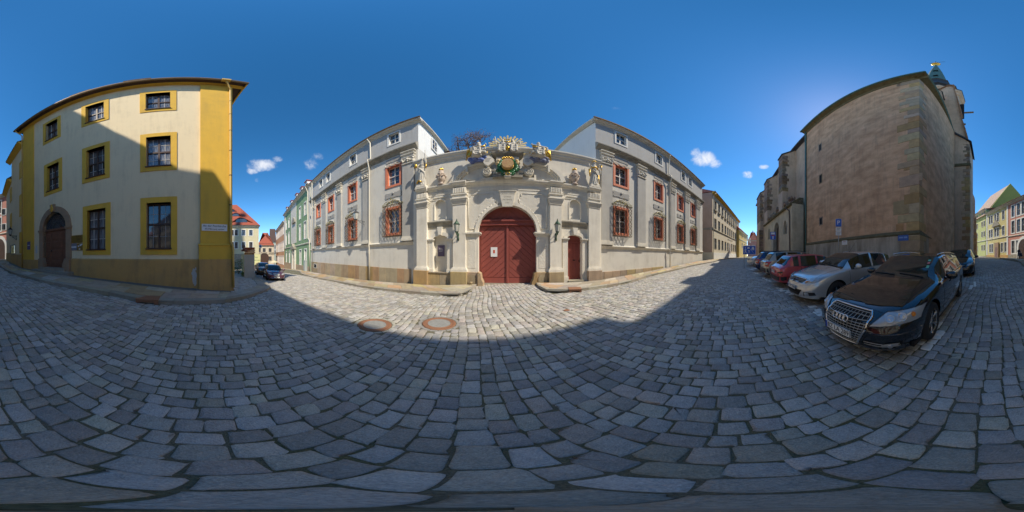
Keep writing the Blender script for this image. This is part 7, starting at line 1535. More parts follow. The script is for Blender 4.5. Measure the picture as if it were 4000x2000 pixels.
def make_car(name, label, P, loc, heading, paint, group=None):
    """local: +x from nose to tail, y to the car's right as seen from the front, z up. heading = azimuth of the nose-to-tail axis"""
    t = empty(name, loc, R(90 - heading), label, 'car', group); L, W, H = P['L'], P['W'], P['H']; r = P['r']; Ra = r + .055; ax = [P['fo'], P['fo'] + P['wb']]
    T, Sh, Wd, Bt = P['top'], P['belt'], P['wd'], P['bot']
    xs = set(np.linspace(0, L, 46).round(3)); xs |= {.03, .08, .14, L - .03, L - .08, L - .14}
    for a in ax: xs |= {round(a + Ra * cos(R(d)), 3) for d in range(0, 181, 12)} | {round(a - Ra - .004, 3), round(a + Ra + .004, 3)}
    for w in P['sidewin']: xs |= {w[0], w[1]}
    for w in (P['ws'], P['rw']): xs |= set(w)
    xs = sorted(x for x in xs if 0 <= x <= L); xx = [xs[0]]
    for x in xs[1:]:
        if x - xx[-1] > .006: xx.append(x)
    xs = xx; nS = 8; V = []; side_t = [0, .12, .28, .45, .62, .78, .91, 1]
    def sect(x):
        B = sm(Bt, x)
        for a in ax:
            if abs(x - a) < Ra: B = max(B, r + math.sqrt(Ra * Ra - (x - a) ** 2))
        S_ = sm(Sh, x); top = sm(T, x); w = sm(Wd, x) * W / 2; B = min(B, S_ - .04); h = top - S_; cab = max(0, min(1, (h - .10) / .22)); cab = cab * cab * (3 - 2 * cab)
        o = []
        for q_ in side_t:
            z = B + (S_ - B) * q_; zz = (z - .2) / max(.2, S_ - .2); f_ = .93 + .07 * math.sin(min(1, max(0, zz) / .62) * pi / 2) if zz < .62 else 1 - P.get('tuck', .055) * ((zz - .62) / .38) ** 2; 
            o.append((w * f_, z))
        y0 = o[-1][0]; yb = y0 - .02 - .02 * cab; ym = y0 * (.90 - .145 * cab); zm = S_ + max(h, .0) * (.50 + .37 * cab) if h > 0 else S_ + h * .5
        o += [(yb, S_ + .012), (yb * .5 + ym * .5, S_ + (zm - S_) * .5 + .012), (ym, zm), (ym * .93, S_ + h * (.70 + .25 * cab)), (ym * .62, S_ + h * (.92 + .06 * cab)), (ym * .3, S_ + h * .99), (0, top)]
        return o
    nose = P.get('nose', .25); tail = P.get('tail', .12)
    def shear(x, z):   # lean of the nose and of the tail
        f_ = max(0, 1 - x / .7); b_ = max(0, 1 - (L - x) / .6); zz = max(0, z - .45)
        return x + f_ * (zz * nose + max(0, .36 - z) * .25) - b_ * (max(0, z - .55) * tail + max(0, .34 - z) * .3)
    secs = [sect(x) for x in xs]; nP = len(secs[0]); n = 2 * nP - 1
    for x, s_ in zip(xs, secs):
        ring = [(shear(x, z), y, z) for y, z in s_] + [(shear(x, z), -y, z) for y, z in s_[-2::-1]]; V += ring
    faces = {'body': [], 'windscreen': [], 'rear_window': []}
    for k in range(len(P['sidewin'])): faces['side%d' % k] = []
    def ok(x0, x1, rng_): return x0 >= rng_[0] - .001 and x1 <= rng_[1] + .001
    for i in range(len(xs) - 1):
        x0, x1 = xs[i], xs[i + 1]
        for j in range(n - 1):
            jj = j if j < nP - 1 else n - 2 - j; f_ = (i * n + j, (i + 1) * n + j, (i + 1) * n + j + 1, i * n + j + 1); key = 'body'
            if jj >= 10 and ok(x0, x1, P['ws']): key = 'windscreen'
            elif jj >= 10 and ok(x0, x1, P['rw']): key = 'rear_window'
            elif jj in (8, 9):
                for k, w in enumerate(P['sidewin']):
                    if ok(x0, x1, w): key = 'side%d' % k
            faces[key].append(f_)
    # end caps bulging outwards
    for e, xi, bul in ((0, 0, -P.get('bulge', .07)), (len(xs) - 1, L, .05)):
        base = e * n; cap = []; m_ = 9
        for j in range(nP - 1):
            row = []
            for k in range(m_):
                q_ = k / (m_ - 1); a, b_ = V[base + j], V[base + n - 1 - j]; y = a[1] * (1 - q_) + b_[1] * q_; yw = abs(a[1]) + 1e-6
                if k in (0, m_ - 1): row.append(base + (j if k == 0 else n - 1 - j))
                else: V.append((a[0] + bul * (1 - (y / yw) ** 2), y, a[2])); row.append(len(V) - 1)
            cap.append(row)
        cap.append([base + nP - 1] * m_)
        for j in range(nP - 2):
            for k in range(m_ - 1): faces['body'].append((cap[j][k], cap[j][k + 1], cap[j + 1][k + 1], cap[j + 1][k]))
        for k in range(m_ - 1): faces['body'].append((cap[nP - 2][k], cap[nP - 2][k + 1], base + nP - 1))
    bvh = BVHTree.FromPolygons([Vector(v) for v in V], [f_ for fl in faces.values() for f_ in fl])
    def sub(keys, nm, m, smooth=True):
        used = {}; vs = []; fs = []
        for k in keys:
            for f_ in faces[k]:
                g_ = []
                for v in f_:
                    if v not in used: used[v] = len(vs); vs.append(V[v])
                    g_.append(used[v])
                fs.append(tuple(dict.fromkeys(g_)))
        me = bpy.data.meshes.new(nm); me.from_pydata(vs, [], fs); bm = bmesh.new(); bm.from_mesh(me); bmesh.ops.recalc_face_normals(bm, faces=bm.faces); bm.to_mesh(me); bm.free()
        me.polygons.foreach_set('use_smooth', [smooth] * len(me.polygons)); me.materials.append(m); return link(nm, me, t)
    body = sub(['body'], 'body', paint); body.modifiers.new('edge', 'EDGE_SPLIT').split_angle = R(42)
    sub(['windscreen'], 'windscreen', m_cglass); sub(['rear_window'], 'rear_window', m_cglass)
    for k in range(len(P['sidewin'])): 
        for s_ in (1, -1):
            faces['tmp'] = [f_ for f_ in faces['side%d' % k] if V[f_[0]][1] * s_ > 0]; sub(['tmp'], 'side_window', m_cglass)
    del faces['tmp']
    # dark inside so nothing shows through arches and below
    wmin = W / 2 - .26; b = MB(); b.box(.25, L - .25, -wmin, wmin, .16, P['belt'][2][1] - .16); b.box(.35, L - .35, -W / 2 + .08, W / 2 - .08, .17, .24); b.build('underbody', m_under, t)
    def hit(o, d):
        h = bvh.ray_cast(Vector(o), Vector(d)); return h[0], h[1]
    def patch(nm, c4, axis, m, off=.006, nu=8, nv=4, par=None, th=0, bulge=0):
        """c4: corners (a,b) in the plane across the ray; axis 'f' (y,z from the front), 'b' from behind, 's+','s-' (x,z from a side), 't' (x,y from above)"""
        vs = []; 
        for j in range(nv + 1):
            for i in range(nu + 1):
                u_, v_ = i / nu, j / nv; a = [(c4[0][k] * (1 - u_) + c4[1][k] * u_) * (1 - v_) + (c4[3][k] * (1 - u_) + c4[2][k] * u_) * v_ for k in (0, 1)]
                o, d = {'f': ((-2, a[0], a[1]), (1, 0, 0)), 'b': ((L + 2, a[0], a[1]), (-1, 0, 0)), 's+': ((a[0], 3, a[1]), (0, -1, 0)), 's-': ((a[0], -3, a[1]), (0, 1, 0)), 't': ((a[0], a[1], 3), (0, 0, -1))}[axis]
                h, nn_ = hit(o, d)
                if h is None: h = Vector(o) + Vector(d) * 2.3; nn_ = -Vector(d)
                if nn_.dot(Vector(d)) > 0: nn_ = -nn_
                q_ = h + nn_ * (off + bulge * (1 - (2 * u_ - 1) ** 2) * (1 - (2 * v_ - 1) ** 2)); vs.append(tuple(q_))
        fs = [(j * (nu + 1) + i, j * (nu + 1) + i + 1, (j + 1) * (nu + 1) + i + 1, (j + 1) * (nu + 1) + i) for j in range(nv) for i in range(nu)]
        me = bpy.data.meshes.new(nm); me.from_pydata(vs, [], fs); me.polygons.foreach_set('use_smooth', [True] * len(fs)); me.materials.append(m); return link(nm, me, par or t)
    def line(nm, pts, axis, m, r_=.006, off=.0, par=None):
        out_ = []
        for a in pts:
            o, d = {'f': ((-2, a[0], a[1]), (1, 0, 0)), 'b': ((L + 2, a[0], a[1]), (-1, 0, 0)), 's+': ((a[0], 3, a[1]), (0, -1, 0)), 's-': ((a[0], -3, a[1]), (0, 1, 0)), 't': ((a[0], a[1], 3), (0, 0, -1))}[axis]
            h, nn_ = hit(o, d)
            if h is not None: out_.append(tuple(h + (nn_ if nn_.dot(Vector(d)) < 0 else -nn_) * off))
        if len(out_) > 1: b = MB(WF); b.tube(out_, r_, 5, smooth=True); return b.build(nm, m, par or t)
    # wheels
    for a in ax:
        for s_ in (-1, 1):
            yw = s_ * (W / 2 - .115); key = (r, P['rim'])
            if key not in CARC:
                wdt = .105; b = MB(WF); prof = [(r - .125, -wdt + .01), (r - .05, -wdt), (r - .012, -wdt + .02), (r, -wdt + .05), (r, wdt - .05), (r - .012, wdt - .02), (r - .05, wdt), (r - .125, wdt - .01)]
                vs = []; nn_ = 32
                for rr_, yy in prof:
                    for k in range(nn_): a_ = 2 * pi * k / nn_; vs.append((rr_ * cos(a_), yy, rr_ * sin(a_)))
                b.add(vs, [(i * nn_ + k, i * nn_ + (k + 1) % nn_, (i + 1) * nn_ + (k + 1) % nn_, (i + 1) * nn_ + k) for i in range(len(prof) - 1) for k in range(nn_)], True)
                ty = b.mesh('tyre'); ty.materials.append(m_tyre)
                rm = MB(WF); ns = P['rim']; R1 = r - .115
                def disc(mb, r0, r1, y0, y1, n_=28):
                    vs = [(q * cos(2 * pi * k / n_), yy, q * sin(2 * pi * k / n_)) for q, yy in ((r0, y0), (r1, y1)) for k in range(n_)]; mb.add(vs, [(k, (k + 1) % n_, (k + 1) % n_ + n_, k + n_) for k in range(n_)], True)
                disc(rm, R1, R1 - .02, .095, .075); disc(rm, R1 - .02, R1 - .03, .075, -.05); disc(rm, .001, .055, .07, .07); disc(rm, .055, .06, .07, .04)
                if ns:
                    for k in range(ns):
                        a_ = 2 * pi * k / ns
                        for e in ((-.05, .05) if ns <= 6 else (0,)):
                            pts = [(.05 * cos(a_), .055, .05 * sin(a_)), ((R1 * .55) * cos(a_ + e), .072, (R1 * .55) * sin(a_ + e)), ((R1 - .01) * cos(a_ + e * 2.6), .082, (R1 - .01) * sin(a_ + e * 2.6))]; rm.tube(pts, [.028, .02, .022], 5)
                else: disc(rm, .06, R1 - .03, .07, .05); 
                rme = rm.mesh('rim'); rme.materials.append(m_rim if ns else m_hub); bk = MB(WF); disc(bk, .001, R1 - .02, .0, .0); bk = bk.mesh('wheel_disc'); bk.materials.append(m_rimd); CARC[key] = (ty, rme, bk)
            ty, rme, bk = CARC[key]; w_ = empty('wheel', (a, yw, r)); w_.parent = t; w_.rotation_euler = (0, 0, 0 if s_ > 0 else pi)
            link('tyre', ty, w_); link('rim', rme, w_); link('wheel_disc', bk, w_)
    # doors, handles, arch lips, sills
    zb, zs_ = .3, P['belt'][2][1]
    for s_ in ('s+', 's-'):
        for x in P['doors']: line('door_gap', [(x[0], z) for z in np.linspace(.34, interp(Sh, x[0]) - .01, 8)], s_, m_under, .005, -.001)
        for x in P['handles']: patch('door_handle', [(x, P['hz']), (x + .2, P['hz']), (x + .2, P['hz'] + .03), (x, P['hz'] + .03)], s_, P.get('handlem', paint), .03, 4, 1)
        line('sill_line', [(x, P['bot'][2][1] + .03) for x in np.linspace(ax[0] + Ra + .05, ax[1] - Ra - .05, 8)], s_, m_blk, .02, -.008)
        line('window_trim', [(x, interp(Sh, x) + .012) for x in np.linspace(P['sidewin'][0][0], P['sidewin'][-1][1], 14)], s_, P.get('trim', m_blk), .009, .004)
        if P.get('rub'): line('rubbing_strip', [(x, P['rub']) for x in np.linspace(ax[0] + Ra + .05, ax[1] - Ra - .03, 10)], s_, m_blk, .022, .0)
    # mirrors
    for s_ in (-1, 1):
        xm, zm = P['mirror']; yb = s_ * (W / 2 - .03); b = MB(WF); b.ball((xm, yb + s_ * .13, zm + .02), (.075, .13, .085), 12, 8); b.tube([(xm, yb - s_ * .03, zm - .05), (xm, yb + s_ * .08, zm - .02)], [.03, .025], 6); mo = b.build('mirror', P.get('mirrorm', paint), t); MB(WF).add([(xm + .066, yb + s_ * (.13 + a_), zm + .02 + c_) for a_, c_ in ((-.09, -.05), (.09, -.05), (.09, .05), (-.09, .05))], [(0, 1, 2, 3)]).build('mirror_glass', m_cglass, mo)
    # wipers
    for (y0, y1) in ((-.55, .0), (.1, .65)): line('wiper', [(P['ws'][0] + .04 + .05 * q_, y0 + (y1 - y0) * q_) for q_ in np.linspace(0, 1, 6)], 't', m_blk, .011, .012)
    line('bonnet_gap', [(P['hood0'], y) for y in np.linspace(-W * .36, W * .36, 9)], 't', m_under, .004, 0)
    for s_ in (-1, 1): line('bonnet_gap', [(x, s_ * W * (.36 + .05 * (x - P['hood0']) / (P['ws'][0] - P['hood0']))) for x in np.linspace(P['hood0'], P['ws'][0], 8)], 't', m_under, .004, 0)
    t2 = dict(patch=patch, line=line, t=t, hit=hit); return t2
def plate(K, P, zc, txt, end='f', w=.52, h=.11, off=.02):
    t = K['t']; o, d = ((-2, 0, zc), (1, 0, 0)) if end == 'f' else ((P['L'] + 2, 0, zc), (-1, 0, 0)); hpt, n_ = K['hit'](o, d); x = hpt.x - d[0] * off; s_ = -1 if end == 'f' else 1
    pl = MB(WF).box(x, x + .012 * s_, -w / 2, w / 2, zc - h / 2, zc + h / 2).build('number_plate', m_plate, t)
    b = MB(WF); xf = x + .0135 * s_
    # the blue band is on the reader's left
    ysgn = 1 if end == 'f' else -1
    e = ysgn
    MB(WF).box(xf, xf + .001 * s_, e * (w / 2 - .005), e * (w / 2 - .045), zc - h / 2 + .004, zc + h / 2 - .004).build('euro_band', m_eu, pl)
    for (y0, y1, z0, z1) in ((-w / 2, w / 2, -h / 2, -h / 2 + .006), (-w / 2, w / 2, h / 2 - .006, h / 2), (-w / 2, -w / 2 + .006, -h / 2, h / 2), (w / 2 - .006, w / 2, -h / 2, h / 2)): b.box(xf, xf + .0015 * s_, y0, y1, zc + z0, zc + z1)
    b.build('plate_border', m_blk, pl)
    if txt:
        me = text_mesh(txt, h * .92, .0008); me.materials.clear(); me.materials.append(m_black)
        link('plate_lettering', me, pl, (xf + .002 * s_, -e * .02, zc), (pi / 2, 0, -pi / 2 if end == 'f' else pi / 2))
    return pl
def lamp(K, c4, axis, nm='headlight', m=m_lens, parts=(), nu=10, nv=6, off=.008, bulge=.012):
    o = K['patch'](nm, c4, axis, m, off, nu, nv, bulge=bulge)
    for (a, b_, r_, mm) in parts:
        u_, v_ = a, b_; p = [(c4[0][k] * (1 - u_) + c4[1][k] * u_) * (1 - v_) + (c4[3][k] * (1 - u_) + c4[2][k] * u_) * v_ for k in (0, 1)]
        org, d = {'f': ((-2, p[0], p[1]), (1, 0, 0)), 'b': ((9, p[0], p[1]), (-1, 0, 0))}[axis[0] if axis[0] in 'fb' else 'f']; h, n_ = K['hit'](org, d)
        if h is None: continue
        if n_.dot(Vector(d)) > 0: n_ = -n_
        q_ = n_.to_track_quat('Z', 'Y'); bb = MB(WF); vs = []; N_ = 16
        for rr_, zz_ in ((r_, .012), (r_ * .85, .026), (r_ * .7, .014), (r_ * .35, .022), (.0, .026)):
            for k in range(N_): vs.append(tuple(h + q_ @ Vector((rr_ * cos(2 * pi * k / N_), rr_ * sin(2 * pi * k / N_), zz_ + off))))
        bb.add(vs, [(i * N_ + k, i * N_ + (k + 1) % N_, (i + 1) * N_ + (k + 1) % N_, (i + 1) * N_ + k) for i in range(4) for k in range(N_)], True); bb.build('lamp_bowl', mm, o)
    return o
def both(fn):
    for s_ in (-1, 1): fn(s_)
def torus(b, c, q_, R0, r0, N_=20, n_=6):
    vs = []
    for i in range(N_):
        a = 2 * pi * i / N_
        for k in range(n_): t_ = 2 * pi * k / n_; vs.append(tuple(Vector(c) + q_ @ Vector(((R0 + r0 * cos(t_)) * cos(a), (R0 + r0 * cos(t_)) * sin(a), r0 * sin(t_)))))
    b.add(vs, [(i * n_ + k, ((i + 1) % N_) * n_ + k, ((i + 1) % N_) * n_ + (k + 1) % n_, i * n_ + (k + 1) % n_) for i in range(N_) for k in range(n_)], True)
def paintm(nm, col, metal=.3, rough=.25): return mat(nm, col, rough, .05, 2, metal=metal, coat=1.0, spec=.5)
def ppos(p, e_off=0, p_off=0): v = p + E_ * e_off + P_ * p_off; return Vector((v.x, v.y, gz(v.x, v.y)))
def settle(t, P, heading):
    """pitch and roll the car onto the sloping street"""
    d = Vector((sin(R(heading)), cos(R(heading)), 0)); s_ = Vector((d.y, -d.x, 0)); l = t.location; f = l + d * P['fo']; r_ = f + d * P['wb']; zf, zr = gz(f.x, f.y), gz(r_.x, r_.y)
    hw = P['W'] / 2 - .11; m1 = (f + r_) / 2; a, b_ = m1 + s_ * hw, m1 - s_ * hw; roll = math.atan2(gz(a.x, a.y) - gz(b_.x, b_.y), 2 * hw); pitch = math.atan2(zr - zf, P['wb'])
    dx = Vector((d.x * cos(pitch), d.y * cos(pitch), sin(pitch))); side = -s_  # local y axis = left of nose->tail direction
    dy = (side * cos(roll) + Vector((0, 0, -sin(roll)))).normalized(); dz = dx.cross(dy).normalized(); dy = dz.cross(dx); M = Matrix((dx, dy, dz)).transposed(); t.rotation_euler = M.to_euler(); base = Vector((l.x, l.y, 0)); zc = zf - dx.z * P['fo']; t.location = (l.x, l.y, zc + .0)
# ---- black estate car in the foreground
PA = dict(L=4.93, W=1.86, H=1.46, r=.335, fo=.95, wb=2.84, rim=5, ws=(1.38, 2.12), rw=(4.42, 4.80), sidewin=[(1.72, 2.52), (2.60, 3.48), (3.58, 4.36)],
    top=[(0, .60), (.06, .70), (.25, .78), (.7, .885), (1.38, .985), (1.75, 1.22), (2.12, 1.40), (2.7, 1.455), (3.5, 1.44), (4.3, 1.39), (4.45, 1.33), (4.8, 1.02), (4.93, .92)],
    belt=[(0, .52), (.06, .60), (.5, .74), (1.3, .90), (2.4, .935), (3.6, .965), (4.5, .99), (4.93, .88)], wd=[(0, .66), (.1, .80), (.25, .90), (.45, .96), (.8, .99), (1.4, 1), (3.6, 1), (4.5, .965), (4.8, .90), (4.93, .80)],
    bot=[(0, .20), (.3, .17), (1, .20), (4, .22), (4.93, .30)], doors=[(1.58,), (2.56,), (3.5,)], handles=[2.2, 3.15], hz=.80, mirror=(1.78, .99), hood0=.16, trim=m_chrome, nose=.22, bulge=.10)
m_pA = paintm('black_car_paint', (.008, .009, .012), .0, .04)
nose = Vector((2.02, -1.06, 0)); K = make_car('estate_car', 'shiny black estate car with a large chrome grille, nearest in the parking row', PA, (nose.x, nose.y, gz(nose.x, nose.y)), 166.3, m_pA, 'cars parked in front of the church'); t = K['t']; settle(t, PA, 166.3)
# grille: deep trapezoid with slats
gT, gB = .70, .235
def gw(z): return .40 - .13 * (1 - (z - gB) / (gT - gB)) if z < .62 else .40
gp_ = [(-.37, gT), (.37, gT), (.41, gT - .05), (.40, .5), (.27, gB), (-.27, gB), (-.40, .5), (-.41, gT - .05)]
K['patch']('grille', [(-.27, gB + .01), (.27, gB + .01), (.395, gT - .01), (-.395, gT - .01)], 'f', m_under, .004, 12, 10)
for k in range(13): y = -.37 + .74 * k / 12; K['line']('grille_bar', [(y * (1 if z > .5 else 1 - .32 * (.5 - z) / .265), z) for z in np.linspace(gB + .02, gT - .02, 7)], 'f', m_zinc, .0045, .010)
for k in range(12):
    z = gB + .035 + (gT - gB - .06) * k / 11; w_ = (.27 + (.40 - .27) * min(1, (z - gB) / .3)); K['line']('grille_slat', [(y, z) for y in np.linspace(-w_, w_, 11)], 'f', m_zinc, .0065, .012)
oc = []
for a, c in zip(gp_, gp_[1:] + gp_[:1]): oc += [(a[0] + (c[0] - a[0]) * k / 8, a[1] + (c[1] - a[1]) * k / 8) for k in range(8)]
K['line']('grille_surround', oc + [oc[0]], 'f', m_chrome, .016, .010)
h0, _ = K['hit']((-2, 0, .575), (1, 0, 0)); b = MB(WF); qf = Vector((-1, 0, .28)).normalized().to_track_quat('Z', 'Y')
for k in range(4): torus(b, (h0.x - .035, -.105 + .07 * k, .60), qf, .047, .010)
b.build('ring_badge', m_chrome, t)
plate(K, PA, .42, 'BZ LA 289', 'f', off=.06); 
for s_ in (-1, 1):
    c4 = [(s_ * .43, .545), (s_ * .885, .60), (s_ * .88, .745), (s_ * .56, .715)]; lamp(K, c4, 'f', 'headlight', m_lens, ((.36, .52, .062, m_lens2), (.62, .54, .068, m_lens2), (.84, .56, .035, m_amber)), 14, 8, .006, .02)
    oc = [c4[0], c4[1], c4[2], c4[3], c4[0]]; K['line']('headlight_seal', [(a[0] + (c[0] - a[0]) * k / 5, a[1] + (c[1] - a[1]) * k / 5) for a, c in zip(oc, oc[1:]) for k in range(6)], 'f', m_blk, .006, .006)
    K['patch']('air_intake', [(s_ * .38, .255), (s_ * .76, .27), (s_ * .78, .345), (s_ * .40, .345)], 'f', m_under, .004, 8, 4)
    for z in (.285, .325): K['line']('intake_fin', [(s_ * (.38 + .37 * k / 6), z) for k in range(7)], 'f', m_zinc, .006, .012)
    lamp(K, [(s_ * .60, .27), (s_ * .74, .27), (s_ * .74, .335), (s_ * .60, .335)], 'f', 'fog_light', m_lens, ((.5, .5, .035, m_lens2),), 6, 4, .012)
    K['patch']('washer_cover', [(s_ * .50, .475), (s_ * .66, .49), (s_ * .66, .54), (s_ * .52, .535)], 'f', m_pA, .012, 4, 3)
    K['line']('bumper_crease', [(s_ * (.43 + .46 * k / 8), .47 - .015 * k / 8) for k in range(9)], 'f', m_pA, .012, .0)
    K['line']('lip', [(s_ * (.9 * k / 8), .205) for k in range(9)], 'f', m_pA, .014, .0)
    K['line']('roof_rail', [(x, s_ * .60) for x in np.linspace(2.2, 4.35, 12)], 't', m_chrome, .018, .035)
    K['patch']('tail_light', [(s_ * .5, .72), (s_ * .84, .72), (s_ * .82, .86), (s_ * .5, .86)], 'b', m_redl)
for (u_, v_, w_, m_) in ((.66, .35, .05, plain('green_sticker', (.15, .5, .35), .5)), (.66, .55, .04, plain('pink_sticker', (.6, .2, .2), .5)), (.66, .72, .05, MATS['green_sticker'])):
    x = 1.46 + v_ * .6; K['patch']('windscreen_sticker', [(x, -.60 + v_ * .1), (x + .07, -.60 + v_ * .1), (x + .07, -.54 + v_ * .1), (x, -.54 + v_ * .1)], 't', m_, .004, 2, 2)
# ---- silver hatchback
PF = dict(L=4.34, W=1.84, H=1.50, r=.32, fo=.90, wb=2.64, rim=5, ws=(1.12, 2.02), rw=(3.85, 4.22), sidewin=[(1.50, 2.50), (2.60, 3.42), (3.50, 3.80)],
    top=[(0, .62), (.06, .72), (.25, .82), (.7, .93), (1.12, 1.01), (1.6, 1.28), (2.02, 1.44), (2.5, 1.497), (3.2, 1.48), (3.8, 1.40), (3.95, 1.33), (4.22, 1.05), (4.34, .95)],
    belt=[(0, .55), (.06, .64), (.5, .78), (1.1, .91), (2.4, .95), (3.4, .99), (4.0, 1.02), (4.34, .9)], wd=[(0, .68), (.1, .82), (.25, .91), (.45, .97), (.8, 1.0), (3.4, 1), (4.0, .96), (4.25, .88), (4.34, .78)],
    bot=[(0, .22), (.3, .19), (1, .2), (3.6, .22), (4.34, .32)], doors=[(1.38,), (2.55,), (3.44,)], handles=[2.2, 3.1], hz=.84, mirror=(1.62, 1.02), hood0=.17, nose=.30, bulge=.11)
m_pF = paintm('silver_car_paint', (.62, .62, .60), .45, .25)
nose = Vector((4.85, -.82, 0)); K = make_car('hatchback_car', 'silver hatchback with amber-cornered headlights beside the black estate car', PF, (nose.x, nose.y, gz(nose.x, nose.y)), 165.5, m_pF, 'cars parked in front of the church'); t = K['t']; settle(t, PF, 165.5)
K['patch']('upper_grille', [(-.40, .62), (.40, .62), (.46, .70), (-.46, .70)], 'f', m_under, .006, 12, 4); K['patch']('lower_grille', [(-.34, .26), (.34, .26), (.52, .44), (-.52, .44)], 'f', m_under, .006, 12, 5)
for z in (.64, .66, .68): K['line']('grille_bar', [(y, z) for y in np.linspace(-.42, .42, 9)], 'f', m_zinc, .005, .012)
for z in (.28, .31, .34): K['line']('grille_bar', [(y, z) for y in np.linspace(-.36, .36, 9)], 'f', m_blk, .008, .012)
K['line']('grille_trim', [(y, .712) for y in np.linspace(-.46, .46, 11)], 'f', m_chrome, .011, .008)
h0, _ = K['hit']((-2, 0, .66), (1, 0, 0)); b = MB(WF); b.ball((h0.x - .012, 0, .66), (.012, .075, .034), 14, 8); b.build('oval_badge', plain('badge_blue', (.03, .08, .3), .3), t)
plate(K, PF, .475, 'BZ PG 2904', 'f', off=.02)
for s_ in (-1, 1):
    c4 = [(s_ * .50, .625), (s_ * .80, .66), (s_ * .84, .82), (s_ * .62, .735)]; lamp(K, c4, 'f', 'headlight', m_lens, ((.45, .5, .07, m_lens2), (.72, .6, .06, m_lens2)), 12, 8, .006, .02)
    K['patch']('indicator', [(s_ * .51, .63), (s_ * .60, .64), (s_ * .63, .69), (s_ * .55, .67)], 'f', m_amber, .028, 4, 3)
    K['patch']('fog_recess', [(s_ * .55, .28), (s_ * .80, .31), (s_ * .80, .40), (s_ * .58, .40)], 'f', m_blk, .006, 6, 4); lamp(K, [(s_ * .60, .30), (s_ * .70, .30), (s_ * .70, .39), (s_ * .60, .39)], 'f', 'fog_light', m_lens, ((.5, .5, .042, m_lens2),), 6, 4, .012)
K['line']('aerial', [(2.2, 0), (2.21, 0)], 't', m_blk, .012, .01); h0, _ = K['hit']((2.2, 0, 3), (0, 0, -1)); MB(WF).tube([(h0.x, 0, h0.z), (h0.x + .35, 0, h0.z + .42)], .005, 4).build('aerial_rod', m_blk, t)
K['patch']('windscreen_sticker', [(1.30, .5), (1.42, .5), (1.42, .62), (1.30, .62)], 't', m_whites, .004, 3, 3)
# ---- cars seen from behind: nose towards the church
def rear_car(kind, P, lab, tail, heading, paint, extra): 
    """tail = world point of the rear bumper; heading = azimuth nose->tail"""
    d = Vector((sin(R(heading)), cos(R(heading)), 0)); nose = tail - d * P['L']; K = make_car(kind, lab, P, (nose.x, nose.y, gz(nose.x, nose.y)), heading, paint, 'cars parked in front of the church'); settle(K['t'], P, heading); extra(K, P); return K
PC = dict(L=3.74, W=1.62, H=1.37, r=.29, fo=.72, wb=2.385, rim=0, ws=(.98, 1.62), rw=(3.22, 3.56), sidewin=[(1.22, 2.02), (2.10, 2.82), (2.92, 3.16)],
    top=[(0, .55), (.06, .63), (.25, .74), (.98, .89), (1.3, 1.14), (1.62, 1.31), (2.1, 1.37), (2.9, 1.35), (3.2, 1.30), (3.56, .94), (3.66, .88), (3.74, .84)],
    belt=[(0, .5), (.06, .57), (.5, .72), (.98, .82), (2, .85), (3, .88), (3.5, .87), (3.74, .78)], wd=[(0, .72), (.1, .86), (.3, .95), (.8, 1), (3.1, 1), (3.5, .97), (3.66, .92), (3.74, .84)], bot=[(0, .22), (.3, .2), (1, .2), (3, .22), (3.74, .28)],
    doors=[(1.15,), (2.06,), (2.86,)], handles=[1.85, 2.62], hz=.74, mirror=(1.36, .88), hood0=.14, nose=.15, tail=.03, handlem=m_blk, rub=.52)
def exC(K, P):
    L = P['L']; K['patch']('bumper', [(-.74, .34), (.74, .34), (.74, .50), (-.74, .50)], 'b', m_blk, .03, 14, 3); both(lambda s_: K['patch']('tail_light', [(s_ * .48, .54), (s_ * .745, .54), (s_ * .745, .70), (s_ * .50, .68)], 'b', m_redl, .012, 5, 4)); both(lambda s_: K['patch']('tail_light_smoke', [(s_ * .5, .63), (s_ * .74, .64), (s_ * .74, .70), (s_ * .51, .68)], 'b', m_blk, .016, 5, 2))
    both(lambda s_: K['patch']('bumper_end', [(3.2, .36), (3.7, .36), (3.7, .50), (3.2, .50)], 's+' if s_ > 0 else 's-', m_blk, .022, 5, 2)); plate(K, P, .66, 'BZ XE 423', 'b', .46, .105, .02); K['line']('rear_wiper', [(3.52, y) for y in np.linspace(-.05, .35, 5)], 't', m_blk, .012, .02); K['line']('tailgate_gap', [(y, .53) for y in np.linspace(-.6, .6, 8)], 'b', m_under, .006, 0)
rear_car('small_red_car', PC, 'small faded red car with steel wheels between the silver and beige cars', Vector((6.95, -.28, 0)), 345.5, paintm('faded_red_paint', (.55, .06, .07), .1, .35), exC)
PO = dict(L=4.57, W=1.78, H=1.48, r=.31, fo=.92, wb=2.58, rim=5, ws=(1.25, 2.0), rw=(4.02, 4.40), sidewin=[(1.6, 2.4), (2.5, 3.3), (3.4, 3.98)],
    top=[(0, .6), (.06, .7), (.25, .8), (1.25, .97), (1.6, 1.22), (2.0, 1.4), (2.6, 1.47), (3.4, 1.47), (4.0, 1.42), (4.1, 1.36), (4.4, 1.02), (4.5, .95), (4.57, .9)],
    belt=[(0, .55), (.06, .62), (.5, .78), (1.25, .9), (2.4, .94), (3.4, .97), (4.2, .98), (4.57, .85)], wd=[(0, .7), (.1, .84), (.3, .94), (.8, 1), (3.6, 1), (4.2, .97), (4.45, .92), (4.57, .82)], bot=[(0, .22), (.3, .2), (1, .22), (3.6, .24), (4.57, .32)],
    doors=[(1.5,), (2.45,), (3.35,)], handles=[2.1, 3.05], hz=.82, mirror=(1.72, 1.0), hood0=.16, nose=.2, tail=.05)
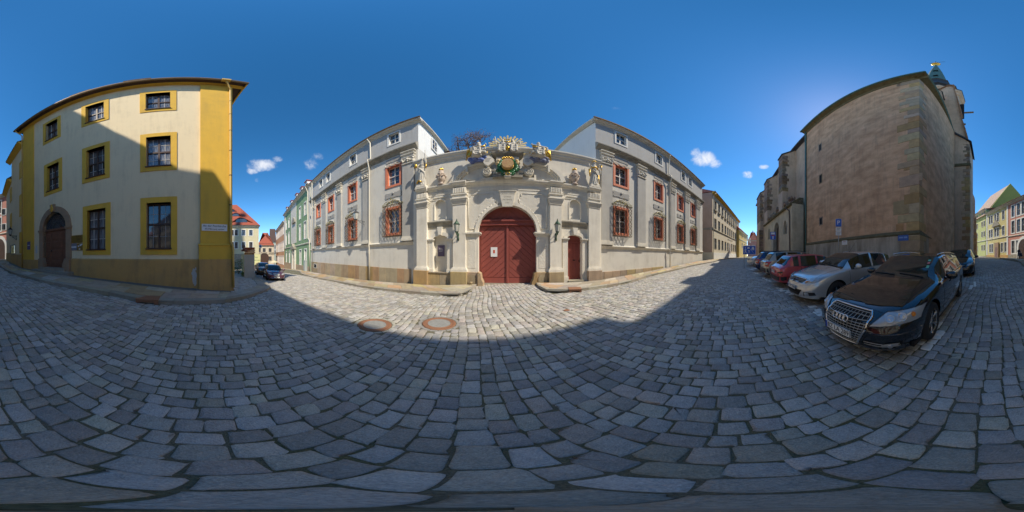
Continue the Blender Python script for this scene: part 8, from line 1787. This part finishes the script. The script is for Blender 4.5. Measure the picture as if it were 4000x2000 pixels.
def exO(K, P):
    K['patch']('bumper', [(-.80, .28), (.80, .28), (.80, .56), (-.80, .56)], 'b', m_blk, .02, 14, 4); both(lambda s_: K['patch']('tail_light', [(s_ * .56, .66), (s_ * .82, .66), (s_ * .82, .92), (s_ * .60, .92)], 'b', m_redl, .012, 5, 5)); both(lambda s_: K['patch']('indicator', [(s_ * .62, .76), (s_ * .78, .76), (s_ * .78, .83), (s_ * .63, .83)], 'b', m_lens, .018, 3, 2)); both(lambda s_: K['patch']('reflector', [(s_ * .55, .36), (s_ * .72, .36), (s_ * .72, .39), (s_ * .55, .39)], 'b', m_redl, .028, 3, 1))
    plate(K, P, .80, 'BZ SK 77', 'b', .5, .11, .02); both(lambda s_: K['line']('roof_rail', [(x, s_ * .56) for x in np.linspace(2.1, 4.0, 12)], 't', m_blk, .018, .04)); K['line']('skid_edge', [(y, .27) for y in np.linspace(-.6, .6, 9)], 'b', m_zinc, .018, .0)
rear_car('beige_estate_car', PO, 'beige-grey estate car with roof rails and tall red lamps, third in the row', Vector((9.35, .30, 0)), 346, paintm('beige_metallic_paint', (.42, .37, .29), .4, .3), exO)
rear_car('dark_blue_car', PO, 'dark blue car whose tail shows beyond the beige estate car', Vector((11.75, .95, 0)), 347, paintm('dark_blue_paint', (.02, .035, .13), .4, .2), exO)
nose = Vector((16.4, 2.0, 0)); K = make_car('silver_car', 'pale silver car at the far end of the parked row', PF, (nose.x, nose.y, gz(nose.x, nose.y)), 164, paintm('pale_silver_paint', (.62, .6, .55), .4, .3), 'cars parked in front of the church'); settle(K['t'], PF, 164)
both(lambda s_: lamp(K, [(s_ * .50, .625), (s_ * .80, .66), (s_ * .84, .82), (s_ * .62, .735)], 'f', 'headlight')); K['patch']('grille', [(-.4, .6), (.4, .6), (.45, .7), (-.45, .7)], 'f', m_blk)
# black hatchback facing us further up, and one roof behind
def front_bits(K, P, txt, chrome=True):
    K['patch']('grille', [(-.42, .58), (.42, .58), (.46, .68), (-.46, .68)], 'f', m_under, .006, 10, 3); K['patch']('lower_grille', [(-.5, .28), (.5, .28), (.55, .42), (-.55, .42)], 'f', m_under, .006, 10, 3); both(lambda s_: lamp(K, [(s_ * .48, .60), (s_ * .80, .66), (s_ * .82, .78), (s_ * .52, .70)], 'f', 'headlight', m_lens, ((.5, .5, .06, m_lens2),))); both(lambda s_: K['patch']('fog_recess', [(s_ * .58, .27), (s_ * .8, .3), (s_ * .8, .4), (s_ * .62, .4)], 'f', m_blk)); plate(K, P, .48, txt, 'f', off=.03); K['line']('grille_trim', [(y, .63) for y in np.linspace(-.44, .44, 9)], 'f', m_chrome, .01, .012)
nose = Vector((3.45, -8.0, 0)); K = make_car('black_hatchback', 'black hatchback facing the camera, parked behind the black estate car by the church', PF, (nose.x, nose.y, gz(nose.x, nose.y)), 163, paintm('near_black_paint', (.008, .01, .016), .1, .12), 'cars parked in front of the church'); settle(K['t'], PF, 163); front_bits(K, PF, 'BZ K 106')
# cars on the left street
for i, (az_, d_, hd, Pm, pm_, lab) in enumerate(((-82.8, 13.5, 266.5, PC, paintm('plum_paint', (.15, .05, .085), .5, .25), 'plum-coloured small car with a shield-shaped chrome grille, first in the left street'), (-86.8, 18.6, 266, PF, paintm('dark_bronze_paint', (.12, .085, .04), .5, .25), 'dark bronze car directly behind the plum one'), (-88.4, 25.5, 266, PC, paintm('bright_red_paint', (.55, .02, .02), .1, .25), 'bright red car farthest back beside the garden wall'))):
    p = at(az_, d_); K = make_car('parked_car', lab, Pm, p, hd, pm_, 'cars parked down the left street'); settle(K['t'], Pm, hd); k_ = Pm['W'] / 1.84
    if i == 0:
        K['patch']('shield_grille', [(-.14, .40), (.14, .40), (.30, .60), (-.30, .60)], 'f', m_zinc, .01, 10, 5); K['line']('grille_surround', [(-.3, .6), (-.15, .615), (0, .62), (.15, .615), (.3, .6), (.24, .48), (.1, .40), (-.1, .40), (-.24, .48), (-.3, .6)], 'f', m_chrome, .02, .012)
        for k in range(7): K['line']('grille_bar', [(-.24 + .08 * k, .58), ((-.24 + .08 * k) * .6, .42)], 'f', m_chrome, .007, .018)
        plate(K, Pm, .33, 'BZ Y 48', 'f', .5, .1, .02); K['line']('bumper_trim', [(y, .26) for y in np.linspace(-.55, .55, 9)], 'f', m_chrome, .012, .01)
    else: K['patch']('grille', [(-.35, .52), (.35, .52), (.38, .6), (-.38, .6)], 'f', m_blk, .008)
    both(lambda s_: lamp(K, [(s_ * .46 * k_, .50), (s_ * .78 * k_, .56), (s_ * .80 * k_, .68), (s_ * .50 * k_, .62)], 'f', 'headlight', m_lens, ((.5, .5, .055, m_lens2),)))
# =================================================================== SIGNS AND PEOPLE
m_blue_s = plain('traffic_blue', (.015, .12, .55), .35); m_grey_p = plain('galvanised_post', (.38, .39, .38), .45, .6)
def post_sign(name, loc, rz, label, hgt_, pole_r=.03, cat='sign', group=None):
    t = empty(name, loc, rz, label, cat, group); MB().tube([(0, 0, -.2), (0, 0, hgt_)], pole_r, 8).build('post', m_grey_p, t); return t
def p_sign(azd, d, y0, y1, rz, lab):
    p = at(azd, d); zc = EH + d * tan(ele((y0 + y1) / 2)) - p.z; t = post_sign('parking_sign', p, rz, lab, zc + .35, group='parking signs by the church'); w = .2
    MB().box(-w, w, .03, .045, zc - .28, zc + .28, .003).build('sign_plate', m_blue_s, t); MB().box(-w - .01, w + .01, .026, .03, zc - .29, zc + .29).build('sign_back', m_whites, t)
    me = text_mesh('P', .42, .001); me.materials.clear(); me.materials.append(m_whites); link('lettering', me, t, (0, -.047, zc), (pi / 2, 0, 0))
    for k in range(2):
        MB().box(-w, w, .03, .04, zc - .62 - .3 * k, zc - .34 - .3 * k).build('supplementary_plate', m_whites, t)
        for q_ in range(2): MB().box(-w * .7, w * (.7 - .3 * q_), .04, .042, zc - .45 - .09 * q_ - .3 * k, zc - .425 - .09 * q_ - .3 * k).build('plate_text', m_black, t)
p_sign(114.8, 11.6, 857, 884, -R(114.8), 'blue parking sign with two white plates before the wide brown wall'); p_sign(149.6, 12.6, 867, 893, -R(110), 'blue parking sign seen at a slant beside the church corner')
az_ = 81.6; p = at(az_, 14.3); t = post_sign('residential_zone_sign', p + Vector((0, 0, 0)), -R(az_), 'wide blue residential street sign with white figures at the start of the parked row', EH + 14.3 * tan(ele(960)) - p.z, .03); zc = EH + 14.3 * tan(ele(977)) - p.z
# the post stands at the left edge of the plate
w = .56; hh = .38; cx = .46; MB().box(cx - w, cx + w, .03, .045, zc - hh, zc + hh).build('sign_plate', m_blue_s, t)
for a in ((cx - w, cx - w + .02, -hh, hh), (cx + w - .02, cx + w, -hh, hh), (cx - w + .02, cx + w - .02, hh - .02, hh), (cx - w + .02, cx + w - .02, -hh, -hh + .02)): MB().box(a[0], a[1], .045, .048, zc + a[2], zc + a[3]).build('sign_rim', m_whites, t)
b = MB(); L2_ = lambda x, z: (cx + x, .05, zc + z)
for pts, r_ in (([(-.34, .12), (-.33, -.06)], .045), ([(-.33, -.05), (-.42, -.28)], .028), ([(-.33, -.05), (-.25, -.28)], .028), ([(-.34, .08), (-.44, -.04)], .02), ([(-.33, .08), (-.22, .0)], .02), ([(-.04, -.1), (-.06, -.24)], .022), ([(-.04, -.1), (.04, -.22)], .02), ([(-.05, -.08), (.03, -.02)], .018), ([(-.05, -.08), (-.12, -.04)], .018), ([(.08, .08), (.42, -.3)], .014), ([(-.18, .17), (.06, .17)], .05), ([(-.12, .22), (.0, .22)], .035)): b.tube([L2_(*q_) for q_ in pts], r_, 6)
b.ball(L2_(-.34, .2), (.04, .01, .045), 8, 6); b.ball(L2_(-.05, -.02), (.03, .01, .03), 8, 6); b.ball(L2_(-.2, -.28), (.025, .01, .025), 8, 6); b.prism([(cx + .2, zc + .0), (cx + .2, zc + .2), (cx + .31, zc + .3), (cx + .42, zc + .2), (cx + .42, zc)], .046, .052, [[(cx + .27, zc + .02), (cx + .27, zc + .12), (cx + .35, zc + .12), (cx + .35, zc + .02)]]); b.build('pictogram', m_whites, t)
az_ = (3019.5 - 2000) * .09; d_ = 19; p = at(az_, d_); zc = EH + d_ * tan(ele(921)) - p.z; t = post_sign('dead_end_sign', p, -R(az_), 'blue dead-end sign before the chapel portal', zc + .3); MB().box(-.32, .32, .03, .045, zc - .45, zc + .45).build('sign_plate', m_blue_s, t); MB().box(-.06, .06, .045, .05, zc - .38, zc - .02).build('pictogram', m_whites, t); MB().box(-.2, .2, .045, .05, zc - .02, zc + .1).build('pictogram_bar', plain('traffic_red', (.5, .02, .02), .4), t); MB().box(-.22, .22, .045, .05, zc + .16, zc + .38).build('info_field', m_whites, t)
MB().lathe((-.14, .0), [(.028, -.2), (.028, zc + .2)], 8).build('second_post', m_grey_p, t)
# hanging signs in the left street
az_ = (1017 - 2000) * .09; p = at(az_, 46); zc = EH + 46 * tan(ele(962)); t = empty('hanging_inn_sign', (p.x, p.y, zc), -R(az_) , 'round white hanging sign over the left street beside a lantern', 'sign'); MB().lathe((0, 0, 0), [(.0, 0), (.01, 0)], 6).build('hook', m_ironw, t); b = MB(); b.prism([(.55 * cos(2 * pi * k / 16), .55 * sin(2 * pi * k / 16)) for k in range(16)], -.06, .06); b.build('disc', m_whites, t); MB().prism([(.3 * cos(2 * pi * k / 16), .3 * sin(2 * pi * k / 16)) for k in range(16)], .06, .08).build('blue_emblem', m_blue_s, t); MB().tube([(-.6, 0, .75), (2.0, 0, .75), (3.6, .2, .7)], .04, 5).build('bracket', m_ironw, t); MB().tube([(0, 0, .75), (0, 0, .5)], .03, 4).build('chain', m_ironw, t)
az_ = (1000 - 2000) * .09; p = at(az_, 36); zc = EH + 36 * tan(ele(1010)); t = empty('advertising_banner', (p.x, p.y, p.z), -R(az_), 'tall pale yellow banner standing beside the street by the garden wall', 'banner'); hb = EH + 36 * tan(ele(993)) - p.z; MB().box(-.95, .95, -.03, .03, .6, hb).build('cloth', plain('banner_yellow', (.62, .6, .3), .7), t); MB().tube([(-.97, 0, 0), (-.97, 0, hb + .1)], .03, 5).build('pole', m_grey_p, t); MB().tube([(.97, 0, 0), (.97, 0, hb + .1)], .03, 5).build('pole', m_grey_p, t)
for k, (s_, z_) in enumerate((('Pizza', .8), ('Gaststube', .62))): me = text_mesh(s_, .42, .002); me.materials.clear(); me.materials.append(plain('banner_green', (.1, .2, .08), .6)); link('lettering', me, t, (0, -.04, hb * z_), (pi / 2, 0, 0))
az_ = (1070.5 - 2000) * .09; p = at(az_, 60); t = empty('cafe_parasol', (p.x, p.y, p.z), 0, 'cream cafe parasol at the bottom of the left street', 'parasol'); MB().tube([(0, 0, 0), (0, 0, 2.6)], .04, 6).build('pole', m_grey_p, t); MB().lathe((0, 0, 2.0), [(1.6, 0), (1.55, .1), (.05, .75)], 8, False, sq=True).build('canopy', m_cream_w, t)
# person pushing a pram
pp_ = at((3979 - 2000) * .09, 25.5)
def skin_body(name, pts, edges, rad, m, parent, loc=(0, 0, 0)):
    me = bpy.data.meshes.new(name); me.from_pydata(pts, edges, []); o = bpy.data.objects.new('tmp', me); C.objects.link(o); md = o.modifiers.new('s', 'SKIN'); 
    for v, r_ in zip(me.skin_vertices[0].data, rad): v.radius = (r_, r_) if not isinstance(r_, tuple) else r_
    me.skin_vertices[0].data[0].use_root = True; o.modifiers.new('d', 'SUBSURF').levels = 2; bpy.context.view_layer.update(); ev = bpy.data.meshes.new_from_object(o.evaluated_get(bpy.context.evaluated_depsgraph_get())); bpy.data.objects.remove(o); ev.materials.clear(); ev.materials.append(m); ev.polygons.foreach_set('use_smooth', [True] * len(ev.polygons)); ev.name = name; return link(name, ev, parent, loc)
t = empty('person', (pp_.x, pp_.y, pp_.z), R(200), 'person in dark clothes leaning forward to push a pram on the far pavement', 'person', None)
pts = [(0, 0, .92), (0, -.04, 1.15), (0, -.10, 1.38), (0, -.13, 1.5), (0, -.16, 1.62), (.1, 0, .86), (.12, -.12, .5), (.12, -.02, .09), (.12, -.16, .04), (-.1, 0, .86), (-.12, .12, .5), (-.12, .3, .12), (-.12, .18, .05), (.19, -.10, 1.36), (.22, -.2, 1.12), (.17, -.42, 1.04), (-.19, -.10, 1.36), (-.22, -.2, 1.12), (-.17, -.42, 1.04)]
ed = [(0, 1), (1, 2), (2, 3), (3, 4), (0, 5), (5, 6), (6, 7), (7, 8), (0, 9), (9, 10), (10, 11), (11, 12), (2, 13), (13, 14), (14, 15), (2, 16), (16, 17), (17, 18)]
skin_body('body', pts, ed, [.15, .14, .15, .06, .10, .10, .07, .05, .05, .10, .07, .05, .05, .07, .05, .035, .07, .05, .035], plain('dark_clothes', (.03, .03, .045), .85), t)
b = MB(WF); b.ball((0, -.19, 1.64), (.085, .10, .12), 12, 8); b.ball((0, -.285, 1.63), (.015, .02, .025), 5, 4); b.build('head', plain('skin', (.5, .3, .22), .6), t); b = MB(WF); b.ball((0, -.165, 1.68), (.095, .11, .115), 10, 8); b.build('hair', plain('dark_hair', (.03, .02, .015), .8), t)
v = Vector((sin(R(200)), -cos(R(200)), 0)) * 1.0; q_ = pp_ + Vector((-sin(R(200)) * -.75, cos(R(200)) * -.75, 0)); t = empty('pram', (pp_.x - .75 * -sin(R(200)), pp_.y - .75 * cos(R(200)), gz(pp_.x, pp_.y)), R(200), 'dark pram with four wheels on the far pavement', 'pram')
b = MB(WF); b.box(-.22, .22, -.45, .3, .45, .72, .03); b.build('carrycot', plain('dark_cloth', (.03, .03, .05), .8), t); b = MB(WF); b.ball((0, -.2, .78), (.23, .26, .24), 12, 8); b.build('hood', MATS['dark_cloth'], t); b = MB(WF)
for s_ in (-1, 1): b.tube([(s_ * .2, .38, 1.02), (s_ * .22, .2, .6), (s_ * .22, -.35, .15)], .015, 5); b.tube([(s_ * .22, -.3, .5), (s_ * .22, .32, .15)], .015, 5)
b.tube([(-.2, .38, 1.02), (.2, .38, 1.02)], .018, 5); b.build('frame', m_grey_p, t)
for sx in (-1, 1):
    for sy in (-.35, .32): b = MB(WF); torus(b, (sx * .25, sy, .14), Vector((1, 0, 0)).to_track_quat('Z', 'Y'), .12, .02); b.build('wheel', m_tyre, t)
print('objects', len(C.objects))
